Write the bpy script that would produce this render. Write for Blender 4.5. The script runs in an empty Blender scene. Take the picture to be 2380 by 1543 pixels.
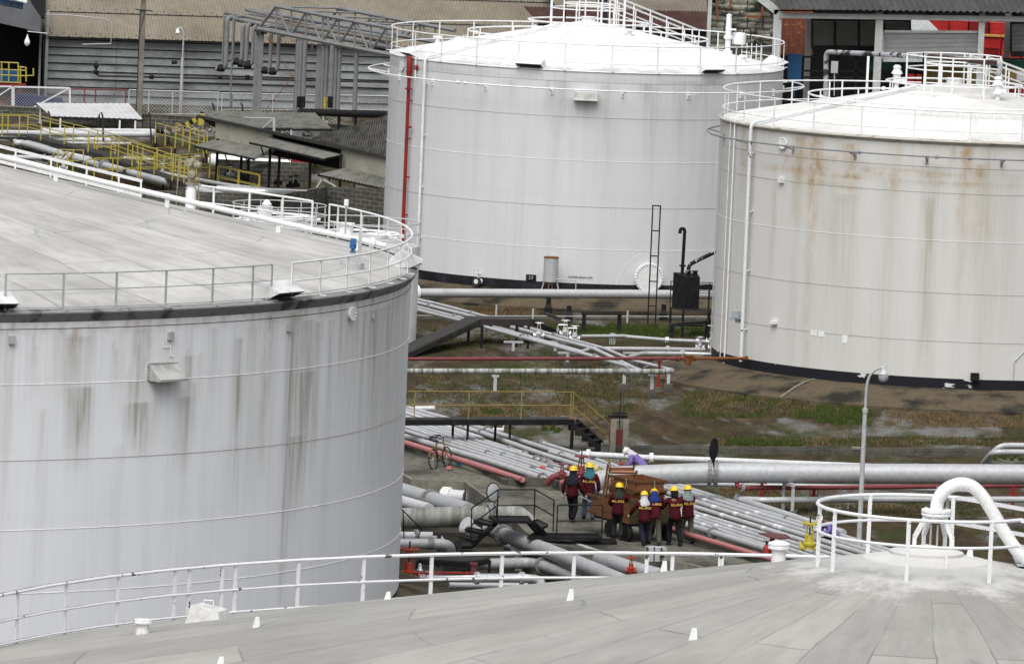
import bpy, math, random
import numpy as np
from mathutils import Vector as V, Matrix
random.seed(7); PI = math.pi; SC = bpy.context.scene; COL = SC.collection
# ---------------------------------------------------------------- camera, sky, sun, exposure
F, PITCH, ROLL, H = 17448., .09374, .042213, 27.93      # focal length in pixels of a 2380 wide picture
cp, sp, cr, sr = math.cos(PITCH), math.sin(PITCH), math.cos(ROLL), math.sin(ROLL)
FW = V((0, cp, -sp)); RT = V((1, 0, 0))*cr+V((0, sp, cp))*sr; UP = V((0, sp, cp))*cr-V((1, 0, 0))*sr
CAM = V((0, 0, H))
cd = bpy.data.cameras.new('camera'); co = bpy.data.objects.new('camera', cd); COL.objects.link(co); SC.camera = co
co.matrix_world = Matrix((RT, UP, -FW)).transposed().to_4x4(); co.location = CAM
cd.sensor_width = 36; cd.lens = F/2380*36; cd.clip_start = 1; cd.clip_end = 3000
wd = bpy.data.worlds.new('World'); SC.world = wd; wd.use_nodes = True
nt = wd.node_tree; bg = nt.nodes['Background']
sky = nt.nodes.new('ShaderNodeTexSky'); sky.sky_type = 'NISHITA'; sky.sun_disc = False
sky.sun_elevation = math.radians(57); sky.sun_rotation = math.radians(192); sky.dust_density = 5; sky.ozone_density = 1.0; sky.air_density = 1.0
hs = nt.nodes.new('ShaderNodeHueSaturation'); hs.inputs['Saturation'].default_value = .22
nt.links.new(sky.outputs[0], hs.inputs['Color']); nt.links.new(hs.outputs[0], bg.inputs[0]); bg.inputs[1].default_value = .125
sd = bpy.data.lights.new('sun', 'SUN'); sd.energy = 1.5; sd.angle = math.radians(60); sd.color = (1, .985, .95)
so = bpy.data.objects.new('sun', sd); COL.objects.link(so); so.rotation_euler = (math.radians(31), 0, math.radians(-14))
SC.view_settings.view_transform = 'Standard'; SC.view_settings.look = 'None'; SC.view_settings.gamma = 1; SC.view_settings.exposure = 0.3

# ---------------------------------------------------------------- helpers
def ray(x, y): return FW+RT*((x-1190)/F)-UP*((y-771.5)/F)
def G(x, y, h=0.):                                        # the spot at height h seen at picture point x, y
    d = ray(x, y); return CAM+d*((h-H)/d.z)
def D(x, y, Y):                                           # the spot at distance Y
    d = ray(x, y); return CAM+d*(Y/d.y)
def pr(P):
    q = V(P)-CAM; d = q.dot(FW); return 1190+F*q.dot(RT)/d, 771.5-F*q.dot(UP)/d
ZN = {1: (0, 0, .25684), 2: (441.5, 0, .25684), 3: (0, 203.8, .25684), 4: (407.5, 237.7, .25684), 5: (883, 0, .25684), 6: (1358.4, 0, .25684),
      7: (1768.7, 0, .25684), 8: (916.9, 577.3, .25684), 9: (1358.4, 577.3, .25684), 10: (916.9, 916.9, .1855), 11: (1256.5, 984.9, .17167),
      12: (883, 1120.7, .22888), 13: (1358.4, 1154.7, .25684), 14: (1833.9, 1018.8, .22945), 15: (0, 597.7, .40055), 16: (1596, 271.7, .46217)}
def q(z, x, y): a = ZN[z]; return a[0]+x*a[2], a[1]+y*a[2]

class MB:
    def __init__(s): s.v = []; s.f = []; s.m = []; s.cur = 0
    def add(s, vs, fs):
        b = len(s.v); s.v += [tuple(v) for v in vs]; s.f += [tuple(b+i for i in f) for f in fs]; s.m += [s.cur]*len(fs)
    def hexa(s, p): s.add(p, [(0, 3, 2, 1), (4, 5, 6, 7), (0, 1, 5, 4), (1, 2, 6, 5), (2, 3, 7, 6), (3, 0, 4, 7)])
    def box(s, c, sz, rz=0, R=None):
        c = V(c); x, y, z = [a/2 for a in sz]; R = R or Matrix.Rotation(rz, 3, 'Z')
        s.hexa([c+R@V(p) for p in ((-x, -y, -z), (x, -y, -z), (x, y, -z), (-x, y, -z), (-x, -y, z), (x, -y, z), (x, y, z), (-x, y, z))])
    def bar(s, a, b, w, h=None, up=(0, 0, 1)):
        a, b = V(a), V(b); h = h or w; d = (b-a).normalized(); up = V(up)
        if abs(d.dot(up)) > .98: up = V((0, 1, 0))
        r = d.cross(up).normalized()*w/2; u = r.cross(d).normalized()*h/2
        s.hexa([a-r-u, a+r-u, b+r-u, b-r-u, a-r+u, a+r+u, b+r+u, b-r+u])
    def tube(s, pts, r, n=8, closed=False, caps=True):
        pts = [V(p) for p in pts]; k = len(pts); rs = r if isinstance(r, (list, tuple)) else [r]*k
        t0 = (pts[1]-pts[0]).normalized(); u = t0.cross(V((0, 0, 1)));
        if u.length < .05: u = t0.cross(V((1, 0, 0)))
        u.normalize(); vs = []
        for i, p in enumerate(pts):
            if closed: t = (pts[(i+1) % k]-pts[i-1])
            else: t = pts[min(i+1, k-1)]-pts[max(i-1, 0)]
            t.normalize(); u = (u-t*u.dot(t)).normalized(); w = t.cross(u)
            vs += [p+(u*math.cos(a)+w*math.sin(a))*rs[i] for a in [2*PI*j/n for j in range(n)]]
        fs = []
        for i in range(k if closed else k-1):
            for j in range(n):
                a = i*n+j; b = i*n+(j+1) % n; c = ((i+1) % k)*n
                fs.append((a, b, c+(j+1) % n, c+j))
        if caps and not closed: fs += [tuple(range(n))[::-1], tuple((k-1)*n+j for j in range(n))]
        s.add(vs, fs)
    def cyl(s, a, b, r, n=12): s.tube([a, b], r, n)
    def lathe(s, prof, c=(0, 0, 0), n=16, axis=None):       # prof: (r, z)
        c = V(c); R = axis.to_track_quat('Z', 'Y').to_matrix() if axis else Matrix.Identity(3)
        vs = [c+R@V((r*math.cos(2*PI*j/n), r*math.sin(2*PI*j/n), z)) for r, z in prof for j in range(n)]
        fs = [(i*n+j, i*n+(j+1) % n, (i+1)*n+(j+1) % n, (i+1)*n+j) for i in range(len(prof)-1) for j in range(n)]
        if prof[0][0] > 1e-4: fs.append(tuple(range(n))[::-1])
        if prof[-1][0] > 1e-4: fs.append(tuple((len(prof)-1)*n+j for j in range(n)))
        s.add(vs, fs)
    def quad(s, *p): s.add(p, [tuple(range(len(p)))])
    def slab(s, p, t):                                     # polygon p given a thickness t along its normal
        p = [V(a) for a in p]; nn = (p[1]-p[0]).cross(p[2]-p[0]).normalized()*t; k = len(p)
        s.add(p+[a+nn for a in p], [tuple(range(k))[::-1], tuple(range(k, 2*k))]+[(i, (i+1) % k, (i+1) % k+k, i+k) for i in range(k)])
    def corr(s, a, b, c, d, pitch=.25, amp=.035, t=0):       # corrugated sheet a-b (across the waves), a-d along them
        a, b, c, d = V(a), V(b), V(c), V(d); L = (b-a).length; n = max(4, int(L/pitch*4)); nn = (b-a).cross(d-a).normalized(); vs = []
        for i in range(n+1):
            o = nn*amp*math.cos(i*PI/2); f = i/n
            vs += [a.lerp(b, f)+o, d.lerp(c, f)+o]
        s.add(vs, [(2*i, 2*i+2, 2*i+3, 2*i+1) for i in range(n)])
    def build(s, name, mat, parent=None, smooth=False, loc=None):
        me = bpy.data.meshes.new(name)
        vs = s.v
        if loc is None and parent is None and vs:
            a = np.array(vs); loc = V(((a[:, 0].min()+a[:, 0].max())/2, (a[:, 1].min()+a[:, 1].max())/2, a[:, 2].min()))
        off = V(loc) if loc is not None else (parent.matrix_world.translation if parent else V((0, 0, 0)))
        vs = (np.array(vs, dtype=float).reshape(-1, 3)-np.array(off)).tolist()
        me.from_pydata(vs, [], s.f); mats = mat if isinstance(mat, (list, tuple)) else [mat]
        for m in mats: me.materials.append(m)
        if len(mats) > 1: me.polygons.foreach_set('material_index', s.m)
        if smooth: me.polygons.foreach_set('use_smooth', [True]*len(s.f)); me.set_sharp_from_angle(angle=math.radians(38))
        me.update(); o = bpy.data.objects.new(name, me); COL.objects.link(o)
        if parent:
            o.parent = parent; o.location = off-parent.matrix_world.translation
            o.matrix_world = Matrix.Translation(off)
        else: o.location = off; o.matrix_world = Matrix.Translation(off)
        return o
def tag(o, label=None, cat=None, group=None, kind=None):
    for k, v in (('label', label), ('category', cat), ('group', group), ('kind', kind)):
        if v: o[k] = v
    return o
def empty(name, loc, label=None, cat=None, group=None):
    o = bpy.data.objects.new(name, None); COL.objects.link(o); o.location = V(loc); o.matrix_world = Matrix.Translation(V(loc)); o.empty_display_size = .3
    return tag(o, label, cat, group)
def bend(pts, rad, n=5):                                   # round the corners of a path
    pts = [V(p) for p in pts]; out = [pts[0]]
    for i in range(1, len(pts)-1):
        a, b, c = pts[i-1], pts[i], pts[i+1]; u = (a-b); v = (c-b); r = min(rad, u.length*.48, v.length*.48)
        u = u.normalized()*r; v = v.normalized()*r
        for k in range(n+1):
            t = k/n; out.append((b+u)*(1-t)**2+b*2*t*(1-t)+(b+v)*t*t)
    return out+[pts[-1]]
def circ(c, r, z, a0=0, a1=2*PI, n=72): return [V((c[0]+r*math.sin(a), c[1]-r*math.cos(a), z)) for a in [a0+(a1-a0)*i/n for i in range(n+(abs(a1-a0-2*PI) > 1e-6))]]

# ---------------------------------------------------------------- materials
def nodes(name):
    m = bpy.data.materials.new(name); m.use_nodes = True; t = m.node_tree; return m, t, t.nodes['Principled BSDF']
def N(t, typ, **kw):
    n = t.nodes.new(typ)
    for k, v in kw.items():
        if k in n.inputs: n.inputs[k].default_value = v
        else: setattr(n, k, v)
    return n
def ramp(t, src, a, b, lo=0., hi=1.):
    n = N(t, 'ShaderNodeMapRange', **{'From Min': a, 'From Max': b, 'To Min': lo, 'To Max': hi}); t.links.new(src, n.inputs['Value']); return n.outputs[0]
def mixc(t, fac, a, b, mode='MIX'):
    n = N(t, 'ShaderNodeMix', data_type='RGBA', blend_type=mode)
    if isinstance(fac, float): n.inputs[0].default_value = fac
    else: t.links.new(fac, n.inputs[0])
    for i, c in ((6, a), (7, b)):
        if isinstance(c, (tuple, list)): n.inputs[i].default_value = (*c, 1)
        else: t.links.new(c, n.inputs[i])
    return n.outputs[2]
def tex(t, scale, detail=4., stretch=(1, 1, 1), coord='Object', rough=.55, dist=0.):
    tc = N(t, 'ShaderNodeTexCoord'); mp = N(t, 'ShaderNodeMapping'); mp.inputs['Scale'].default_value = stretch
    t.links.new(tc.outputs[coord], mp.inputs[0]); n = N(t, 'ShaderNodeTexNoise', Scale=scale, Detail=detail, Roughness=rough, Distortion=dist)
    t.links.new(mp.outputs[0], n.inputs['Vector']); return n.outputs['Fac']
def paint(name, col, dirt=None, amt=.5, scale=1.5, rough=.55, metal=0., lo=.45, hi=.75, stretch=(1, 1, 1), bump=0., fine=.12):
    m, t, b = nodes(name); dirt = dirt or tuple(c*.5 for c in col)
    f = ramp(t, tex(t, scale, 6., stretch), lo, hi, 0, amt)
    c = mixc(t, f, col, dirt)
    g = ramp(t, tex(t, scale*9, 3., stretch), .3, .7, 1-fine, 1+fine)
    c = mixc(t, 1., c, g, 'MULTIPLY'); t.links.new(c, b.inputs['Base Color'])
    b.inputs['Roughness'].default_value = rough; b.inputs['Metallic'].default_value = metal; b.inputs['Specular IOR Level'].default_value = .5 if max(col) > .3 else (.12 if rough > .65 or max(col) < .1 else .3)
    if bump:
        bn = N(t, 'ShaderNodeBump', Strength=.6, Distance=bump); t.links.new(tex(t, scale*5, 5., stretch), bn.inputs['Height']); t.links.new(bn.outputs[0], b.inputs['Normal'])
    return m
M = dict(
 white=paint('white_paint', (.78, .79, .8), (.5, .49, .46), .5, 3.),
 chip=paint('chipped_white_paint', (.7, .71, .73), (.1, .09, .08), 1., 4.5, lo=.63, hi=.65),
 steel=paint('grey_handrail', (.42, .43, .44), (.2, .2, .2), .5, 3.),
 pipe=paint('silver_pipe_paint', (.45, .46, .475), (.27, .27, .265), .4, 1.3, .45, .15, stretch=(1, 1, 1)),
 pipegreen2=paint('mouldy_huge_pipe', (.36, .36, .345), (.15, .15, .12), .9, 1.2, .55, .1, .42, .62, (3, .6, .6)),
 pipebig=paint('grey_pipe_paint', (.39, .4, .415), (.3, .3, .295), .3, .8, .5, .12),
 pipew=paint('white_lagged_pipe', (.56, .57, .585), (.4, .4, .39), .5, 1.),
 pipegreen=paint('mouldy_pipe_paint', (.4, .41, .4), (.11, .115, .085), .95, 1.4, .6, .05, .42, .6, (5, .5, .5)),
 silver=paint('bright_silver', (.62, .63, .65), (.3, .3, .3), .5, 4., .35, .5),
 flange=paint('flange_steel', (.28, .285, .29), (.1, .095, .085), .8, 5., .6, .2),
 black=paint('black_steel', (.013, .013, .014), (.035, .032, .028), .7, 3., .5),
 dark=paint('dark_steel', (.035, .035, .034), (.08, .07, .06), .6, 2., .7),
 red=paint('red_paint', (.26, .018, .016), (.12, .02, .015), .6, 2., .5),
 maroon=paint('faded_maroon_pipe', (.2, .045, .052), (.1, .035, .03), .7, 2., .6),
 pink=paint('faded_pink_pipe', (.42, .15, .16), (.28, .13, .12), .6, 2., .6),
 orange=paint('orange_paint', (.34, .035, .014), (.18, .03, .015), .5, 5., .5),
 yellow=paint('yellow_paint', (.42, .35, .05), (.25, .2, .05), .5, 2., .5),
 mustard=paint('mustard_paint', (.24, .18, .05), (.12, .09, .04), .6, 2., .6),
 rust=paint('rusty_steel', (.2, .075, .03), (.08, .035, .02), .8, 4., .8),
 conc=paint('weathered_concrete', (.2, .19, .16), (.055, .052, .045), .85, .5, .9, bump=.02, fine=.2),
 concd=paint('mossy_concrete', (.1, .097, .08), (.02, .02, .018), .9, 1.5, .9, bump=.02, fine=.25),
 block=None, cream=paint('cream_cladding', (.36, .35, .29), (.2, .2, .17), .7, .8, .8),
 tin=paint('grey_cement_sheet', (.2, .2, .18), (.07, .07, .06), .85, .7, .9, fine=.2),
 lighttin=paint('light_metal_sheet', (.5, .51, .52), (.33, .3, .27), .6, 1.2, .5),
 beige=None, tan=paint('tan_roofing', (.41, .34, .26), (.28, .225, .165), .7, .35, .85),
 wood=paint('crate_plywood', (.2, .085, .04), (.1, .045, .025), .7, 2.5, .7, stretch=(1, 1, 4)),
 woodd=paint('crate_batten', (.13, .06, .032), (.06, .03, .02), .7, 3., .7),
 olive=paint('instrument_grey_green', (.27, .25, .18), (.12, .1, .07), .7, 4., .6),
 blue=paint('blue_paint', (.03, .12, .3), (.02, .06, .15), .5, 4., .5),
 glass=paint('blue_glass', (.05, .07, .1), (.02, .03, .05), .5, 2., .1),
 pinkred=paint('pink_red_band', (.5, .08, .09), (.4, .07, .07), .5, 3.),
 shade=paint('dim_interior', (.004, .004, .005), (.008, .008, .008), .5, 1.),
)
def stained(name, col, grime=(.13, .125, .11), rust=(.3, .17, .07), dark=(.03, .03, .032), rough=.5, plates=None, pale=None):
    m, t, b = nodes(name)
    at = N(t, 'ShaderNodeAttribute', attribute_name='stain'); sp_ = N(t, 'ShaderNodeSeparateColor'); t.links.new(at.outputs['Color'], sp_.inputs[0])
    base = mixc(t, ramp(t, tex(t, .5, 5., (1, .35, 1), 'UV'), .4, .75, 0, .3), col, tuple(c*.86 for c in col))
    st = tex(t, 7., 5., (1, .045, 1), 'UV', .65)
    base = mixc(t, ramp(t, st, .45, .75, 0, .1), base, grime)
    if plates:
        tc = N(t, 'ShaderNodeTexCoord'); br = N(t, 'ShaderNodeTexBrick'); t.links.new(tc.outputs['UV'], br.inputs['Vector'])
        for k, v in dict(Scale=1., **{'Mortar Size': .012, 'Mortar Smooth': .5, 'Brick Width': plates[0], 'Row Height': plates[1]}).items(): br.inputs[k].default_value = v
        base = mixc(t, ramp(t, br.outputs['Fac'], 0, 1, 0, plates[2]), base, grime)
    gm = ramp(t, st, .3, .62, .25, 1.15)
    def mul(a, bb, mode='MULTIPLY'):
        n = N(t, 'ShaderNodeMath', operation=mode, use_clamp=True)
        for i, x in enumerate((a, bb)):
            if isinstance(x, float): n.inputs[i].default_value = x
            else: t.links.new(x, n.inputs[i])
        return n.outputs[0]
    base = mixc(t, mul(sp_.outputs[0], gm), base, grime)
    blot = ramp(t, tex(t, 3., 6., (1, .5, 1), 'UV', .7), .35, .6, .2, 1.1)
    base = mixc(t, mul(sp_.outputs[1], blot), base, rust)
    pk = tex(t, 5., 5., (.5, 1, 1), 'UV', .6)
    base = mixc(t, ramp(t, mul(pk, sp_.outputs[2], 'ADD'), 1.02, 1.06, 0, 1), base, dark)
    t.links.new(base, b.inputs['Base Color']); b.inputs['Roughness'].default_value = rough
    bn = N(t, 'ShaderNodeBump', Strength=.35, Distance=.03); t.links.new(tex(t, .9, 3., (1, .6, 1), 'UV'), bn.inputs['Height']); t.links.new(bn.outputs[0], b.inputs['Normal'])
    return m
def roofmat(name, col, dirt, amt, streak, plate=None, line=(.3, .29, .28), rot=0., ln=.6, rough=.65, radial=None, spots=None, rim=None, halo=None):
    m, t, b = nodes(name)
    base = mixc(t, ramp(t, tex(t, .3, 7., rough=.65), .42, .6, 0, amt*.8), col, dirt)
    base = mixc(t, ramp(t, tex(t, 1.3, 7., streak, 'UV', .7), .45, .68, 0, amt), base, dirt)
    base = mixc(t, ramp(t, tex(t, 1.1, 6., (streak[0]*2, streak[1]*1.2, 1), 'UV', .7), .56, .72, 0, amt*.6), base, tuple(min(.85, c*1.3) for c in col))
    if spots: base = mixc(t, ramp(t, tex(t, 1.4, 3., (1, .6, 1)), .7, .73, 0, .6), base, spots[0]); base = mixc(t, ramp(t, tex(t, 2.3, 4., (.5, 1.4, 1)), .73, .75, 0, .7), base, spots[1])
    bump = tex(t, .8, 4.)
    for k, (pw_, ph_, lw_, msz) in enumerate([x for x in (plate and (*plate, ln, .03), radial) if x]):
        tc = N(t, 'ShaderNodeTexCoord'); mp = N(t, 'ShaderNodeMapping'); mp.inputs['Rotation'].default_value = (0, 0, math.radians(90) if radial else rot); t.links.new(tc.outputs['UV' if radial else 'Object'], mp.inputs[0])
        ns = N(t, 'ShaderNodeTexNoise', Scale=.45, Detail=3.); t.links.new(mp.outputs[0], ns.inputs['Vector'])
        av = N(t, 'ShaderNodeMix', data_type='RGBA', blend_type='ADD'); av.inputs[0].default_value = .3; t.links.new(mp.outputs[0], av.inputs[6]); t.links.new(ns.outputs['Color'], av.inputs[7])
        br = N(t, 'ShaderNodeTexBrick'); t.links.new(av.outputs[2], br.inputs['Vector'])
        for kk, v in dict(Scale=1., **{'Mortar Size': msz, 'Mortar Smooth': .9, 'Brick Width': pw_, 'Row Height': ph_}).items(): br.inputs[kk].default_value = v
        fm = N(t, 'ShaderNodeMath', operation='MULTIPLY'); t.links.new(br.outputs['Fac'], fm.inputs[0]); t.links.new(ramp(t, tex(t, .9, 4.), .35, .6, .25, 1), fm.inputs[1])
        br.inputs['Color1'].default_value = (.86, .86, .86, 1); br.inputs['Color2'].default_value = (1.06, 1.06, 1.05, 1); br.inputs['Mortar'].default_value = (1, 1, 1, 1); base = mixc(t, 1., base, br.outputs['Color'], 'MULTIPLY')
        base = mixc(t, ramp(t, fm.outputs[0], 0, 1, 0, lw_), base, line)
    if rim or halo:
        tc = N(t, 'ShaderNodeTexCoord'); ln_ = N(t, 'ShaderNodeVectorMath', operation='LENGTH'); mp = N(t, 'ShaderNodeMapping'); mp.inputs['Scale'].default_value = (1, 1, 0); t.links.new(tc.outputs['Object'], mp.inputs[0]); t.links.new(mp.outputs[0], ln_.inputs[0])
        dist = N(t, 'ShaderNodeMath', operation='ADD'); t.links.new(ln_.outputs['Value'], dist.inputs[0]); t.links.new(ramp(t, tex(t, 1.2, 7., rough=.75), .25, .75, -1.6, 1.6), dist.inputs[1])
        if rim: base = mixc(t, ramp(t, dist.outputs[0], rim[0]-rim[1], rim[0]+1.6, 0, .75), base, rim[2])
        if halo: base = mixc(t, ramp(t, dist.outputs[0], halo[0], halo[0]+1.2, halo[1], 0), base, (.66, .66, .655)); base = mixc(t, ramp(t, tex(t, 3.5, 7., (1, .5, 1), rough=.75), .56, .66, 0, .5), base, (.17, .17, .165)) if 0 else base
    t.links.new(base, b.inputs['Base Color']); b.inputs['Roughness'].default_value = rough
    bn = N(t, 'ShaderNodeBump', Strength=.6, Distance=.035); t.links.new(bump, bn.inputs['Height']); t.links.new(bn.outputs[0], b.inputs['Normal'])
    return m

class Tank:
    def __init__(s, name, c, r, zr, zrail, zap, label, zb=.6, zblack=1., pw=1.):
        s.c, s.r, s.zr, s.zrail, s.zap, s.zb, s.zk, s.pw = c, r, zr, zrail, zap, zb, zblack, pw
        s.e = empty(name, (c[0], c[1], 0), label, 'storage tank')
    def P(s, th, z, dr=0., r=None): R = (s.r if r is None else r)+dr; return V((s.c[0]+R*math.sin(th), s.c[1]-R*math.cos(th), z))
    def roofz(s, r): return s.zr+(s.zap-s.zr)*(1-(r/s.r)**s.pw)
    def th_at(s, x, y, z, r=None):                           # angle of the point of the circle nearest picture point
        best = min(((pr(s.P(a, z, 0, r))[0]-x)**2+(pr(s.P(a, z, 0, r))[1]-y)**2, a) for a in [i*PI/360 for i in range(-360, 360)])[1]
        return min(((pr(s.P(a, z, 0, r))[0]-x)**2+(pr(s.P(a, z, 0, r))[1]-y)**2, a) for a in [best+i*PI/7200 for i in range(-20, 21)])[1]
    def hit(s, x, y, dr=0.):                                   # shell spot seen at a picture point -> angle, z
        d = ray(x, y); R = s.r+dr; ox, oy = CAM.x-s.c[0], CAM.y-s.c[1]; a = d.x**2+d.y**2; b = 2*(ox*d.x+oy*d.y); c_ = ox*ox+oy*oy-R*R
        t = (-b-math.sqrt(max(0, b*b-4*a*c_)))/2/a; P = CAM+d*t; return math.atan2(P.x-s.c[0], -(P.y-s.c[1])), P.z
    def shell(s, mats, seams, th0, th1, dth, stainf, dz=.1, seamw=.009):
        ths = list(np.arange(th0, th1+1e-6, dth)); rest = 2*PI-(ths[-1]-ths[0]); k = int(rest/.06)
        ths += [ths[-1]+rest*(i+1)/k for i in range(k)]
        zs = [s.zb, s.zk]+list(np.arange(s.zk+dz, s.zr-dz*.5, dz))+[s.zr]
        zs = np.array(zs); T, Z = np.meshgrid(np.array(ths), zs); n, m = T.shape
        X = s.r*np.sin(T); Y = -s.r*np.cos(T)
        vs = np.stack([X, Y, Z], -1).reshape(-1, 3); fs = []; mi = []
        for i in range(n-1):
            for j in range(m-1): fs.append((i*m+j, i*m+j+1, (i+1)*m+j+1, (i+1)*m+j)); mi.append(1 if i == 0 else 0)
        me = bpy.data.meshes.new('shell'); me.from_pydata(vs.tolist(), [], fs)
        st = stainf(T.ravel(), Z.ravel()); ca = me.color_attributes.new('stain', 'FLOAT_COLOR', 'POINT')
        arr = np.ones((len(vs), 4), dtype=np.float32); arr[:, :3] = np.clip(st, 0, 1); ca.data.foreach_set('color', arr.ravel())
        uv = me.uv_layers.new(name='UVMap'); li = np.empty(len(me.loops), dtype=np.int32); me.loops.foreach_get('vertex_index', li)
        uvs = np.stack([T.ravel()*s.r+40, Z.ravel()-s.zk], -1)[li]; uv.data.foreach_set('uv', uvs.astype(np.float32).ravel())
        for mm in mats: me.materials.append(mm)
        me.polygons.foreach_set('material_index', mi); me.polygons.foreach_set('use_smooth', [True]*len(fs)); me.update()
        o = bpy.data.objects.new('shell', me); COL.objects.link(o); o.parent = s.e; o.matrix_world = s.e.matrix_world.copy(); s.sh = o
        for z, mt in seams:
            b = MB(); ring = circ(s.c, s.r+.001, z, 0, 2*PI, 240); k = len(ring); w = seamw
            vs = [p+V((0, 0, dz_)) for dz_ in (-w, w) for p in ring]+[V((s.c[0]+(p.x-s.c[0])*(1+.012/s.r), s.c[1]+(p.y-s.c[1])*(1+.012/s.r), z)) for p in ring]
            b.add(vs, [(i, (i+1) % k, 2*k+(i+1) % k, 2*k+i) for i in range(k)]+[(2*k+i, 2*k+(i+1) % k, k+(i+1) % k, k+i) for i in range(k)])
            b.build('weld_seam', mt, o)
    def roof(s, mat, rin=0., n=144, rows=16, over=0.):
        b = MB(); R = s.r+over; rr = [rin+(R-rin)*i/rows for i in range(rows+1)]
        vs = []; uv = []
        for r in rr:
            for j in range(n+1):
                a = 2*PI*j/n; z = s.roofz(min(r, s.r))-(max(0, r-s.r)*.2); vs.append(s.P(a, z, 0, r)); uv.append((a*9/PI*3, r))
        fs = [(i*(n+1)+j, i*(n+1)+j+1, (i+1)*(n+1)+j+1, (i+1)*(n+1)+j) for i in range(rows) for j in range(n)]
        fs = [f[::-1] for f in fs]
        b.add(vs, fs); o = b.build('roof', mat, s.e, True); me = o.data; l = me.uv_layers.new(name='UVMap')
        li = np.empty(len(me.loops), dtype=np.int32); me.loops.foreach_get('vertex_index', li); l.data.foreach_set('uv', np.array(uv, dtype=np.float32)[li].ravel())
        s.rf = o; return o
    def rail(s, mat, a0, a1, fr, posts, rt=.028, low=(), n=90, post=.05, flat=True, br=True, rr=None, zt=None, zb=None):
        R = (s.r-.02) if rr is None else rr; zt = zt or s.zrail; zb0 = zb if zb is not None else s.zr; full = abs(a1-a0-2*PI) < 1e-4
        b = MB()
        for i, f in enumerate((1,)+tuple(fr)):
            pts = circ(s.c, R, zb0+(zt-zb0)*f, a0, a1, n)
            b.tube(pts, rt if i == 0 else rt*.72, 6, closed=full)
        o = b.build('railing', mat, s.e, True)
        for a in posts:
            p = MB(); P0 = s.P(a, zb0-.03, 0, R); t_ = V((math.cos(a), math.sin(a), 0)); rad = V((math.sin(a), -math.cos(a), 0))
            top = s.P(a, zt-rt*.5, 0, R)
            p.bar(P0, top, post*1.15, post*.5, up=rad)
            if br: p.bar(P0+V((0, 0, .06))-rad*.02, P0+V((0, 0, .06))+rad*.18+t_*.06, .06, .03)
            p.build('post', mat, o)
        return o
    def ringpipe(s, mat, r, z, rad, posts=12, hp=.3, name='ring_pipe', a0=0, a1=2*PI, out=False, ps=.05, rough=()):
        b = MB(); b.tube(circ(s.c, r, z, a0, a1, 96), rad, 8, closed=abs(a1-a0-2*PI) < 1e-4)
        for a in rough: b.lathe([(rad*1.1, -.06), (rad*2.2, -.05), (rad*2.2, .05), (rad*1.1, .06)], s.P(a, z, 0, r), 8, V((math.cos(a), math.sin(a), 0)))
        for i in range(posts):
            a = a0+(a1-a0)*(i+.5)/posts
            if out: b.bar(s.P(a, z-.02, 0, r), s.P(a, z-.16, 0, s.r), ps, ps); b.bar(s.P(a, z-.3, 0, s.r+.02), s.P(a, z, 0, s.r+.02), ps*2, .03)
            else: b.bar(s.P(a, s.roofz(r)-.02, 0, r), s.P(a, z, 0, r), ps, ps)
        return b.build(name, mat, s.e, True)
def hood(parent, P, out, w=.55, d=.6, h=.3, mat=None, name='vent_hood'):           # roof edge vent: sloping hood open outwards
    P = V(P); out = V((out[0], out[1], 0)).normalized(); sd_ = V((-out.y, out.x, 0)); up = V((0, 0, 1)); mat = mat or M['white']
    b = MB(); A = [P+sd_*s_*w-out*d+up*0 for s_ in (-1, 1)]; B = [P+sd_*s_*w-out*d*.2+up*h*1.05 for s_ in (-1, 1)]; C_ = [P+sd_*s_*w+out*d*.75+up*h*.42 for s_ in (-1, 1)]; E_ = [P+sd_*s_*w+out*d*.5+up*.02 for s_ in (-1, 1)]
    G_ = [P+sd_*s_*w+out*d*.15 for s_ in (-1, 1)]
    b.slab([A[0], A[1], B[1], B[0]], -.02); b.slab([B[0], B[1], C_[1], C_[0]], -.02)
    for i in (0, 1): b.quad(*[p[i] for p in (A, B, C_, G_)])
    o = b.build(name, mat, parent)
    k = MB(); k.quad(C_[0]-up*.06-out*.03, C_[1]-up*.06-out*.03, G_[1]+up*.02, G_[0]+up*.02); k.build('opening', M['shade'], o)
    l = MB()
    for s_ in (-.8, .8): l.box(P+sd_*w*s_-out*d*.1+up*.0, (.05, .3, .08), math.atan2(out.y, out.x)+PI/2)
    l.tube([B[0].lerp(B[1], .4)+up*.0, B[0].lerp(B[1], .4)+up*.08, B[0].lerp(B[1], .6)+up*.08, B[0].lerp(B[1], .6)], .012, 5)
    l.build('handle', mat, o); return o
def manway(parent, P, nrm, r, mat, name='manway', bolts=16, th=.12):
    nrm = V(nrm).normalized(); o = MB(); o.lathe([(r*.8, -.05), (r*.8, th*.5), (r, th*.5), (r, th), (r*.2, th+.012), (0, th+.012)], P, 28, nrm); ob = o.build(name, mat, parent, True)
    R = nrm.to_track_quat('Z', 'Y').to_matrix(); b = MB()
    for i in range(bolts): a = 2*PI*i/bolts; b.lathe([(.022*r/.4+.008, 0), (.022*r/.4+.008, .04), (0, .05)], V(P)+R@V((r*.9*math.cos(a), r*.9*math.sin(a), th)), 6, nrm)
    b.build('bolt', mat, ob); return ob
def flange(mb, P, ax, r, t=.05, n=18):
    ax = V(ax).normalized(); mb.lathe([(r*.5, -t), (r, -t), (r, -t*.15), (r*.9, -t*.1), (r*.9, t*.1), (r, t*.15), (r, t), (r*.5, t)], P, n, ax)
    R = ax.to_track_quat('Z', 'Y').to_matrix(); k = max(8, int(r*40))
    for i in range(k): a = 2*PI*i/k; c = V(P)+R@V((r*.83*math.cos(a), r*.83*math.sin(a), 0)); mb.cyl(c-ax*(t+.022), c+ax*(t+.022), r*.07+.006, 5)
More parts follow.
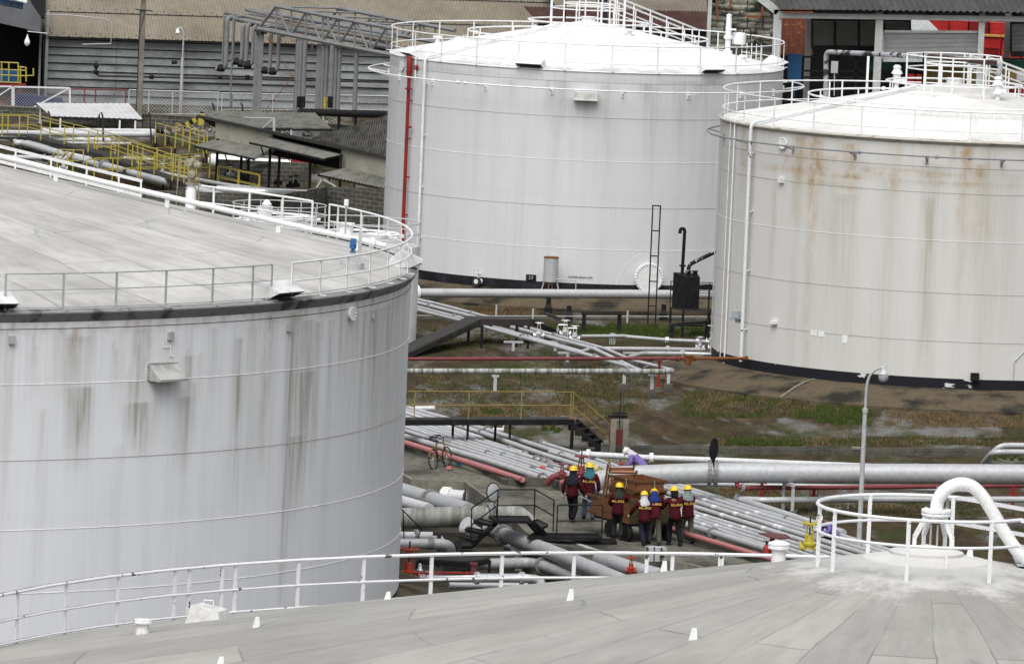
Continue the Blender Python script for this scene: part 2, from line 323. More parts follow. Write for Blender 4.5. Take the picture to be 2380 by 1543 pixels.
def gauss(x, c, w): return np.exp(-((x-c)/w)**2*.7)
def nz(T, Z, fx, fz, seed=0):                                # cheap value noise on arrays
    rs = np.random.RandomState(seed); tab = rs.rand(512, 64); x = (T*fx) % 511; y = (Z*fz) % 63; xi = x.astype(int); yi = y.astype(int); u = x-xi; v = y-yi; u = u*u*(3-2*u); v = v*v*(3-2*v)
    return (tab[xi, yi]*(1-u)+tab[xi+1, yi]*u)*(1-v)+(tab[xi, yi+1]*(1-u)+tab[xi+1, yi+1]*u)*v

# ================================================================ TANK A: clean white tank in the middle of the picture
MSHA = stained('white_shell_paint', (.63, .64, .66), grime=(.38, .38, .37), plates=(4.6, 1.81, .3))
MSHB = stained('rusty_white_shell_paint', (.62, .62, .605), grime=(.4, .39, .33), rust=(.4, .29, .17), plates=(4.6, 1.8, .15))
MSHC = stained('weathered_shell_paint', (.77, .79, .83), grime=(.36, .36, .33), rust=(.27, .18, .09), plates=(6.2, 1.85, .12))
MBLK = paint('black_shell_band', (.014, .014, .016), (.05, .055, .065), .8, 1.2, .6)
MBLKB = paint('peeling_black_band', (.016, .017, .022), (.6, .6, .6), 1., 1.1, .6, lo=.64, hi=.655, stretch=(1, 1, 2.5))
MRA = roofmat('white_roof_paint', (.78, .79, .8), (.56, .555, .54), .45, (2, .2, 1), rim=(8.33, .9, (.2, .2, .19)))
MRB = roofmat('worn_white_roof_paint', (.72, .72, .715), (.5, .49, .46), .5, (2, .2, 1), (5., 1.6), (.4, .39, .37), .6, .55)
MRC = roofmat('grey_weathered_roof_paint', (.5, .495, .485), (.27, .262, .245), .6, (2.0, .5, 1), None, (.15, .145, .135), radial=(5.5, 1.35, .7, .035))
MRD = roofmat('grey_roof_paint', (.35, .345, .325), (.22, .216, .2), .5, (1.5, .5, 1), None, (.11, .108, .1), radial=(6., 1.5, .8, .035), spots=((.2, .2, .21), (.3, .2, .11)), halo=(1.6, .5))
A = Tank('storage_tank', (2.68, 317.4), 8.33, 9.78, 10.87, 11.46, 'clean white tank with a red riser pipe, behind the black ladder and long silver pipe', pw=1.05)
def stA(T, Z):
    g = .25*np.clip(nz(T, Z, 30, .15, 1)-.45, 0, 1)*2
    g = g+.9*np.exp(-((Z-9.38)/.05)**2)*np.clip(nz(T, Z, 9, 1, 4), 0, 1)+.5*np.exp(-((Z-9.5)/.1)**2)*np.clip(nz(T, Z, 12, 1, 3), 0, 1)
    s = np.stack([g, g*0, g*0], -1)
    for x, y, w, L, d in [(1690, 300, .06, 1.6, .9), (1620, 300, .05, 1.2, .6), (2020, 300, .03, 1, .5)]: pass
    for (z_, x, y), w, L, d in [((5, 1180, 740), .03, 1.5, .5), ((5, 1650, 755), .035, 2.6, .65), ((5, 1520, 750), .012, 2.2, .6), ((6, 1040, 790), .03, 1.2, .9), ((6, 880, 800), .05, 3, .4), ((6, 200, 790), .05, 5, .4), ((6, 640, 800), .05, 4, .4), ((5, 1850, 920), .07, 1.2, .8), ((6, 560, 780), .03, 1., .6)]:
        th, z = A.hit(*q(z_, x, y)); s[:, 0] += d*gauss(T, th, w)*np.clip(1-(z-Z)/L, 0, 1)*(Z < z+.1)
    return s
M['truss2'] = paint('grey_sprinkler_pipe', (.24, .25, .27), (.15, .15, .16), .6, 3.); M['seamd'] = paint('grey_weld_line', (.33, .33, .32), (.24, .24, .23), .6, 4.); M['seamw'] = paint('white_weld_line', (.78, .79, .8), (.6, .6, .6), .6, 4.)
A.shell([MSHA, MBLK], [(9.33, M['seamd']), (7.87, M['seamd']), (6.08, M['seamw']), (4.18, M['seamd']), (2.43, M['seamw'])], -2.0, 2.0, .02, stA)
A.roof(MRA)
ef = MB(); ef.tube(circ(A.c, A.r+.02, 9.76, n=120), .03, 6, closed=True); ef.build('roof_edge', M['white'], A.e, True)
far = [q(5, x, y) for x, y in ((160, 240), (300, 205), (540, 195), (850, 188), (1200, 190))]+[q(6, 600, 240), q(6, 980, 275), q(6, 1215, 290), q(6, 1510, 320), q(6, 1730, 350)]
near = [q(5, x, y) for x, y in ((115, 235), (320, 290), (560, 325), (880, 350), (1260, 380), (1680, 405))]+[q(6, x, y) for x, y in ((255, 428), (670, 432), (1055, 437), (1380, 430), (1610, 420), (1760, 405), (1815, 385))]
A.rail(M['white'], 0, 2*PI, (.3,), [A.th_at(x, y, 10.87) for x, y in near+far], n=120)
def topgear(t, r1, r2, r3, rp, name):                          # rings and platform on the roof
    t.ringpipe(M['white'], r1, t.roofz(r1)+.38, .035, 14, rough=(.6, 2.2, 3.6, 5.1))
    t.ringpipe(M['white'], r2, t.roofz(r2)+.42, .035, 8)
    t.ringpipe(M['white'], r3, t.zap+.68, .03, 6, name='hatch_guard')
    b = MB(); b.lathe([(.3, -.1), (.3, .1), (.34, .1), (.34, .14), (0, .15)], (t.c[0], t.c[1], t.zap), 20); b.build('roof_hatch', M['white'], t.e, True)
    b = MB(); zt = t.zap+.98
    P = [t.P(a, zt, 0, rp) for a in (-2.5, -1.9, -1.35, -.7, -.1, .55, 1.1)]; Pn = [t.P(a, zt, 0, rp) for a in (-2.5, -2.9, 2.9, 2.4, 1.95)]
    for pts in (P, Pn):
        for dz in (0, -.5): b.tube([p+V((0, 0, dz)) for p in pts], .028, 6)
        for p in pts: b.bar(V((p.x, p.y, t.roofz(rp)-.05)), p, .055, .055)
    ob = b.build('platform_railing', M['white'], t.e, True)
    return ob
topgear(A, 5.08, 2.55, 1.05, 1.65, 'A')
def roofstair(t, tgt, w=.75):
    a = t.th_at(*tgt, t.zrail); e = t.P(a, t.zrail, -.1); tdir = V((math.cos(a), math.sin(a), 0)); s0 = t.P(a, t.zap+.95, 0, 1.6)
    b = MB()
    for k in (-w/2, w/2):
        s_, e_ = s0+tdir*k, e+tdir*k
        b.bar(s_, e_, .05, .07); b.bar(s_-V((0, 0, .5)), e_-V((0, 0, .5)), .04, .05)
        for i in range(6):
            f = i/5; p = s_.lerp(e_, f); rr = 1.6+(t.r-1.7)*f; b.bar(V((p.x, p.y, t.roofz(rr)-.02)), p, .05, .05)
    ob = b.build('roof_stair_railing', M['white'], t.e)
    b = MB()
    for i in range(16):
        f = (i+.5)/16; p = s0.lerp(e, f); rr = 1.6+(t.r-1.7)*f; b.box((p.x, p.y, t.roofz(rr)+.08), (w, .25, .04), a)
    b.build('roof_steps', M['white'], t.e)
roofstair(A, (1611, 68))
def drop(t, top, shell_top, zbot, rad, mat, name, out=.16):        # pipe lying on the roof that bends down the shell
    a = t.th_at(*shell_top, t.zr); pts = []
    r0 = top
    pts = [t.P(a, t.roofz(r)+.14, 0, r) for r in (r0, (r0+t.r)/2, t.r-.35)]+[t.P(a, t.zr+.12, .02+out), t.P(a, zbot, out)]
    b = MB(); b.tube(bend(pts, .35), rad, 8)
    for i in range(4): z = t.zr-1-i*(t.zr-zbot)/4; b.bar(t.P(a, z, 0), t.P(a, z, out), .08, .03)
    for i in range(5): r = r0+(t.r-r0)*(i+.5)/5; b.bar(t.P(a, t.roofz(r), 0, r), t.P(a, t.roofz(r)+.1, 0, r), .1, .04)
    return b.build(name, mat, t.e, True)
drop(A, 1.5, q(5, 440, 540), 1.2, .055, M['white'], 'foam_pipe')
a = A.th_at(*q(5, 310, 520), 9.78); b = MB(); b.lathe([(.12, 0), (.12, .55), (.08, .62)], A.P(a, 9.25, .2), 12); b.lathe([(.07, 0), (.14, .45)], A.P(a, 8.8, .2), 12)
b.tube([A.P(a, 8.85, .2), A.P(a, 1.1, .2)], .075, 8); b.lathe([(.15, 0), (.15, .06)], A.P(a, 8.45, .2), 10); b.lathe([(.11, 0), (.11, .12), (0, .12)], A.P(a+.04, 9.4, .02), 12, A.P(a, 0, 1)-A.P(a, 0))
b.bar(A.P(a, 6.9, .2), A.P(a+.04, 6.9, .2), .07, .07)
for i in range(5): b.bar(A.P(a, 8-i*1.6, 0), A.P(a, 8-i*1.6, .2), .05, .05)
b.build('riser_pipe', M['red'], A.e, True)
for z_, x, y in ((5, 375, 560),): a2 = A.th_at(*q(z_, 350, 520), 9.78); b = MB(); b.tube(bend([A.P(a2, 9.9, -.6), A.P(a2, 9.9, .12), A.P(a2, 8.9, .12)], .12), .025, 6); b.build('sample_pipe', M['white'], A.e, True)
def at_ring(t, xy, z, r=None): return t.th_at(*xy, z, r)
zr_ = D(1366, 210.5, 317.4-9.22).z
A.ringpipe(M['white'], 9.22, zr_, .032, 18, name='sprinkler_ring', out=True, rough=(A.th_at(*q(5, 710, 740), zr_, 9.22), A.th_at(*q(5, 775, 745), zr_, 9.22)))
for z_, x, y, w in ((5, 275, 480, .5), (5, 1355, 600, .55), (6, 1150, 660, .55), (6, 1770, 580, .6), (5, 730, 350, .5)):
    a = A.th_at(*q(z_, x, y), A.zr); hood(A.e, A.P(a, 9.82, -.15), (math.sin(a), -math.cos(a)), w, .55, .34)
th, z = A.hit(*q(5, 1865, 870), .15); b = MB(); b.box(A.P(th, z, .14), (.95, .3, .34), th); b.box(A.P(th, z-.17, .17), (1.02, .34, .05), th); b.build('louvre_box', paint('dirty_white_box', (.62, .62, .6), (.3, .29, .27), .7, 4.), A.e)
th, z = A.hit(*q(5, 212, 600)); manway(A.e, A.P(th, z, .02), A.P(th, 0, 1)-A.P(th, 0), .2, M['white'], 'inspection_cover', 10, .06)
th, z = A.hit(*q(8, 2290, 262)); manway(A.e, A.P(th, z, .03), A.P(th, 0, 1)-A.P(th, 0), .63, M['white'], 'manway', 28, .16)
b = MB(); c_ = [(-1.35, -.35), (-.95, .55), (-.45, 1.0), (.35, 1.0), (.95, .5)]
b.tube([A.P(th+x/8.33, z+y*.95, .0) for x, y in c_], .012, 6); b.build('reinforcing_seam', M['white'], A.e)
# small nozzles, number plate and lettering on the shell
for z_, x, y in ((5, 1875, 1120), (8, 480, -5+0)):
    pass
def nozzle(t, xy, mat, r=.17, L=.35, blind=None):
    th, z = t.hit(*xy); n_ = t.P(th, 0, 1)-t.P(th, 0); b = MB(); b.cyl(t.P(th, z), t.P(th, z, L), r, 14); o = b.build('nozzle', mat, t.e, True)
    f = MB(); flange(f, t.P(th, z, L), n_, r*1.5, .04); f.build('flange', blind or mat, o); return th, z
def textobj(s, P, nrm, size, mat, parent, name='lettering', ext=.004, up=V((0, 0, 1))):
    cu = bpy.data.curves.new(name, 'FONT'); cu.body = s; cu.size = size; cu.align_x = 'CENTER'; cu.align_y = 'CENTER'; cu.extrude = ext; cu.offset = .0012 if 'print' in name else 0; cu.resolution_u = 2
    o = bpy.data.objects.new(name, cu); COL.objects.link(o); dg = bpy.context.evaluated_depsgraph_get(); me = bpy.data.meshes.new_from_object(o.evaluated_get(dg)); bpy.data.objects.remove(o)
    me.materials.clear(); me.materials.append(mat); o = bpy.data.objects.new(name, me); COL.objects.link(o)
    n_ = V(nrm).normalized(); x = up.cross(n_).normalized(); y = n_.cross(x); o.matrix_world = Matrix.Translation(V(P))@Matrix((x, y, n_)).transposed().to_4x4()
    mw = o.matrix_world.copy(); o.parent = parent; o.matrix_world = mw; return o
th, z = A.hit(*q(8, 1680, 262)); nn = A.P(th, 0, 1)-A.P(th, 0); textobj('WATER DRAW OFF', A.P(th, z, .02), nn, .115, M['black'], A.e)
th, z = A.hit(*q(8, 1237, 265)); nn = A.P(th, 0, 1)-A.P(th, 0); b = MB(); b.box(A.P(th, z, .03), (.42, .05, .26), th); pl = b.build('number_plate', M['black'], A.e); textobj('23', A.P(th, z, .062), nn, .2, M['steel'], pl)
# ================================================================ TANK B: rust streaked tank on the right
B = Tank('storage_tank', (16.35, 284.14), 8.74, 9.74, 10.84, 11.43, 'rust streaked white tank with a peeling black base band, at the right', pw=1.05)
def stB(T, Z):
    g = .2*np.clip(nz(T, Z, 30, .15, 1)-.4, 0, 1)*2; s = np.stack([g, g*0, g*0], -1)
    for x, y, w, L, d, k in [(645, 80, .018, 12, .9, 1), (575, 110, .03, 3.5, .9, 1), (830, 150, .03, 2.4, .9, 1), (565, 120, .012, 9, .6, 0), (500, 200, .01, 1.5, .8, 1), (445, 340, .01, 3.5, .7, 1), (235, 200, .008, 9, .9, 1), (290, 80, .02, 2.4, .7, 1),
        (1255, 250, .02, 9, .5, 0), (1225, 420, .012, 8, .6, 0), (1400, 180, .02, 7, .8, 1), (1030, 330, .03, 8, .35, 0), (1480, 250, .02, 5, .6, 1), (1530, 170, .03, 9, .5, 0), (810, 400, .03, 8, .45, 0), (1640, 300, .02, 8, .4, 0), (320, 200, .02, 9, .4, 0), (1340, 170, .008, 1, .9, 1), (1420, 160, .015, 1, .9, 1), (730, 300, .03, 7, .3, 0), (1060, 130, .02, 3, .5, 1), (660, 130, .03, 3, .8, 1)]:
        th, z = B.hit(*q(16, x, y)); s[:, k] += d*gauss(T, th+.004*np.sin(Z*2.5+x), w*(1.1 if k else 1.5))*np.clip(1-(z-Z)/L, 0, 1)**.7*(Z < z+.1)
    for x, y, w, h, d in [(430, 255, .05, .12, .9), (540, 265, .05, .1, .8), (660, 260, .05, .12, 1), (760, 295, .1, .05, 1), (860, 300, .07, .05, .9), (900, 265, .03, .1, .8), (740, 215, .04, .1, .9), (1225, 292, .04, .12, 1), (1100, 270, .1, .05, .6), (1290, 338, .14, .05, .9), (1000, 290, .05, .1, .6), (1470, 290, .02, .15, .9), (1330, 292, .04, .05, .8), (1600, 350, .08, .05, .6), (680, 330, .07, .06, .8), (820, 355, .06, .05, .7), (400, 320, .03, .06, .6), (770, 420, .02, .05, .8), (1470, 550, .025, .2, .6), (310, 240, .05, .1, .6), (1030, 345, .02, .2, .7)]:
        th, z = B.hit(*q(16, x, y)); s[:, 1] += d*gauss(T, th, w)*gauss(Z, z, h)*(.3+nz(T, Z, 60, 5, 5))
    s[:, 1] += .9*np.clip((Z-9.55)/.15, 0, 1)*nz(T, Z, 25, 2, 8)+.25*np.clip((Z-8.2)/1.6, 0, 1)*nz(T, Z, 50, .6, 9)
    s[:, 2] = .55*(np.abs(Z-9.6) < .12)*gauss(T, .35, .12)
    s[:, 1] *= .75
    return s
B.shell([MSHB, MBLKB], [(8.77, M['seamd']), (7.83, M['seamd']), (6.07, M['seamw']), (4.14, M['seamd']), (2.36, M['seamd'])], -1.9, 1.2, .016, stB, seamw=.008)
B.roof(MRB)
b = MB(); r_ = B.r; n = 180; vs = []
for r, z in ((r_-.02, 9.8), (r_+.14, 9.76), (r_+.15, 9.72), (r_+.01, 9.6)): vs += circ(B.c, r, z, n=n)
b.add(vs, [(i*n+j, i*n+(j+1) % n, (i+1)*n+(j+1) % n, (i+1)*n+j) for i in range(3) for j in range(n)])
b.build('eave_ring', paint('rust_edged_eave', (.45, .44, .4), (.22, .12, .06), .8, 2.2, .6, lo=.54, hi=.66, stretch=(1, 1, 6)), B.e)
near = [q(6, x, y) for x, y in ((1275, 800), (1300, 820), (1450, 850), (1720, 890), (2080, 930))]+[q(7, x, y) for x, y in ((915, 962), (1395, 995), (1900, 1022), (2375, 1030))]
far = [q(6, x, y) for x, y in ((1385, 760), (1590, 740), (1880, 718))]+[q(7, x, y) for x, y in ((620, 735), (735, 735), (1230, 735))]
B.rail(M['white'], 0, 2*PI, (.34,), [B.th_at(x, y, 10.84) for x, y in near+far]+[.75, .95, 1.2, 1.5, 1.8, 2.1, 2.4], n=120)
topgear(B, 5.5, 2.58, 1.1, 1.9, 'B'); roofstair(B, (2500, 225))
b = MB(); b.tube(circ(B.c, 4.2, B.roofz(4.2)+.12, n=64), .03, 6, closed=True); 
drop(B, 1.7, q(6, 1560, 1110), .9, .065, M['chip'], 'foam_pipe', .22)
zr_ = D(2195, 366.5, 284.14-9.28).z
B.ringpipe(M['truss2'], 9.28, zr_, .03, 20, name='sprinkler_ring', out=True, rough=[B.th_at(*q(7, x, y), zr_, 9.28) for x, y in ((890, 1370), (1590, 1420), (1890, 1435))])
for (z_, x, y0, y1), w in (((6, 1258, 1020, 0), .025), ((6, 1340, 1075, 0), .02), ((6, 1380, 1080, 0), .03)):
    a = B.th_at(*q(z_, x, y0+50), 9.74); b = MB(); b.tube(bend([B.P(a, 9.95, -.5), B.P(a, 9.95, .1), B.P(a, .8, .1)], .12), w, 6); b.build('conduit', M['steel'] if w == .025 else M['white'], B.e, True)
a = B.th_at(*q(6, 1258, 1020), 9.9); b = MB(); b.bar(B.P(a, 9.9, -.1), B.P(a, 10.35, -2.6), .05, .05); b.bar(B.P(a, 9.9, -.1), B.P(a+.12, 10.3, -2.6), .03, .03); b.build('roof_bar', M['white'], B.e)
th, z = B.hit(*q(7, 210, 1298)); manway(B.e, B.P(th, z, .02), B.P(th, 0, 1)-B.P(th, 0), .22, M['white'], 'inspection_cover', 12, .08)
for x, y in ((2000, 660), ):
    pass
th, z = B.hit(*q(9, 1725, 670)); b = MB(); b.box(B.P(th, z, .08), (.28, .16, .12), th); b.build('bracket', M['white'], B.e)
th, z = B.hit(*q(16, 480, 318)); b = MB(); b.box(B.P(th, z, .06), (.22, .14, .2), th); b.build('bracket', M['white'], B.e)
th, z = B.hit(*q(16, 1447, 1305)); b = MB(); b.box(B.P(th, z, .1), (.3, .2, .28), th); b.build('drain_box', M['black'], B.e)
def sticker(t, zz, pts, mat, name): 
    b = MB(); P = [t.hit(*q(zz, x, y)) for x, y in pts]; b.slab([t.P(a, z, .012) for a, z in P], .012); return b.build(name, mat, t.e)
pa = paint('pale_blue_patch', (.42, .5, .56), (.36, .42, .46), .5, 6.); pg = paint('grey_patch', (.33, .34, .36), (.5, .5, .5), .6, 9.)
sticker(B, 9, ((1335, 565), (1335, 620), (1395, 637), (1395, 572)), pa, 'paint_patch'); sticker(B, 9, ((1395, 568), (1395, 640), (1435, 645), (1435, 572)), pg, 'paint_patch')
th, z = B.hit(*q(9, 1396, 655)); textobj('SLOPS', B.P(th, z, .02), B.P(th, 0, 1)-B.P(th, 0), .19, M['dark'], B.e)
for x, y, w, h in ((2075, 765, .28, .2), (2145, 775, .25, .2), (2355, 820, .22, .3)):
    th, z = B.hit(*q(9, x, y)); b = MB(); b.box(B.P(th, z, .006), (w, .012, h), th); b.build('paint_patch', M['white'], B.e)
th, z = B.hit(2377, 850); b = MB(); b.tube([B.P(th-.04, z-.5, .02), B.P(th-.04, z+.15, .02), B.P(th, z+.5, .02), B.P(th+.12, z+.5, .02)], .02, 6); b.build('reinforcing_seam', M['steel'], B.e)

# ================================================================ TANK C: big grey-white tank at the left
C = Tank('storage_tank', (-23.96, 216.8), 20.97, 9.22, 10.23, 14.02, 'huge streaked grey-white tank with a dark slanted eave strip, at the left', zb=-.3, zblack=.0, pw=.8)
def stC(T, Z):
    g = .35*np.clip(nz(T, Z, 60, .12, 1)-.5, 0, 1)*2; g = g*np.clip((Z-1)/6, .1, 1); s = np.stack([g, g*0, g*0], -1)
    for x, y, w, L, d, k in [(470, 470, .013, 4., .7, 0), (455, 760, .011, 2.3, 1., 0), (495, 760, .007, 1.6, .9, 0), (425, 460, .006, 3, .8, 0), (790, 850, .011, 1.5, .9, 0), (830, 850, .006, 1.6, .9, 0), (770, 730, .008, 1.5, .7, 0), (830, 430, .01, 2, .8, 0), (1070, 820, .008, 2.2, .9, 0), (1095, 580, .006, 1.4, .7, 0),
        (1385, 480, .005, 4.5, .8, 0), (1390, 700, .006, 2.2, .7, 0), (1550, 350, .006, 5, .5, 1), (1545, 700, .006, 3, .6, 0), (1700, 340, .008, 9, .9, 0), (1680, 670, .004, 6.5, 1, 0), (1740, 340, .004, 4, .6, 1), (1790, 380, .012, 4, .8, 0), (1780, 670, .014, 3.4, 1., 0), (1850, 380, .007, 5, .7, 0), (1720, 1050, .012, 3, .8, 0), (1920, 380, .006, 7, .6, 0),
        (2000, 330, .02, 4, .5, 0), (2120, 330, .03, 5, .55, 0), (2220, 300, .03, 6, .6, 0), (2310, 250, .05, 9, .6, 0), (440, 420, .006, 1.5, .6, 1), (20, 420, .01, 7, .6, 0), (530, 400, .005, 1, .5, 1), (340, 420, .01, 4, .35, 0), (700, 430, .02, 3, .25, 0), (1450, 400, .02, 5, .3, 0), (1340, 1100, .02, 3, .25, 0), (240, 900, .006, 8, .35, 0), (690, 1100, .006, 8, .3, 0), (1240, 420, .012, 3, .35, 0), (905, 740, .006, 1.7, .6, 0), (1130, 740, .006, 1.8, .5, 0), (180, 450, .015, 2.5, .25, 0)]:
        th, z = C.hit(*q(15, x, y)); jw = w*1.25; s[:, k] += .85*d*gauss(T, th, jw)*np.clip(1-(z-Z)/L, 0, 1)**.8*(Z < z+.05)*(.55+.7*nz(T, Z, 500, .5, 3))
    s[:, 1] += .5*np.clip((Z-8.55)/.2, 0, 1)*nz(T, Z, 120, 1, 8)+.25*(nz(T, Z, 90, .3, 7) > .72)*np.clip((Z-6.5)/2, 0, 1)
    for x, y, w, h in [(330, 402, .006, .1), (460, 396, .006, .08), (830, 385, .008, .1), (1180, 374, .018, .13), (1275, 370, .006, .12), (1395, 362, .008, .13), (1460, 357, .008, .08), (1575, 347, .006, .1), (1635, 343, .01, .13), (1685, 335, .004, .08), (1880, 312, .01, .1), (1975, 298, .01, .12), (2130, 268, .008, .1), (2262, 235, .008, .1)]:
        th, z = C.hit(*q(15, x, y)); s[:, 2] = np.maximum(s[:, 2], .8*gauss(T, th, w*1.6)*gauss(Z, min(z, 8.9)-.0, h*1.2))
    return s
C.shell([MSHC, MBLK], [(8.75, M['dark']), (7.27, M['white']), (5.23, M['seamd']), (3.36, M['white']), (1.65, M['white'])], -.06, 1.9, .0045, stC, dz=.08, seamw=.009)
C.roof(MRC, rows=24, n=240)
b = MB(); n = 300; vs = []
for r, z in ((C.r-.05, 9.27), (C.r+.17, 9.2), (C.r+.17, 9.17), (C.r+.005, 8.93)): vs += circ(C.c, r, z, n=n)
b.add(vs, [(i*n+j, i*n+(j+1) % n, (i+1)*n+(j+1) % n, (i+1)*n+j) for i in range(3) for j in range(n)])
for i in range(0, n, 3):
    a = 2*PI*i/n; b.bar(C.P(a, 9.18, .18), C.P(a+.006, 8.95, .02), .035, .012)
b.build('eave_strip', paint('dark_eave_strip', (.23, .235, .24), (.045, .045, .045), .85, 1.2, .6, lo=.5, hi=.62), C.e)
near = [(15, 636), (150, 633), (273, 631), (388, 629), (497, 624), (590, 617)]; near2 = [(682, 609), (747.8, 605), (810, 598), (863, 588), (905, 579), (934, 570), (952, 558)]
far = [q(4, x, y) for x, y in ((355, 770), (680, 805), (980, 850), (1400, 930), (1480, 945), (1690, 985), (1850, 1030), (2050, 1110))]
TA = lambda L: [C.th_at(x, y, 10.23) for x, y in L]
a0, a1 = C.th_at(12, 636, 10.23), C.th_at(634, 613, 10.23)
C.rail(M['steel'], a0, a1, (.57, .1), TA(near)+[a1], rt=.022, post=.055, n=40)
a2, a3 = C.th_at(680, 610, 10.23), C.th_at(767, 477, 10.23)
C.rail(M['white'], a2, a3, (.5,), TA(near2+far[3:]), rt=.03, post=.055, n=60)
C.rail(M['white'], C.th_at(728, 468, 10.23), C.th_at(470, 431, 10.23), (.5,), TA(far[:3])+[C.th_at(728, 468, 10.23)], rt=.035, post=.06, n=30, br=False)
C.rail(M['steel'], a2, C.th_at(940, 570, 10.23), (.12,), [], rt=.02, n=40)
# roof walkway railing, radial pipe, brackets, gauge column, hoods on C
def roofP(t, x, y, h=0.):                                    # roof spot under picture point
    d = ray(x, y); s0 = (t.c[1]-t.r*1.02)/d.y
    for i in range(2400):
        P = CAM+d*(s0+i*.02); rr = math.hypot(P.x-t.c[0], P.y-t.c[1])
        if rr < t.r and P.z <= t.roofz(rr)+h: return P
    return roofP(t, x, y+1.5) if y < 1600 else None
ae = C.th_at(938, 592, 9.4); b = MB(); pth = [C.P(ae, C.roofz(r)+.3, 0, r) for r in (1.5, 6, 12, 18, 20.4)]
b.tube(pth, .085, 10); flg = MB(); flange(flg, pth[-1]-(pth[-1]-pth[-2]).normalized()*.4, pth[-1]-pth[-2], .16)
for r in (4, 7.3, 10.6, 13.9, 17.2, 19.6): b.bar(C.P(ae, C.roofz(r), 0, r), C.P(ae, C.roofz(r)+.4, 0, r), .13, .04, up=(math.cos(ae), math.sin(ae), 0))
pc = b.build('roof_pipe', M['white'], C.e, True); flg.build('flange', M['white'], pc)
b = MB(); wl = [D(-60, 326, 224.5), D(330, 421, 227)]
for dz in (0, -.45): b.bar(wl[0]+V((0, 0, dz)), wl[1]+V((0, 0, dz)), .06, .1)
for x in (36, 118, 201, 276, 328): f = (x+60)/390; p = wl[0].lerp(wl[1], f); b.bar(p-V((0, 0, 1.3)), p, .09, .05, up=(1, 0, 0))
b.build('walkway_railing', M['white'], C.e)
for x, y in ((85, 550), (q(3, 1320, 1270)), q(3, 1670, 1150), q(4, 1185, 1225), (45, 640-5)):
    P = roofP(C, x, y)
    if P and y < 600: b = MB(); b.bar(P, P+V((0, 0, .22)), .13, .04); b.bar(P+V((.05, 0, 0)), P+V((.0, 0, .2)), .03, .03); b.build('roof_lug', M['steel'], C.e)
g0 = C.P(C.th_at(445, 470, 9.3), 9.0, -.4); gx = D(443, 480, g0.y); g0 = V((gx.x, g0.y, 9.1))
b = MB(); b.lathe([(.17, 0), (.17, .95), (.13, 1.08), (.12, 1.15)], g0, 16); gc = b.build('gauge_column', paint('rust_run_white', (.72, .73, .74), (.4, .25, .1), .8, 1.3, .5, lo=.55, hi=.7, stretch=(3, 3, .3)), C.e, True)
b = MB(); t0 = g0+V((0, 0, 1.15)); b.lathe([(.2, 0), (.2, .05), (.12, .07), (.11, .2), (.15, .25), (.15, .34), (.09, .4), (.07, .55), (.11, .6), (.11, .75), (.05, .82), (0, .85)], t0, 14)
b.lathe([(.13, -.12), (.13, .12), (0, .14)], t0+V((-.12, -.1, .68)), 12, V((0, -1, .1))); b.lathe([(.11, 0), (.11, .2), (0, .22)], t0+V((.1, -.1, .62)), 12, V((1, -.4, 0))); b.lathe([(.12, 0), (.12, .2), (0, .22)], t0+V((0, -.12, .35)), 12, V((0, -1, 0)))
b.tube(bend([t0+V((-.18, 0, .72)), t0+V((-.42, 0, .68)), t0+V((-.46, 0, -1.1))], .1), .018, 6); b.tube([t0+V((.22, 0, .6)), t0+V((.24, 0, -.9))], .018, 6); b.build('gauge_head', M['olive'], gc, True)
def cpost(x, y, zlo, zhi, w, mat, name, t=C, extra=None):
    P = roofP(t, x, y) or D(x, y, t.c[1]); b = MB(); b.bar(P, P+V((0, 0, zhi)), w, w); return P, b
P = roofP(C, *q(4, 1600, 1490)); b = MB(); b.lathe([(.34, -.1), (.34, .12), (0, .12)], P, 16); b.box(P+V((0, 0, .25)), (.2, .2, .3)); b.bar(P+V((.2, 0, .1)), P+V((.2, 0, 1.0)), .1, .06); sp0 = b.build('sensor_stand', M['steel'], C.e)
b = MB(); b.lathe([(.09, 0), (.09, .03), (.05, .05), (.05, .09), (.1, .11), (.1, .24), (0, .24)], P+V((0, 0, .42)), 10); b.box(P+V((.01, -.03, .73)), (.17, .14, .17)); b.build('level_sensor', M['blue'], sp0)
P = C.P(C.th_at(*q(4, 1590, 960), 10.2), 9.3, -.15); b = MB(); b.tube([P, P+V((0, 0, 1.0))], .03, 6); o = b.build('lamp_post', M['steel'], C.e); b = MB(); b.lathe([(.05, 0), (.075, .02), (.075, .19), (.06, .2), (0, .21)], P+V((0, 0, 1.0)), 12); b.build('beacon', M['white'], o, True)
for x, y, w in ((655, 692, .62), (975, 622, .5), (-8, 705, .5)):
    a = C.th_at(x, y, C.zr); hood(C.e, C.P(a, 9.28, -.15), (math.sin(a), -math.cos(a)), w, .62, .42, paint('weathered_hood', (.62, .63, .63), (.33, .33, .32), .7, 2.))
th, z = C.hit(*q(15, 985, 675), .3); b = MB(); tt = lambda dx, dz_, o: C.P(th+dx/C.r, z+dz_, o)
b.quad(tt(-.5, .23, .04), tt(-.42, -.15, .42), tt(.56, -.15, .42), tt(.48, .23, .04)); b.quad(tt(-.42, -.15, .42), tt(-.42, -.21, .41), tt(.56, -.21, .41), tt(.56, -.15, .42))
for s_ in (-.5, .48): b.quad(tt(s_, .23, .0), tt(s_, -.21, 0), tt(s_+.08, -.21, .41), tt(s_+.08, -.15, .42), tt(s_, .23, .04))
for i in range(14): b.box(tt(-.5+i*.0755, .25, .03), (.04, .05, .045), th)
for i in range(5): b.box(tt(-.53, .2-i*.09, .03), (.045, .05, .035), th)
b.build('overflow_hood', paint('weathered_grey_hood', (.42, .42, .41), (.16, .16, .15), .8, 2.5), C.e)
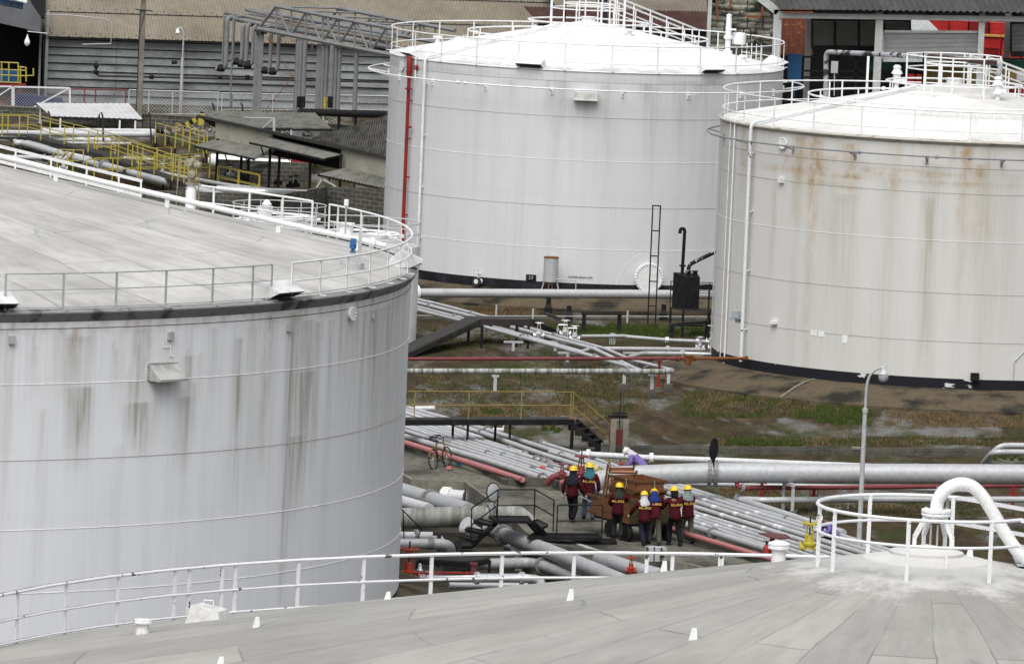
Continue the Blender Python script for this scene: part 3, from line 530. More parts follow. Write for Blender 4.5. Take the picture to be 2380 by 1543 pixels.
th, z = C.hit(*q(15, 2030, 325)); manway(C.e, C.P(th, z, .02), C.P(th, 0, 1)-C.P(th, 0), .2, M['white'], 'inspection_cover', 12, .08)
for x, y in ((65, 478), (985, 455), (1672, 405), (2160, 330)):
    th, z = C.hit(*q(15, x, y)); b = MB(); b.box(C.P(th, z, .05), (.17, .1, .22), th); b.build('name_plate', M['steel'], C.e)
th, z = C.hit(*q(15, 985, 520)); b = MB(); b.tube([C.P(th-.012, z+.3, .03), C.P(th-.012, z, .03), C.P(th, z, .03)], .012, 5); b.tube([C.P(th, z+.1, .03), C.P(th, z-.25, .03), C.P(th+.006, z-.25, .03)], .012, 5); b.build('cable', M['white'], C.e)

# ================================================================ TANK D: foreground tank, mostly its roof
Dk = Tank('storage_tank', (7.52, 132.4), 18.33, 8.47, 9.47, 11.93, 'nearest tank with a grey domed roof and a bent white pipe over its centre', zb=-.2, zblack=.2, pw=1.04)
Dk.shell([MSHC, MBLK], [(6.6, M['white']), (4.7, M['white'])], -.1, .1, .05, lambda T, Z: np.zeros((len(T), 3)), dz=1.)
Dk.roof(MRD, rows=30, n=240, over=.12)
dp = [(-60, 1396), (40, 1378), q(12, 0, 0)]
DP = [(x*.39954, 1215.8+y*.39954) for x, y in ((102, 405), (385, 358), (690, 318), (1018, 272), (1100, 262), (1290, 245), (1368, 240), (1735, 215), (2115, 200))]
DP += [q(12, 525, 730), q(12, 1240, 720), q(12, 1970, 712)]+[q(13, 565, 505), q(13, 795, 510), q(13, 1225, 525), q(13, 1245, 525)]
ths = [Dk.th_at(x, y, 9.47) for x, y in DP]
Dk.rail(M['chip'], Dk.th_at(1790, 1293, 9.47), -PI*.45-2*PI if False else Dk.th_at(-300, 1440, 9.47)+(2*PI if Dk.th_at(-300, 1440, 9.47) < 0 else 0), (.5, .06), ths, rt=.04, n=80, post=.065, br=False)
RB = MB(); zt = 12.66; rr = 1.97
ra = [Dk.th_at(*q(14, x, y), zt, rr) for x, y in ((2340, 825), (1700, 600))]
pa_ = [Dk.th_at(*q(14, x, y), zt, rr) for x, y in ((315, 680), (465, 740), (825, 575), (1215, 828), (1665, 605), (2055, 850))]
s_a, e_a = ra[0], ra[1]
if e_a > s_a: e_a -= 2*PI
for dz in (0, -.46): RB.tube(circ(Dk.c, rr, zt+dz, s_a, e_a, 60), .035 if dz == 0 else .028, 6)
for a in pa_: RB.bar(Dk.P(a, Dk.roofz(rr)-.05, 0, rr), Dk.P(a, zt, 0, rr), .07, .07)
ro = RB.build('centre_railing', M['chip'], Dk.e, True)
b = MB(); e1 = Dk.P(ra[1], zt, 0, rr); ea = Dk.th_at(2640, 1345, 9.47); dd = (Dk.P(1.75, 9.6, -1)); 
for off in (0, 1):
    s_ = Dk.P(ra[off], zt, 0, rr); aa = math.atan2(s_.x-Dk.c[0], -(s_.y-Dk.c[1])); tgt = s_+V((13.6, 5.0 if off else -1.2, 0)); tgt.z = 10.3
    for dz in (0, -.46): b.bar(s_+V((0, 0, dz)), tgt+V((0, 0, dz)), .06, .07)
    for i in range(1, 8):
        p = s_.lerp(tgt, i/8.); r2 = math.hypot(p.x-Dk.c[0], p.y-Dk.c[1]); b.bar(V((p.x, p.y, Dk.roofz(min(r2, Dk.r))-.05)), p, .07, .07)
b.build('stair_railing', M['chip'], Dk.e)
b = MB(); 
for i in range(20): p = V((9.3+i*.62, 133.2+i*.08, 0)); r2 = math.hypot(p.x-Dk.c[0], p.y-Dk.c[1]); b.box((p.x, p.y, Dk.roofz(min(r2, 18))+.1), (.3, 1.3, .04))
b.build('roof_steps', M['steel'], Dk.e)
b = MB(); zz_ = Dk.roofz; b.lathe([(1.14, zz_(1.14)-.01), (1.13, zz_(1.13)+.012), (.66, zz_(.66)+.02), (.66, zz_(.66)+.07), (.64, zz_(.66)+.08), (0, zz_(0)+.09)], (Dk.c[0], Dk.c[1], 0), 48); b.build('centre_plate', roofmat('pale_plate', (.66, .66, .65), (.4, .39, .37), .5, (4, .3, 1)), Dk.e, True)
# bent pipe over the centre
yc = 132.6; pp = [D(*q(14, x, y), yc) for x, y in ((1492, 830), (1495, 720), (1500, 640), (1540, 560), (1620, 490), (1740, 450), (1860, 480), (1960, 580), (2060, 740), (2180, 950), (2300, 1130), (2420, 1240))]
b = MB(); b.tube(bend([pp[0], pp[1], pp[2]]+pp[3:], .3), .118, 14); bp = b.build('gooseneck_pipe', M['white'], Dk.e, True)
f = MB(); flange(f, pp[1]-V((0, 0, .05)), (0, 0, 1), .27, .05); f.build('flange', M['white'], bp)
b = MB(); hub = D(*q(14, 1490, 760), yc)
for dx, dy in ((-.37, -.12), (.3, -.15), (.2, .35), (-.18, .35)):
    k = hub+V((dx*.4, dy*.4, .02)); m_ = hub+V((dx, dy, -.42)); b.bar(hub, k, .07, .07); b.bar(k, m_, .07, .07); b.bar(m_, V((m_.x, m_.y, 11.7)), .07, .07)
b.build('pipe_stand', M['white'], Dk.e)
b = MB(); b.tube([hub-V((.08, 0, .2)), V((hub.x-.08, hub.y, 11.7))], .02, 6); b.tube([hub-V((-.04, 0, .2)), V((hub.x+.04, hub.y, 11.7))], .02, 6); b.build('cable', M['steel'], Dk.e)
def lug(zz, x, y, h, w=.12):
    xy = q(zz, x, y) if zz else (x, y); P = roofP(Dk, *xy)
    if P: b = MB(); b.hexa([P+V(c) for c in ((-w*.6, -.03, -.05), (w*.6, -.03, -.05), (w*.6, .03, -.05), (-w*.6, .03, -.05), (-w*.15, -.03, h), (w*.45, -.03, h), (w*.45, .03, h), (-w*.15, .03, h))]); b.build('roof_lug', M['white'], Dk.e)
lug(0, 595, 1457, .19); lug(12, 1930, 1195, .2); lug(13, 980, 1290, .2, .14); lug(13, 715, 660, .19); lug(14, 1585, 1300, .22, .05); lug(0, 512, 1541, .12, .12); lug(14, 1825, 1150, .16); lug(0, 900, 1392, .14)
P = roofP(Dk, 331, 1472); b = MB(); b.lathe([(.15, -.1), (.11, .18), (.11, .2), (.18, .2), (.18, .23), (.17, .24), (.17, .27), (0, .28)], P, 16); b.build('roof_nozzle', paint('rusty_white', (.7, .7, .7), (.3, .18, .1), .8, 6., .6, lo=.55, hi=.65), Dk.e, True)
P = roofP(Dk, 487, 1440); b = MB(); R = Matrix.Rotation(-.35, 3, 'Z'); w_, d_, h_ = .34, .28, .28
cs = [P+R@V(c) for c in ((-w_*1.15, -d_, -.1), (w_, -d_, -.1), (w_, d_, -.1), (-w_*1.15, d_, -.1), (-w_*.85, -d_*.9, h_), (w_*.8, -d_*.9, h_*.72), (w_*.8, d_*.9, h_*.72), (-w_*.85, d_*.9, h_))]
b.hexa(cs); o = b.build('hatch_cover', paint('scuffed_white_cover', (.62, .62, .61), (.3, .3, .29), .7, 5.), Dk.e); b = MB(); b.tube([P+V((-.12, 0, h_)), P+V((-.12, 0, h_+.09)), P+V((.06, 0, h_+.09)), P+V((.06, 0, h_))], .012, 5); b.build('handle', M['white'], o)
P = roofP(Dk, *q(13, 1755, 575)); b = MB(); b.lathe([(.13, -.2), (.13, .22), (.2, .23), (.2, .27), (.19, .28), (.19, .3), (.2, .3), (.2, .33), (.1, .37), (0, .37)], P, 18); b.build('roof_nozzle', M['white'], Dk.e, True)
# ================================================================ GROUND
ZN.update({20: (930.5, 930.5, .11444), 21: (1134.3, 1005.2, .11444), 22: (1562.2, 1113.9, .11444), 23: (1765.9, 1154.7, .11444), 24: (1657.3, 1005.2, .30365), 25: (916.9, 1113.9, .11444), 26: (916.9, 1243, .15696)})
def g(z, x, y, h=0.): return G(*q(z, x, y), h)
def groundmat():
    m, t, b = nodes('yard_ground')
    fine = tex(t, 11., 8., rough=.75); mid = tex(t, 1.1, 8., (1, .3, 1), rough=.72, dist=.3); big = tex(t, .28, 8., (1, .3, 1), rough=.7, dist=.3); mid2 = tex(t, .6, 8., (.8, .25, 1), rough=.7, dist=.3)
    gravel = mixc(t, ramp(t, fine, .3, .7), (.075, .074, .07), (.24, .24, .235)); soil = mixc(t, ramp(t, fine, .3, .7), (.016, .012, .007), (.062, .045, .026)); dry = mixc(t, ramp(t, fine, .25, .7), (.045, .032, .018), (.13, .09, .05)); green = mixc(t, ramp(t, fine, .3, .7), (.02, .028, .008), (.06, .075, .022))
    c = mixc(t, ramp(t, big, .5, .57), soil, gravel); c = mixc(t, ramp(t, mid, .44, .64, 0, .85), c, dry); c = mixc(t, ramp(t, mid2, .5, .6, 0, .8), c, green); c = mixc(t, 1., c, ramp(t, tex(t, 16., 4., rough=.7), .35, .65, .55, 1.4), 'MULTIPLY'); c = mixc(t, ramp(t, tex(t, 2.6, 8., (1, .35, 1), rough=.7), .55, .68, 0, .7), c, soil)
    t.links.new(c, b.inputs['Base Color']); b.inputs['Roughness'].default_value = .95; b.inputs['Specular IOR Level'].default_value = .1
    bn = N(t, 'ShaderNodeBump', Strength=.9, Distance=.04); t.links.new(fine, bn.inputs['Height']); t.links.new(bn.outputs[0], b.inputs['Normal']); return m
GM = groundmat()
edge = [(925, 1100), (955, 1118), (1078, 1123), (1130, 1160), (1158, 1177), (1245, 1262), (1420, 1288), (1600, 1314), (1720, 1350)]
pit = [G(x, y) for x, y in edge]; pit = [V((-40, pit[0].y-.0, 0))]+pit+[V((pit[-1].x+4, 196, 0)), V((-40, 196, 0))]
PZ = -1.0
b = MB(); OUT = [V((-900, -60, 0)), V((900, -60, 0)), V((900, 2600, 0)), V((-900, 2600, 0))]
import bmesh
bm = bmesh.new(); ov = [bm.verts.new(p) for p in OUT]; iv = [bm.verts.new(p) for p in pit]
es = [bm.edges.new((ov[i], ov[(i+1) % 4])) for i in range(4)]+[bm.edges.new((iv[i], iv[(i+1) % len(iv)])) for i in range(len(iv))]
bmesh.ops.triangle_fill(bm, use_beauty=True, edges=es, normal=(0, 0, 1)); me = bpy.data.meshes.new('ground'); bm.to_mesh(me); bm.free(); me.materials.append(GM)
tag(obj := bpy.data.objects.new('ground', me), kind='structure'); COL.objects.link(obj)
b = MB(); b.quad(*[V((p.x, p.y, PZ)) for p in pit][::-1]); tag(b.build('pit_floor', paint('pit_soil', (.06, .055, .04), (.02, .02, .015), .8, .8, .95, fine=.3)), kind='structure')
b = MB()
for i in range(len(pit)-3): a_, c_ = pit[i], pit[i+1]; n_ = (c_-a_).cross(V((0, 0, 1))).normalized()*.12; b.hexa([a_+V((0, 0, PZ)), c_+V((0, 0, PZ)), c_-n_+V((0, 0, PZ)), a_-n_+V((0, 0, PZ)), a_+V((0, 0, .06)), c_+V((0, 0, .06)), c_-n_+V((0, 0, .06)), a_-n_+V((0, 0, .06))])
tag(b.build('retaining_wall', M['conc']), 'stained concrete retaining wall edging the sunken area of large pipes', 'retaining wall')
slabm = paint('oil_stained_concrete', (.15, .145, .12), (.03, .029, .025), .9, .55, .85, lo=.4, hi=.68, bump=.01, fine=.3, stretch=(1, .5, 1))
kerb = [g(20, -900, 640), g(20, 60, 960), g(20, 1500, 1370), g(21, 380, 1075), g(21, 1330, 1110), g(21, 1500, 1190), (1345, 1150), (1490, 1205), g(22, 330, 1230), g(22, 1300, 1530), (1850, 1345)]
kerb = [k if isinstance(k, V) else G(*k) for k in kerb]
sl = kerb[:]+[pit[-3]+V((.1, .1, 0))]+[p for p in pit[1:-2][::-1]]
b = MB(); bm = bmesh.new(); vs = [bm.verts.new((p.x, p.y, .012)) for p in sl]; bm.faces.new(vs); bmesh.ops.triangulate(bm, faces=bm.faces[:]); me = bpy.data.meshes.new('pavement'); bm.to_mesh(me); bm.free()
for p in me.polygons:
    if p.normal.z < 0: p.flip()
me.materials.append(slabm); o = bpy.data.objects.new('pavement', me); COL.objects.link(o); tag(o, kind='structure')
b = MB()
for i in range(len(kerb)-1): b.bar(kerb[i]+V((0, 0, .08)), kerb[i+1]+V((0, 0, .08)), .16, .2 if i != 3 else .2)
b.bar(kerb[3]+V((0, 0, .15)), kerb[4]+V((0, 0, .15)), .2, .32); b.bar(kerb[4]+V((0, 0, .15)), kerb[5]+V((0, 0, .12)), .2, .32)
tag(b.build('pipe_trench_kerb', M['concd']), 'mossy concrete kerb running beside the faded pink pipe', 'kerb')
def mound(t, prof, label, n=144, mat=None):
    b = MB(); b.lathe([(t.r+a, z) for a, z in prof], (t.c[0], t.c[1], 0), n); o = b.build('tank_foundation', mat or MOUND, None, True, loc=(t.c[0], t.c[1], 0)); tag(o, label, 'tank foundation'); return o
MOUND = paint('tan_bitumen_mound', (.095, .076, .05), (.02, .019, .016), .95, .8, .9, lo=.46, hi=.62, bump=.015, fine=.18, stretch=(1, 1, 1.5))
mound(A, [(-.4, .63), (.12, .61), (.5, .55), (1.3, .25), (2.0, .04), (2.05, .1), (2.2, .1), (2.2, -.1)], 'tan concrete skirt around the base of the clean white tank')
mo = mound(B, [(-.4, .63), (.15, .62), (.7, .58), (1.3, .46), (2., .27), (2.55, .06), (2.6, .12), (2.78, .12), (2.8, -.1)], 'bulging tan concrete skirt around the base of the rust streaked tank')
for xy in ((1882, 890), (1571, 858)):
    th = B.th_at(*xy, .5, B.r+.6); b = MB(); b.tube([B.P(th, .64, .3), B.P(th, .57, 1.), B.P(th, .36, 1.8), B.P(th, .1, 2.58)], .04, 6); b.build('joint_strip', M['conc'], mo)
mound(C, [(-.4, -.08), (.15, -.1), (.9, -.25), (1.7, -.7), (2.1, -1.05)], 'brown concrete skirt at the foot of the huge left tank')
mound(Dk, [(-.4, -.05), (.15, -.06), (1., -.1)], 'concrete skirt under the nearest tank', 96)

# ================================================================ pipes, flanges, valves
def pipe(label, pts, r, mat='pipe', fl=(), bd=.3, name='pipe', n=12, group=None, fr=1.75, fm='flange', cat='pipe'):
    P = [p if isinstance(p, V) else g(*p) for p in pts]; b = MB(); path = bend(P, bd) if len(P) > 2 else P
    b.tube(path, r, n); o = b.build(name, M[mat], None, True); tag(o, label, cat, group)
    for f in fl:
        if isinstance(f, tuple): i, t = f; c = P[i].lerp(P[i+1], t); ax = P[i+1]-P[i]
        fb = MB(); flange(fb, c, ax, r*fr, .035+r*.12); fb.build('flange', M[fm], o, True)
    return o
def on(o_pts, i, t): return o_pts
def post(P, h, w=.1, mat='steel', base=.3, cap=.5, name='pipe_support', label=None, group='pipe supports in the yard', rz=0, bb=.25, zb=0.):
    P = V((P.x, P.y, zb)); e = empty(name, P, label, 'pipe support', group)
    if base: b = MB(); b.box(P+V((0, 0, bb/2)), (base, base, bb), rz); b.build('footing', M['concd'], e)
    b = MB(); b.box(P+V((0, 0, (bb+h)/2)), (w, w, h-bb), rz); b.build('post', M[mat], e)
    if cap: b = MB(); b.box(P+V((0, 0, h-.03)), (cap, w*1.1, .07), rz); b.build('cross_beam', M[mat], e)
    return e
def valve(P, s=.5, mat='silver', wm=None, label=None, ax=(1, 0, 0), group=None, name='gate_valve', stem=True):
    P = V(P); e = empty(name, P, label, 'valve', group); wm = wm or mat; ax = V(ax).normalized(); b = MB()
    b.lathe([(s*.13, -s*.3), (s*.13, s*.3)], P, 12, ax)
    for k in (-.3, .3): b.lathe([(s*.22, -.02), (s*.22, .02)], P+ax*s*k, 14, ax)
    b.lathe([(s*.14, -s*.2), (s*.19, -s*.05), (s*.19, s*.08), (s*.23, s*.1), (s*.23, s*.17), (s*.12, s*.2), (s*.09, s*.42), (0, s*.43)], P, 14)
    b.build('valve_body', M[mat], e, True); y = MB()
    for k in (-1, 1): y.bar(P+ax*k*s*.14+V((0, 0, s*.15)), P+ax*k*s*.07+V((0, 0, s*.72)), s*.05)
    y.box(P+V((0, 0, s*.72)), (s*.2, s*.12, s*.06)); y.build('yoke', M[mat], e)
    w = MB(); w.tube(circ((P.x, P.y), s*.26, P.z+s*.8, n=18), s*.028, 6, closed=True)
    for k in range(3): a = k*PI/3; d = V((math.cos(a), math.sin(a), 0))*s*.26; w.bar(P-d+V((0, 0, s*.8)), P+d+V((0, 0, s*.8)), s*.035)
    w.build('handwheel', M[wm], e, True)
    if stem: b = MB(); b.cyl(P+V((0, 0, s*.3)), P+V((0, 0, s*1.02)), s*.03, 6); b.build('stem', M['dark'], e)
    return e
# zone behind: between the clean tank and the platform
o = pipe('long fat silver pipe along the foot of the clean white tank', [(8, -600, 400, .85), (8, 170, 403, .85), (8, 1600, 411, .85), (9, 1900, 424, .85)], .185, 'pipe', [(0, .99), (1, .02)], bd=.1, fm='white')
for x, y, lab in ((1390, 600, 'flared dark pipe post with tie beam, behind the long fat silver pipe'), (1575, 668, 'flared dark pipe post at the near end of the tie beam'), (2432, 655, 'flared dark pipe post beside the black oil box')):
    P = g(8, x, y); e = empty('pipe_post', P, lab, 'pipe support', 'flared posts under the fat silver pipe'); b = MB(); s = .16
    b.hexa([P+V(c) for c in ((-s, -s, 0), (s, -s, 0), (s, s, 0), (-s, s, 0), (-s, -s, .28), (s, -s, .28), (s, s, .28), (-s, s, .28))]); b.hexa([P+V(c) for c in ((-s, -s, .28), (s, -s, .28), (s, s, .28), (-s, s, .28), (-.1, -.1, .45), (.1, -.1, .45), (.1, .1, .45), (-.1, .1, .45))]); b.box(P+V((0, 0, .56)), (.2, .2, .24)); b.build('post', M['black'], e)
a_, c_ = g(8, 1390, 600, .68), g(8, 1575, 668, .66); b = MB(); b.bar(a_+V((-.1, .4, 0)), c_+V((.05, -.05, 0)), .12, .1); tag(b.build('tie_beam', M['dark']), 'dark beam joining two flared posts under the fat silver pipe', 'beam')
L4 = [('farthest of the four thin silver pipes slanting under the black footbridge', [(8, -200, 380, .7), (8, 350, 492, .7), (8, 870, 628, .7), (8, 1180, 712, .7), (8, 1900, 905, .7), (9, 430, 1010, .7), (9, 800, 1100, .7)], .062, [(1, .68), (3, .38)]),
      ('second farthest of the four thin silver pipes slanting under the black footbridge', [(8, -200, 395, .7), (8, 145, 475, .7), (8, 740, 625, .7), (8, 1060, 712, .7), (8, 1800, 905, .7), (9, 490, 1102, .7)], .075, [(1, .3), (3, .3)]),
      ('third of the four thin silver pipes slanting under the black footbridge', [(8, -200, 440, .7), (8, 145, 512, .7), (8, 620, 635, .7), (8, 900, 712, .7), (8, 1700, 935, .7)], .06, [(1, .84), (3, .4)]),
      ('nearest of the four thin silver pipes slanting under the black footbridge', [(8, -200, 455, .7), (8, 145, 540, .7), (8, 600, 655, .7), (8, 820, 712, .7), (8, 1830, 985, .7), (8, 2215, 1098, .7)], .075, [(3, .34), (3, .99)])]
for lab, pts, r, fl in L4: pipe(lab, pts, r, 'pipe', fl, .2)
o = pipe('mould streaked silver pipe on concrete footed posts', [(8, -600, 1105, 1.), (8, 120, 1110, 1.), (8, 2110, 1112, 1.), (9, 700, 1114, 1.), (9, 800, 1110, 1.)], .1, 'pipegreen', [(1, .995)], .3)
pipe('dull red water pipe ending at a rusty strainer by the rust streaked tank', [(8, -600, 1000, 1.05), (8, 125, 1000, 1.05), (9, 890, 995, 1.05)], .062, 'maroon', [(1, .98)], .1, fm='rust')
pipe('short rusty pipe between the strainer and the rust streaked tank', [(9, 985, 995, 1.05), (9, 1470, 995, 1.05)], .055, 'rust', [(0, .02), (0, .99)], .1, fm='rust')
P = g(9, 938, 1000, 1.05); b = MB(); b.lathe([(.11, -.24), (.12, 0), (.14, .1), (.17, .1), (.17, .15), (0, .15)], P, 12); b.tube([P+V((-.16, 0, 0)), P+V((.16, 0, 0))], .08, 8); tag(b.build('strainer', M['rust'], None, True), 'rusty strainer pot on the dull red water pipe', 'strainer')
pipe('silver pipe with a bright lagged end leading to the farthest valve of the rusty tank', [(8, 1690, 795, .6), (8, 2090, 793, .6), (9, 375, 797, .6), (9, 740, 828, .6), (9, 1120, 845, .6)], .07, 'pipe', [(3, .02), (3, .75)], .2, fm='silver')
pipe('silver pipe stepping up beside the red pipe towards the valve cluster', [(8, 1680, 940, .62), (8, 1790, 905, .62), (9, 760, 912, .62), (9, 1090, 918, .62)], .08, 'pipe', [(1, .99), (2, .8)], .3, fm='silver')
pipe('silver pipe with bright sleeve just behind the rusty strainer', [(8, 2130, 982, .62), (9, 530, 948, .62), (9, 890, 952, .62), (9, 1200, 962, .62)], .085, 'silver', [(1, .99), (2, .95)], .3, fm='silver')
b = MB(); P = [g(8, -500, 606, .3), g(8, 1100, 612, .3), g(9, 1300, 618, .3)]; b.tube(P, .022, 6); o = tag(b.build('rail_pipe', M['steel'], None, True), 'thin pale pipe on short stakes in front of the clean tank', 'pipe')
for x, y in ((918, 622), (1250, 655), (2105, 675)): P = g(8, x, y); b = MB(); b.box(P+V((0, 0, .25)), (.07, .04, .5)); b.build('stake', M['steel'], o)
b = MB(); 
for a_, c_ in zip((g(8, -500, 650), ), (g(9, 1300, 650), )): b.bar(a_+V((0, 0, .04)), c_+V((0, 0, .04)), .3, .1)
tag(b.build('drain_channel', M['concd']), 'dark low concrete drain edge behind the thin staked pipe', 'drain')
k = 0
for x, y, h, z_ in ((905, 1365, .88, 8), (355, 1300, .88, 9), (605, 1352, .88, 9), (755, 1300, .88, 9)):
    post(g(z_, x, y), h, .12, 'pipe', .32, .3 if k else .26, label=['silver post on a concrete foot under the mouldy pipe, far from the others', 'silver post left of the nearest footing under the mouldy pipe', 'silver post on the nearest dark footing below the pipe corner', 'silver post on a block under the pipe corner'][k], group='posts under the mouldy pipe', bb=.32); k += 1
for i, (x, y, lab) in enumerate(((1070, 985, 'steel trestle under the slanting pipes beyond the black footbridge'), (1560, 1085, 'steel trestle behind the dull red pipe'), (1450, 985, 'steel trestle half hidden under the slanting pipes'), (2150, 1085, 'steel trestle under the slanting pipes near their corner'))):
    post(g(8, x, y), .62, .1, 'pipe', .28, .75, label=lab, group='trestles under the slanting pipes', rz=.2)
P = g(9, 668, 1245); b = MB(); b.box(P+V((0, 0, .45)), (.09, .09, .9)); b.box(P+V((0, 0, .92)), (.2, .12, .06)); b.box(P+V((0, 0, .03)), (.25, .25, .08)); tag(b.build('hydrant_stub', M['red']), 'short red steel stub post beside the tank skirt', 'post')
P = g(9, 250, 880); b = MB(); b.box(P+V((0, 0, .42)), (.2, .12, .14)); [b.bar(P+V((dx, 0, .05)), P+V((dx, 0, .38)), .03) for dx in (-.1, -.03, .04, .1)]; tag(b.build('pipe_shoe', M['steel']), 'small forked pipe shoe under the far silver pipe', 'pipe shoe')
vg = 'silver gate valves near the tanks'
for (z_, x, y, h), s, lab in [((8, 1305, 790, .72), .62, 'silver valve on the slanting pipes just right of the black footbridge'), ((8, 1545, 775, .74), .66, 'tallest silver valve on the slanting pipes right of the footbridge'), ((8, 1630, 815, .72), .6, 'silver valve in front of the tallest one on the slanting pipes'),
    ((9, 1045, 895, .66), .5, 'small silver valve leftmost of the cluster at the rusty tank'), ((9, 1160, 850, .8), .8, 'tallest silver valve of the cluster at the rusty tank'), ((9, 1175, 905, .66), .75, 'silver valve right in front of the tallest one of the cluster'), ((9, 1305, 915, .72), .66, 'rightmost silver valve of the cluster against the tank wall'), ((9, 1240, 950, .6), .5, 'low silver valve just above the short rusty pipe')]:
    P = g(z_, x, y, h); valve(P, s, label=lab, group=vg)
for x, y in ((1480, 690), (1570, 720)): P = g(8, x, y, 1.15); b = MB(); b.tube(bend([P+V((0, 0, -.4)), P, P+V((.35, 0, 0))], .06), .022, 6); b.lathe([(.05, -.06), (.05, .06)], P+V((0, 0, -.2)), 8); tag(b.build('bypass_pipe', M['silver'], None, True), 'thin silver bypass pipe %s the tallest valve right of the footbridge' % ('left of' if x < 1500 else 'right of'), 'pipe')
# black footbridge over the slanting pipes
e = empty('footbridge', g(8, 720, 905), 'black steel footbridge with a long sloping ramp over the slanting pipes', 'footbridge'); h = .95
Q = [g(8, 670, 622, h), g(8, 1205, 626, h), g(8, 1255, 655, h), g(8, 780, 652, h)]
b = MB(); b.slab([Q[3], Q[2], Q[1], Q[0]], -.1 if False else .05); b.bar(Q[3]-V((0, 0, .1)), Q[2]-V((0, 0, .1)), .06, .22); b.bar(Q[0]-V((0, 0, .1)), Q[1]-V((0, 0, .1)), .06, .22); b.build('deck', paint('worn_black_deck', (.045, .038, .036), (.02, .018, .018), .7, 2., .6), e)
R0 = [g(8, 60, 900, .1), g(8, 60, 985, .1)]; b = MB(); b.slab([R0[1], Q[3], Q[0], R0[0]], .05); b.bar(R0[1]-V((0, 0, .06)), Q[3]-V((0, 0, .1)), .06, .2); b.bar(R0[0]-V((0, 0, .06)), Q[0]-V((0, 0, .1)), .06, .2); b.build('ramp', M['dark'], e)
R1 = [g(8, 1455, 745, .15), g(8, 1500, 778, .12)]; b = MB(); b.slab([Q[2], R1[1], R1[0], Q[1]], .05); b.bar(Q[2]-V((0, 0, .08)), R1[1], .06, .2); b.build('ramp', M['black'], e)
for x, y in ((665, 885), (785, 903), (1205, 905), (1100, 893)): P = g(8, x, y); b = MB(); b.bar(P, P+V((0, 0, .9)), .11, .11); b.build('leg', M['black'], e)
# portal frame, ladder, oil box on its stand
def portal(p1, p2, h, label, w=.16):
    e = empty('portal_frame', (p1+p2)/2, label, 'frame')
    for p in (p1, p2): b = MB(); b.hexa([p+V(c) for c in ((-.13, -.13, 0), (.13, -.13, 0), (.13, .13, 0), (-.13, .13, 0), (-w/2, -w/2, h*.45), (w/2, -w/2, h*.45), (w/2, w/2, h*.45), (-w/2, w/2, h*.45))]); b.box(p+V((0, 0, h*.72)), (w, w, h*.54)); b.build('leg', M['black'], e)
    b = MB(); b.bar(p1+V((-.1, 0, h)), p2+V((.1, 0, h)), .13, .13); b.build('beam', M['dark'], e); return e
portal(g(8, 1710, 762), g(8, 2030, 758), .78, 'empty dark portal frame in the grass left of the black ladder')
portal(g(9, 790, 830), g(9, 1110, 800), .6, 'low dark portal frame in front of the black oil box stand')
P0, P1 = G(1505.3, 754.5), G(1522.8, 754.5); P1.y = P0.y; hh = D(1516.5, 476.6, P0.y).z; e = empty('ladder', P0, 'free standing tall black ladder in front of the clean white tank', 'ladder')
for p in (P0, P1): b = MB(); b.bar(p, V((p.x, p.y, hh)), .055, .055); b.build('stile', M['black'], e)
for yy in (478, 536, 594.8, 653.7, 711): z_ = D(1515, yy, P0.y).z; b = MB(); b.bar((P0.x, P0.y-.03, z_), (P1.x, P0.y-.03, z_), .045, .045); b.build('rung', M['black'], e)
SY = G(*q(9, 885, 800)).y; W = lambda x, y, dy=0.: D(*q(9, x, y), SY+dy)
e = empty('oil_box_stand', W(980, 790), 'black steel stand with railing and work platform', 'stand'); zp = W(900, 548).z
b = MB(); b.slab([V((W(775, 548).x, SY+.7, zp)), V((W(905, 560).x, SY-.1, zp)), V((W(1290, 560).x, SY-.1, zp)), V((W(1290, 548).x, SY+.9, zp))], -.07); b.build('platform', M['dark'], e)
for x, dy in ((780, .6), (895, -.05), (1125, -.05), (1130, .8)): b = MB(); p = W(x, 560, dy); b.bar((p.x, p.y, 0), (p.x, p.y, zp), .09, .09); b.build('leg', M['black'], e)
b = MB(); zr2 = W(1100, 325).z; [b.tube([V((W(785, 325).x, SY+.7, z_)), V((W(1250, 325).x, SY+.85, z_)), V((W(1280, 330).x, SY-.05, z_)), V((W(1040, 330).x, SY-.05, z_))], .018, 5) for z_ in (zr2, zr2-.35)]; [b.bar((W(x, 330).x, SY+dy, zp), (W(x, 330).x, SY+dy, zr2), .04, .04) for x, dy in ((785, .7), (1140, .8), (1128, -.05))]
b.bar(W(800, 700), W(1180, 700), .05, .05); b.build('railing', M['black'], e)
e = empty('oil_box', W(910, 560), 'tall matt black steel box with pipe stubs standing on a platform', 'oil separator box'); zt = W(900, 250).z
x0, x1, x2 = W(800, 400).x, W(915, 400).x, W(1040, 400).x; b = MB(); yb = SY-.05
b.add([(x0, yb+.65, zp), (x1, yb, zp), (x2, yb+.12, zp), (x2-.1, yb+.8, zp), (x0, yb+.65, zt+.08), (x1, yb, zt-.03), (x2, yb+.12, zt-.03), (x2-.1, yb+.8, zt+.08)], [(0, 3, 2, 1), (4, 5, 6, 7), (0, 1, 5, 4), (1, 2, 6, 5), (2, 3, 7, 6), (3, 0, 4, 7)]); b.bar((x1, yb-.015, zp+.02), (x2, yb+.1, zp+.02), .03, .04); b.build('casing', M['black'], e)
b = MB(); vx = W(885, 240).x; b.tube(bend([V((vx, yb+.4, zt)), V((vx+.03, yb+.4, D(1590, 534, SY).z)), V((vx-.14, yb+.4, D(1590, 534, SY).z+.02)), V((vx-.16, yb+.4, D(1590, 545, SY).z))], .12), .07, 10); b.lathe([(.13, 0), (.13, .06)], (vx, yb+.4, zt+.35), 12); b.build('vent_pipe', M['black'], e, True)
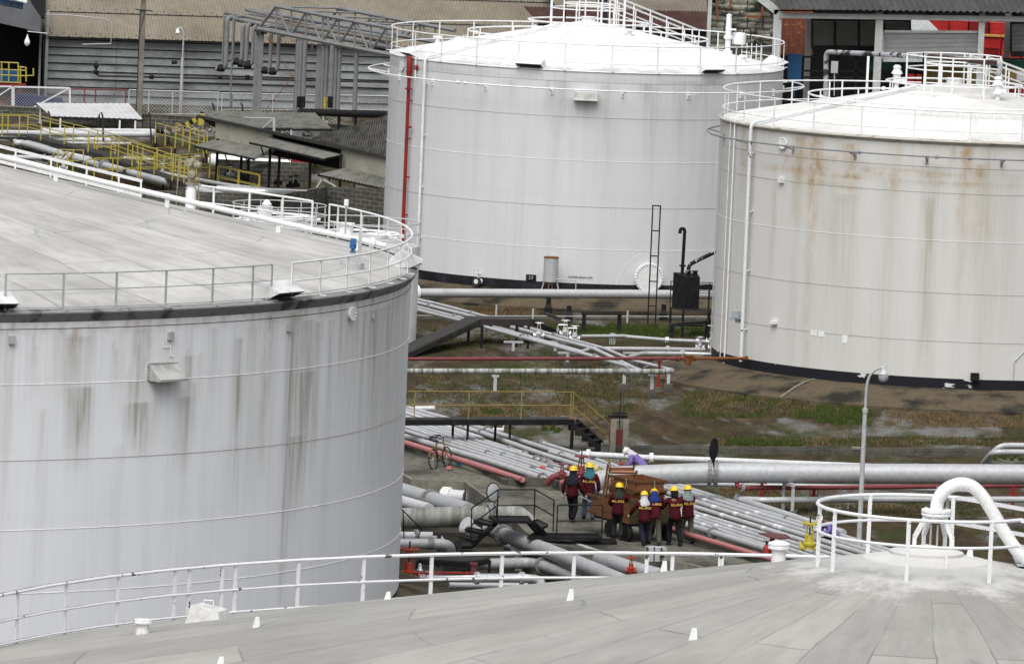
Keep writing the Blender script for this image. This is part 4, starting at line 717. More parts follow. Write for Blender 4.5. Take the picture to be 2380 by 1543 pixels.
b = MB(); b.tube(bend([W(940, 250, .2), W(942, 150, .2), W(1330, -40, 1.2)], .25), .08, 10); b.lathe([(.13, 0), (.13, .05)], W(940, 215, .2), 12); b.build('inlet_pipe', paint('chipped_black_pipe', (.015, .015, .016), (.35, .38, .4), .9, 5., .5, lo=.55, hi=.6), e, True)
b = MB(); p = W(1000, 252, .25); b.lathe([(.085, 0), (.085, .18), (.13, .18), (.13, .22), (0, .22)], p, 12); b.build('pipe_stub', M['black'], e, True)
# drain vessel and valve at the clean tank
VB = D(*q(8, 1411, 300), A.c[1]-A.r-.75); e = empty('drain_vessel', (VB.x, VB.y, .55), 'small grey cylinder on splayed legs against the clean white tank', 'drain vessel'); hv = D(*q(8, 1411, 85), VB.y).z-VB.z
b = MB(); b.lathe([(.05, -.14), (.3, 0), (.3, hv)], VB, 20); b.build('vessel_body', M['pipe'], e, True); b = MB(); b.lathe([(.315, 0), (.315, .04), (.28, .05), (0, .07)], VB+V((0, 0, hv)), 20); b.build('lid', M['rust'], e); 
for dx, dy in ((-.42, -.1), (.42, -.1), (.1, .3), (-.1, -.3)): b = MB(); b.bar(VB+V((dx*.6, dy*.6, .05)), V((VB.x+dx, VB.y+dy, .5)), .05, .05); b.build('leg', M['steel'] if dx != -.1 else M['rust'], e)
b = MB(); b.tube(bend([VB+V((.2, -.2, .12)), VB+V((1.05, -.2, .1)), V((VB.x+1.05, VB.y-.2, .5))], .08), .025, 6); b.build('outlet_pipe', M['steel'], e, True)
th, z = A.hit(*q(8, 775, 300)); nozzle(A, q(8, 775, 300), M['white'], .13, .3, M['dark']); valve(A.P(th, z+.02, .2), .45, 'white', label='white valve bolted to the base of the clean white tank', ax=A.P(th, 0, 1)-A.P(th, 0))
# mustard railed black platform
PY = [g(10, -700, 325, .98), g(10, 135, 318, .98), g(10, 2200, 318, .98)]; d_ = (PY[2]-PY[0]).normalized(); nrm = V((-d_.y, d_.x, 0)); L = (PY[2]-PY[0]).length
e = empty('pipe_crossing', g(10, 1400, 480), 'long black walkway with mustard handrail over the pipe bundle', 'walkway'); b = MB()
b.slab([PY[0]-nrm*.35, PY[2]-nrm*.35, PY[2]+nrm*.45+V((.1, 0, 0)), PY[0]+nrm*.45], .06); b.bar(PY[0]-nrm*.36-V((0, 0, .05)), PY[2]-nrm*.36-V((0, 0, .05)), .05, .16); b.build('deck', M['black'], e)
for x, y in ((785, 450), (880, 478), (1318, 458), (1408, 486), (2180, 680), (2288, 692)): P = g(10, x, 330, .95); P.z = 0; P += nrm*(.35 if x in (785, 1318, 2288) else -.3); b = MB(); b.bar(P, V((P.x, P.y, .93)), .085, .085); b.build('leg', M['black'], e)
ry = nrm*.4; zt2 = lambda z_, x, y: D(*q(z_, x, y), (PY[0]+ (PY[2]-PY[0])*((q(z_, x, y)[0]-pr(PY[0])[0])/(pr(PY[2])[0]-pr(PY[0])[0]))).y)
rp_ = [zt2(8, -300, 1281), zt2(8, 1585, 1290)]; lp_ = [zt2(8, -300, 1408), zt2(8, 1585, 1411)]; b = MB(); b.tube([p-ry*.8 for p in rp_], .022, 6); b.tube([p-ry*.8 for p in lp_], .02, 6)
rb = b.build('handrail', M['mustard'], e, True)
for x in (155, 645, 1120, 1568, 1588):
    p = zt2(8, x, 1288)-ry*.8; pb = MB(); pb.bar((p.x, p.y, 1.0), p, .035, .035); pb.build('post', M['mustard'], rb)
s0 = g(10, 2230, 330, .95); sdir = V((.62, -.78, 0)); sb = MB(); st_e = G(*q(11, 880, 375)); dv = V((st_e.x-s0.x, st_e.y-s0.y, 0)); sd2 = V((-dv.y, dv.x, 0)).normalized()*.33
sm = MB(); [sm.bar(s0+sd2*k, V((st_e.x, st_e.y, .05))+sd2*k, .04, .14) for k in (-1, 1)]; sm.build('stringer', M['black'], e)
for i in range(5): p = s0+dv*((i+.35)/5.)+V((0, 0, -.17*i-.1)); stp = MB(); stp.slab([p-sd2-dv.normalized()*.13, p-sd2+dv.normalized()*.13, p+sd2+dv.normalized()*.13, p+sd2-dv.normalized()*.13], .04); stp.bar(p-sd2-V((0, 0, .1)), p+sd2-V((0, 0, .1)), .2, .18); stp.build('step', M['black'], e)
b = MB(); r1 = rp_[1]-ry*.8; r2 = V((st_e.x, st_e.y, .9))+sd2; b.tube([r1, r2], .02, 6); b.tube([r1-V((0, 0, .48)), r2-V((0, 0, .45))], .018, 6); b.bar((r2.x, r2.y, 0), r2, .035, .035); b.build('stair_rail', M['mustard'], e, True)
# ---- the pipe bundle
def ext(a, b_, f): a, b_ = G(*a, .28) if not isinstance(a, V) else a, G(*b_, .28) if not isinstance(b_, V) else b_; return a+(b_-a)*f
def BL(label, zs, r, mat='pipe', fl=(), left=True, right=True, bands=(), grp='parallel pipes of the big bundle'):
    P = [G(*q(*z_[:3]), z_[3] if len(z_) > 3 else .28) for z_ in zs]
    if left: P = [P[0]+(P[0]-P[1]).normalized()*9]+P
    if right: P = P+[P[-1]+(P[-1]-P[-2]).normalized()*12]
    b = MB(); b.tube(bend(P, .2, 3) if len(P) > 2 else P, r, 12); o = b.build('pipeline', M[mat], None, True); tag(o, label, 'pipe', grp)
    for zz in fl:
        c = G(*q(*zz), .28); i = min(range(len(P)-1), key=lambda i: (c-P[i]).length+(c-P[i+1]).length-(P[i+1]-P[i]).length); ax = (P[i+1]-P[i]).normalized(); c = P[i]+ax*(c-P[i]).dot(ax)
        fb = MB(); flange(fb, c, ax, r*1.8, .03); fb.build('flange', M['flange'], o, True)
    for zz, L, bm_ in bands:
        c = G(*q(*zz), .28); i = min(range(len(P)-1), key=lambda i: (c-P[i]).length+(c-P[i+1]).length-(P[i+1]-P[i]).length); ax = (P[i+1]-P[i]).normalized(); c = P[i]+ax*(c-P[i]).dot(ax)
        fb = MB(); fb.cyl(c-ax*L/2, c+ax*L/2, r*1.03, 12); fb.build('paint_band', M[bm_], o, True)
M['truss'] = paint('weathered_truss_paint', (.2, .205, .21), (.1, .1, .1), .6, 1.5); M['bluegrey'] = paint('blue_grey_band', (.13, .16, .17), (.1, .12, .13), .5, 3.); M['palewhite'] = paint('white_band', (.66, .67, .69), (.55, .55, .55), .5, 3.)
wb = lambda L: [((22, x, y), .28, 'palewhite') for x, y in L]
BL('farthest thin pipe of the bundle, starting at a flange near the black stairs', [(21, 1100, 210), (22, 400, 205), (22, 2300, 790)], .075, fl=[(21, 1110, 215), (22, 2340, 800)], left=False, bands=wb([(1020, 390)]))
BL('fat far pipe of the bundle with a dark flange under the black walkway', [(20, 120, 140), (20, 1800, 610), (21, 1100, 300), (22, 400, 272), (22, 2300, 860)], .088, fl=[(20, 1800, 600), (23, 1150, 640)], bands=wb([(840, 380), (1850, 690)]))
BL('bundle pipe starting with a rounded cap beside a flange, behind the second fat pipe', [(21, 1250, 390), (21, 1520, 460), (22, 400, 345), (22, 2300, 930)], .072, fl=[(21, 1500, 450)], left=False, bands=wb([(690, 430), (1640, 700)]))
BL('second fat pipe of the bundle, in front of the capped one', [(20, 110, 205), (20, 1650, 655), (21, 1000, 405), (22, 400, 430), (22, 2300, 1015)], .09, fl=[(20, 1150, 560), (20, 1650, 655)], bands=wb([(960, 575), (1480, 710), (2260, 960), (2330, 990)]))
BL('white lagged pipe of the bundle with a rounded bright end', [(20, 110, 250), (20, 1690, 770)], .06, 'pipew', right=False)
BL('thin bundle pipe closed by a bolted blind flange', [(21, 0, 190), (21, 780, 430)], .07, fl=[(21, 490, 330), (21, 770, 420)], right=False)
BL('bundle pipe with three flanges close together and an orange band', [(21, 0, 245), (21, 1220, 610), (21, 1340, 655), (21, 1620, 715), (22, 400, 540), (22, 2300, 1130)], .085, fl=[(21, 1000, 540), (21, 1110, 580), (21, 1230, 615), (21, 1590, 700)], bands=[((21, 1680, 735), .5, 'orange')]+wb([(1090, 740), (1910, 1000)]))
BL('thin bundle pipe with the farther blue grey band', [(21, 0, 310), (21, 1290, 712), (22, 400, 660), (22, 2300, 1235)], .072, fl=[(22, 430, 670), (23, 820, 1090)], bands=[((21, 1290, 712), .55, 'bluegrey')]+wb([(820, 750), (1530, 985)]))
BL('thin bundle pipe with a red band', [(21, 0, 370), (21, 1140, 725), (22, 400, 722), (22, 2300, 1310)], .072, fl=[(21, 550, 465), (23, 630, 1150)], bands=[((21, 1145, 725), .5, 'pinkred')]+wb([(650, 765), (1270, 970)]))
BL('thin bundle pipe with the nearer blue grey band', [(21, 0, 430), (21, 950, 735), (22, 400, 784), (22, 2300, 1390)], .072, fl=[(20, 1060, 760), (21, 40, 425)], bands=[((21, 950, 730), .5, 'bluegrey')]+wb([(460, 780), (1000, 950)]))
BL('thin bundle pipe next to the fattest one', [(21, 0, 490), (21, 1300, 898), (22, 400, 845), (22, 2300, 1470)], .072, fl=[(20, 760, 790)], bands=wb([(740, 930)]))
BL('fattest pipe of the bundle, between the thin ones and the pink pipe', [(20, 80, 730), (21, 0, 570), (21, 1150, 940), (21, 1330, 1020, -.3)], .108, fl=[(21, 1110, 925)], right=False)
BL('fattest pipe of the bundle where it comes out beyond the workers', [(22, -300, 740), (22, 400, 950), (22, 1880, 1400)], .108, fl=[(22, 800, 1080)], left=False)
BL('faded pink pipe along the kerb, nearest of the bundle', [(20, 80, 850), (21, 0, 730), (21, 700, 955), (21, 800, 1000, -.2)], .095, 'pink', right=False)
BL('faded pink pipe coming out beyond the workers along the kerb', [(22, -200, 955), (22, 360, 1125), (22, 1700, 1520)], .085, 'pink', left=False)
P = g(20, 680, 160, .3); b = MB(); b.cyl(g(20, 300, 165, .25), P, .09, 12); flange(b, P, (1, 0, 0), .1, .02); tag(b.build('pipe_stub', M['pipew'], None, True), 'white pipe stub lying behind the bundle by the huge left tank', 'pipe')
b = MB(); b.cyl(g(20, 1880, 590, .2), g(20, 2100, 600, .2), .075, 12); b.bar(g(20, 2085, 570, .2), g(20, 2110, 475, .25), .03); tag(b.build('pipe_stub', M['pipew'], None, True), 'short white pipe stub between the walkway legs', 'pipe')
# low sleepers carrying the bundle
for i, (a_, c_) in enumerate((((20, 1200, 380), (20, 300, 900)), ((21, 2000, 430), (21, 820, 1000)), ((22, 1300, 430), (22, 700, 1200)), ((23, 700, 300), (22, 1900, 1460)))):
    b = MB(); b.bar(g(*a_, .08), g(*c_, .08), .25, .16); tag(b.build('sleeper', M['concd']), ['concrete sleeper under the bundle near the bicycle', 'concrete sleeper under the bundle before the red valves', 'concrete sleeper under the bundle right of the workers', 'concrete sleeper under the bundle near the yellow valve'][i], 'sleeper', 'sleepers under the bundle')
# ---- giant pipe and the pipes at the right
GY = G(1839, 1195).y; gh = D(1839, 1096.5, GY).z
gp = [D(2700, 1104, GY-2.2), D(*q(11, 2330, 660), GY+.6), D(*q(11, 1050, 700), GY+.4), D(*q(11, 800, 760), GY+.2), D(*q(11, 575, 885), GY-.15)]
b = MB(); pth = bend([gp[0], gp[1]+V((.1, 0, 0))], .1); b.tube(pth, .325, 28, caps=False); o = b.build('giant_pipe', M['pipebig'], None, True); tag(o, 'fattest grey pipe in the yard, crossing behind the loaded trailer to the right edge', 'pipe')
b = MB(); b.tube([gp[1], gp[2], gp[2].lerp(gp[3], .5), gp[3], gp[4]], [.335, .31, .31, .31, .33], 28, caps=False); b.build('elbow_end', paint('light_grey_elbow', (.38, .39, .4), (.34, .34, .34), .5, .8, .5, .12), o, True)
b = MB(); ax = (gp[4]-gp[3]).normalized(); b.lathe([(.325, -.02), (.3, -.05), (0, -.06)], gp[4], 24, ax); b.build('opening', M['shade'], o)
b = MB(); flange(b, gp[1]+V((-.1, 0, 0)), (1, 0, 0), .42, .05, 28); flange(b, gp[1]+V((.1, 0, 0)), (1, 0, 0), .42, .05, 28); b.build('flange', M['flange'], o, True)
P = D(1659, 1043, GY+.55); b = MB(); b.lathe([(0, -.02), (.36, -.02), (.36, .02), (0, .02)], P, 28, V((.35, -1, .1)).normalized() if False else V((1, -.42, 0))); b.bar(P-V((0, 0, .34)), gp[1]+V((0, 0, .2)), .12, .03); tag(b.build('spectacle_blind', M['black'], None, True), 'round black blind plate standing up from the flange of the fattest grey pipe', 'blind plate')
for x, y, lab in ((1839, 1192, 'grey steel trestle under the fattest pipe, left of the lamp post'), (2185, 1180, 'grey steel trestle under the fattest pipe, behind the bent white pipe'), (2500, 1195, 'grey steel trestle under the fattest pipe at the right edge')):
    e = empty('trestle', (G(x, y).x, GY, 0), lab, 'trestle', 'trestles under the fattest pipe')
    for dx, dy in ((0, -.35), (-.27, .45)): b = MB(); p = G(x, y); p = V((p.x+dx, GY+dy, 0)); b.bar(p, p+V((0, 0, gh-.35)), .1, .1); b.build('leg', M['steel'], e)
    b = MB(); p = G(x, y); b.bar((p.x, GY-.45, gh-.38), (p.x-.27, GY+.55, gh-.38), .12, .1); b.build('cross_beam', M['steel'], e)
pipe('pale pipe running behind the fattest grey pipe, beside the crouching worker in purple', [(11, 530, 405, .45), (11, 1490, 460, .45), (24, 40, 212, .45), (24, 1300, 262, .45)], .1, 'pipew', [(0, .12), (1, .01)], fm='white')
pipe('thin pale pipe low beneath the fattest grey pipe', [(22, -800, 60, .3), (24, 50, 395, .3), (24, 1500, 425, .25), (24, 2000, 448, .25)], .08, 'pipe')
pipe('dark red fire water pipe running below the fattest grey pipe', [(24, 175, 360, .95), (24, 190, 420, .78), (24, 900, 420, .78), (24, 2900, 400, .78)], .075, 'maroon', [(1, .05)], .3)
for x, yb_, lab in ((370, 500, 'short red post below the elbow of the dark red pipe'), (765, 600, 'red post on a dark boulder footing under the dark red pipe'), (2290, 590, 'red post under the dark red pipe near the right edge')):
    P = g(24, x, yb_); b = MB(); b.cyl(P, P+V((0, 0, .75)), .055, 8); [b.cyl(P+V((dx, 0, .45)), P+V((dx, 0, .85)), .015, 5) for dx in (-.13, .13)]; b.box(P+V((0, 0, .5)), (.3, .1, .04)); o = b.build('red_post', M['red'], None, True); tag(o, lab, 'pipe support', 'red posts under the dark red pipe')
    if x == 765: k = MB(); k.lathe([(.3, 0), (.28, .15), (.12, .28), (0, .3)], P+V((0, -.15, -.02)), 8); k.build('footing', M['concd'], o)
P8 = [g(22, 2300, 700, .38), g(22, 1345, 395, .38), g(22, 1830, 425, .45), g(24, 1000, 512, .45), g(24, 2900, 512, .45)]
pipe('grey pipe turning sharply from the bundle towards the right edge', [P8[0]+(P8[0]-P8[1])*1.2]+P8, .105, 'pipe', [(2, .02)], .25)
for i in (0, 1): pipe(['nearer', 'farther'][i]+' of the two grey pipes bending down at the right edge above the fattest pipe', [g(24, 2900, 155-i*50, .9), g(24, 2140+i*40, 148-i*50, .9), g(24, 2065+i*40, 240-i*20, .3), g(24, 2065+i*40, 270-i*20, .0)], .1, 'pipe', bd=.4)
for i, (y0, y1, hh_) in enumerate(((1040.5, 1037, .1), (1052, 1047, .2))):
    b = MB(); a_, c_ = G(1462, y0+1), G(2700, y1+16); b.bar(a_+V((0, 0, hh_/2)), c_+V((0, 0, hh_/2)), .14, hh_); tag(b.build('drain_wall', M['concd']), ['far', 'near'][i]+' mossy wall of the open drain crossing the yard', 'drain wall', 'walls of the open drain')
b = MB(); a_, c_ = G(1462, 1047), G(2700, 1058); b.bar(a_+V((0, 0, .008)), c_+V((0, 0, .008)), .5, .012); tag(b.build('drain_bed', M['shade']), kind='structure'); 
P = G(*q(24, 1095, 172)); b = MB(); b.box(P+V((0, .25, .12)), (.3, .5, .24)); tag(b.build('drain_outlet', M['conc']), 'small concrete outlet block on the open drain beside the lamp post', 'drain block')
# sluice gate with its red plate
e = empty('sluice_gate', G(*q(11, 1060, 380)), 'dirty red sluice plate held between two concrete posts with a spindle wheel', 'sluice gate')
for x in (972, 1140): P = G(*q(11, x, 395)); zt = D(*q(11, x, -60), P.y).z; b = MB(); b.box(P+V((0, 0, zt/2)), (.19, .19, zt)); b.build('gate_post', M['conc'], e)
P = G(*q(11, 1050, 385)); b = MB(); z0, z1 = D(*q(11, 1050, 345), P.y).z, D(*q(11, 1050, 75), P.y).z; b.hexa([V((P.x+dx, P.y+dy, z)) for z in (z0, z1) for dx, dy in ((-.34, -.03), (.33, -.03), (.33, .03), (-.34, .03))]); b.build('gate_plate', paint('dirty_red_plate', (.17, .04, .03), (.05, .025, .02), .8, 3.), e)
b = MB(); zt = D(*q(8, 2025, 1285), P.y).z; b.cyl((P.x, P.y, z1-.5), (P.x, P.y, zt), .018, 6); b.build('spindle', M['black'], e); b = MB(); zw = D(*q(8, 2015, 1488), P.y).z; b.tube(circ((P.x, P.y), .24, zw, n=16), .025, 6, closed=True); b.bar((P.x-.24, P.y, zw), (P.x+.24, P.y, zw), .04); b.bar((P.x-.4, P.y, zw-.12), (P.x+.25, P.y, zw-.12), .16, .1); b.build('handwheel', M['black'], e)
b = MB(); b.box(P+V((-.35, -.15, .15)), (.5, .5, .3)); b.box(P+V((.1, .1, .12)), (.9, .4, .24)); b.build('sill', M['concd'], e)
# lamp post in the yard
P = G(1995, 1290); e = empty('lamp_post', P, 'grey lamp post with a drooping arm and glass lantern before the rusty tank', 'lamp post')
zc = D(2012, 955, P.y).z; b = MB(); b.tube([P, V((P.x, P.y, zc))], [.085, .07], 10); b.lathe([(.09, 0), (.09, .12), (.05, .14)], (P.x, P.y, zc-.05), 10); b.build('pole', M['steel'], e, True)
A_ = [D(x, y, P.y) for x, y in ((2011, 953), (2014, 895), (2022, 870), (2037, 857), (2058, 853))]; b = MB(); b.tube(bend(A_, .2), .042, 8); b.build('arm', M['steel'], e, True)
P2 = A_[-1]+V((-.05, 0, -.05)); b = MB(); b.lathe([(.04, .02), (.07, 0), (.08, -.06), (.13, -.11), (.15, -.17), (.13, -.18)], P2, 14); b.build('lamp_hood', M['lighttin'], e, True); b = MB(); b.lathe([(.16, -.21), (.15, -.32), (.08, -.4), (0, -.42)], P2, 14); b.build('lamp_glass', paint('clear_glass_globe', (.45, .47, .48), (.35, .36, .36), .5, 4., .15), e, True)

# ---- the sunken area with the largest pipes
pz = lambda z_, x, y, h=0.: G(*q(z_, x, y), h)
pipe('huge mouldy grey pipe with a double flange, lowest left of the sunken area', [pz(25, -1500, 790), pz(25, 100, 790), pz(25, 1950, 735), pz(12, 1380, 320), pz(12, 1560, 480, -.25), pz(12, 1700, 640, -.6)], .325, 'pipegreen2', [(1, .96), (1, 1.0)], .7, n=28, fr=1.28)
pipe('fat pale grey pipe with a bolted flange passing behind the huge mouldy pipe', [pz(25, -900, -40, .1), pz(25, 120, 230, .1), pz(25, 700, 400, .1), pz(25, 1500, 640, .1)], .27, 'pipebig', [(2, .05)], .3, n=24, fr=1.3)
pipe('white grey pipe slanting under the huge mouldy pipe at the left', [pz(25, -900, 150, .0), pz(25, 100, 440, .0), pz(25, 700, 610, 0.)], .2, 'pipew', n=20)
o = pipe('short fat pipe with a white double flange coming out of the retaining wall', [pz(25, 950, 330, .05), pz(25, 1430, 370, .05)], .235, 'pipew', [(0, .16), (0, .3)], n=24, fr=1.3, fm='white')
b = MB(); c_ = pz(25, 1440, 370, .05); b.lathe([(.34, -.01), (.3, .0), (.26, .0)], c_, 24, V((1, 0, 0))); b.lathe([(.36, 0), (0, 0)], c_+V((.01, 0, 0)), 24, V((1, 0, 0))); b.build('wall_sleeve', M['black'], o)
pipe('fat pipe with a flange slanting down from the steel steps to the lower right', [pz(12, 1110, 470, .0), pz(12, 1260, 530, 0.), pz(12, 1700, 690, -.1), pz(12, 2600, 1060, -.2)], .23, 'pipebig', [(0, .98)], .3, n=24, fr=1.4)
pipe('fat matt grey pipe emerging under the steel platform behind its twin', [pz(12, 1600, 560, -.3), pz(12, 1850, 640, -.2), pz(12, 2500, 860, -.2), pz(13, 700, 720, -.2)], .24, 'pipebig', n=24)
pipe('shaded grey pipe low behind the T shaped steel support', [pz(12, 1300, 640, -.5), pz(12, 1700, 740, -.5), pz(12, 2300, 920, -.5)], .17, 'pipebig', n=18)
pipe('grey pipe with an elbow and flange low in the middle of the sunken area', [pz(12, 640, 845, -.55), pz(12, 1500, 815, -.55), pz(12, 1640, 840, -.55), pz(12, 2050, 985, -.6)], .17, 'pipebig', [(2, .02)], .5, n=18, fr=1.5)
pipe('farther of the two elbow pipes at the left of the sunken area', [pz(12, -300, 530, -.25), pz(12, 210, 545, -.25), pz(12, 580, 545, -.25), pz(12, 650, 650, -.6), pz(12, 660, 720, -.9)], .14, 'pipew', [(1, .42)], .45, n=18, fr=1.5)
pipe('nearer of the two elbow pipes, turning straight down behind the railing', [pz(12, -300, 620, -.2), pz(12, 470, 620, -.2), pz(12, 715, 622, -.2), pz(12, 722, 760, -.7), pz(12, 720, 900, -1.)], .155, 'pipe', [(1, .1), (1, .22)], .45, n=18, fr=1.2)
pipe('silver pipe with a bright lagged length and an elbow, right of the red valve', [pz(12, 330, 960, -.35), pz(12, 960, 970, -.35), pz(12, 1450, 970, -.35), pz(12, 1620, 985, -.35), pz(12, 1650, 1060, -.5)], .135, 'silver', [(0, .02), (0, .25), (1, .05), (1, .98)], .3, n=18, fr=1.4, fm='silver')
pipe('low shaded pipe under the silver lagged pipe', [pz(12, 700, 1040, -.75), pz(12, 1500, 1050, -.75)], .1, 'pipe')
pipe('thin bright red pipe above the silver lagged pipe', [pz(12, 340, 918, -.2), pz(12, 950, 922, -.2)], .04, 'red')
P = pz(12, 290, 960, -.35); valve(P, 1.05, 'orange', label='large orange red gate valve standing in the sunken area beside the huge tank')
P = pz(12, 405, 905, -.3); b = MB(); b.lathe([(.09, -.1), (.1, .05), (.06, .1), (.05, .22), (.03, .24), (0, .26)], P, 10); tag(b.build('relief_valve', M['silver'], None, True), 'small pale relief valve beside the orange red gate valve', 'valve')
P = pz(12, 945, 1060, -1); b = MB(); b.box(P+V((0, 0, .25)), (.16, .16, .9)); b.box(P+V((0, 0, .7)), (.22, .22, .06)); tag(b.build('stand_post', M['maroon']), 'maroon square stand under the silver lagged pipe', 'post')
P = pz(12, 1415, 680, -.35); P = V((P.x, P.y, -1)); e = empty('tee_support', P, 'tall grey T shaped steel support under the fat slanting pipe', 'pipe support'); zt = D(*q(12, 1420, 670), P.y).z; b = MB(); b.box(P+V((0, 0, (zt+1)/2)), (.22, .22, zt+1)); b.build('column', M['pipe'], e); b = MB(); b.box((P.x, P.y, zt), (.52, .3, .14)); b.build('cap', M['pipe'], e)
P = pz(12, 2100, 950, -.5); P.z = -1; e = empty('tee_support', P, 'low grey T shaped steel support near the roof edge', 'pipe support'); b = MB(); b.box(P+V((0, 0, .3)), (.16, .16, .6)); b.build('column', M['pipe'], e); b = MB(); b.box(P+V((0, 0, .62)), (.5, .3, .08)); b.build('cap', M['pipe'], e)
# blanked flange on an angled stub
e_ = pz(12, 870, 430, .1); axd = V((-.75, -.5, .5)).normalized(); b = MB(); b.cyl(e_, e_-axd*.5, .17, 16); o = tag(b.build('angled_stub', M['pipe'], None, True), 'bolted blind flange tilted up in front of the huge mouldy pipe', 'pipe stub'); b = MB(); flange(b, e_-axd*.02, axd, .27, .04, 24); b.lathe([(.2, .03), (.2, .05), (0, .06)], e_, 24, axd); b.build('blind_flange', M['pipew'], o, True)
for x, y, h_, w_ in ((700, 560, .1, .45),):
    P = pz(12, x, y, -.1); P.z = -1.; b = MB(); b.box(P+V((-.3, 0, .5)), (.12, .3, 1.0)); b.box(P+V((.35, 0, .5)), (.12, .3, 1.0)); b.box(P+V((0, 0, 1.02)), (1.0, .34, .12)); tag(b.build('pipe_saddle', M['dark']), 'dark steel saddle frame under the huge mouldy pipe', 'pipe support')
# low dark benches in the pit
for (pts, lab) in (((( 380, 790), (905, 815), (1115, 785), (860, 745)), 'low dark steel bench table between the elbow pipe and the railing'),):
    e = empty('work_bench', pz(12, 750, 800, -.45), lab, 'bench'); Q_ = [pz(12, x, y, -.35) for x, y in pts]; b = MB(); b.slab(Q_, .05); b.build('bench_top', M['dark'], e)
    for p in Q_: b = MB(); b.bar((p.x, p.y, -1), (p.x, p.y, -.37), .09, .09); b.build('leg', M['black'], e)
    b = MB(); b.bar(Q_[0]-V((0, 0, .06)), Q_[1]-V((0, 0, .06)), .04, .14); b.bar(Q_[1]-V((0, 0, .06)), Q_[2]-V((0, 0, .06)), .04, .14); b.build('apron', M['black'], e)
# steel steps and platforms with tube railing over the big pipes
e = empty('pipe_stile', pz(12, 1380, 430), 'black grating stile with tube railings over the largest pipes', 'platform'); 
def grate(pts, name='grating', par=None):
    o = MB(); P = [V(p) for p in pts]; n_ = 16
    for i in range(4): o.bar(P[i], P[(i+1) % 4], .05, .09)
    for i in range(1, 30): f = i/30; o.bar(P[0].lerp(P[1], f), P[3].lerp(P[2], f), .02, .04)
    o.slab([p-V((0, 0, .03)) for p in P], .005); return o.build(name, M['black'], par or e)
tp = lambda pts, h: [pz(12, x, y, h) for x, y in pts]
hp_ = .62
grate(tp(((1190, 395), (1545, 405), (1500, 352), (1110, 352)), hp_), 'top_grating')
for i, (pts, h) in enumerate(((((960, 395), (1135, 440), (1165, 415), (1010, 375)), .42), (((870, 480), (1050, 525), (1075, 500), (900, 465)), .12), (((810, 555), (960, 600), (990, 575), (840, 540)), -.2), (((1560, 395), (1640, 470), (1700, 435), (1600, 385)), .45), (((740, 660), (930, 660), (960, 610), (760, 610)), -.75))): grate(tp(pts, h), 'step')
grate(tp(((1500, 560), (2240, 575), (2225, 530), (1560, 525)), .2), 'lower_grating'); grate(tp(((2190, 620), (2400, 620), (2380, 580), (2180, 585)), .05), 'step')
b = MB(); b.bar(pz(12, 1190, 400, hp_-.05), pz(12, 930, 640, -.8), .05, .2); b.build('stringer', M['black'], e); b = MB(); b.bar(pz(12, 1545, 410, hp_-.05), pz(12, 1700, 560, .1), .05, .2); b.build('stringer', M['black'], e); b = MB(); b.bar(pz(12, 1500, 400, hp_-.05), pz(12, 1610, 530, .1), .05, .12); b.build('stringer', M['black'], e)
Yr = pz(12, 1380, 400, hp_).y; T_ = lambda x, y, dy=0: D(*q(12, x, y), Yr+dy)
b = MB(); rail_ = [T_(932, 262, -1.2), T_(1200, 73), T_(1575, 72), T_(1768, 182, -1.0)]; mid_ = [T_(932, 430, -1.2), T_(1190, 235), T_(1570, 230), T_(1765, 340, -1.0)]
b.tube(rail_, .022, 6); b.tube(mid_, .022, 6)
for t_, x, y, dy in ((rail_[0], 925, 620, -1.2), (rail_[1], 1190, 390, 0), (rail_[2], 1565, 395, 0), (rail_[3], 1758, 500, -1.)): b.tube([t_, T_(x, y, dy)], .024, 6)
b.build('tube_railing', M['black'], e, True)
Y2 = pz(12, 1900, 565, .2).y-.1; b = MB(); U = lambda x, y: D(*q(12, x, y), Y2); b.tube(bend([U(1792, 560), U(1805, 228), U(2265, 228), U(2248, 620)], .08), .024, 6); b.tube([U(1800, 390), U(2258, 388)], .022, 6); b.build('tube_railing', M['black'], e, True)
Y3 = pz(12, 300, 560, -.2).y; b = MB(); U = lambda x, y: D(*q(12, x, y), Y3); b.tube([U(150, 200), U(425, 475), U(390, 545), U(388, 570)], .022, 6); b.tube([U(235, 290), U(245, 570)], .022, 6); b.tube([U(100, 575), U(500, 575)], .022, 6); tag(b.build('tube_railing', M['black'], None, True), 'black tube railing sloping down beside the huge left tank', 'railing')
P = pz(12, 1160, 230, .0); yy = P.y+.2; P = D(*q(12, 1150, 100), yy); b = MB(); n_ = V((.72, -.68, .12)).normalized(); b.lathe([(0, -.015), (.27, -.015), (.3, 0), (.27, .02), (0, .02)], P, 32, n_); Rm = n_.to_track_quat('Z', 'Y').to_matrix()
o = b.build('spectacle_blind', M['pipe'], None, True); tag(o, 'round grey blind plate with a dark rim standing at the steel stile', 'blind plate'); b = MB(); b.tube([P+Rm@V((.3*math.cos(a), .3*math.sin(a), 0)) for a in [i*PI/14 for i in range(28)]], .022, 6, closed=True); b.tube(bend([P-V((0, 0, .3)), T_(1180, 260, .15), T_(1190, 390, .1)], .1), .02, 6); b.build('rim', M['dark'], o, True)
M['yellow2'] = paint('bright_yellow_paint', (.42, .36, .03), (.4, .33, .04), .5, 3.); M['glove'] = paint('pale_work_glove', (.45, .43, .36), (.3, .28, .22), .5, 9.)
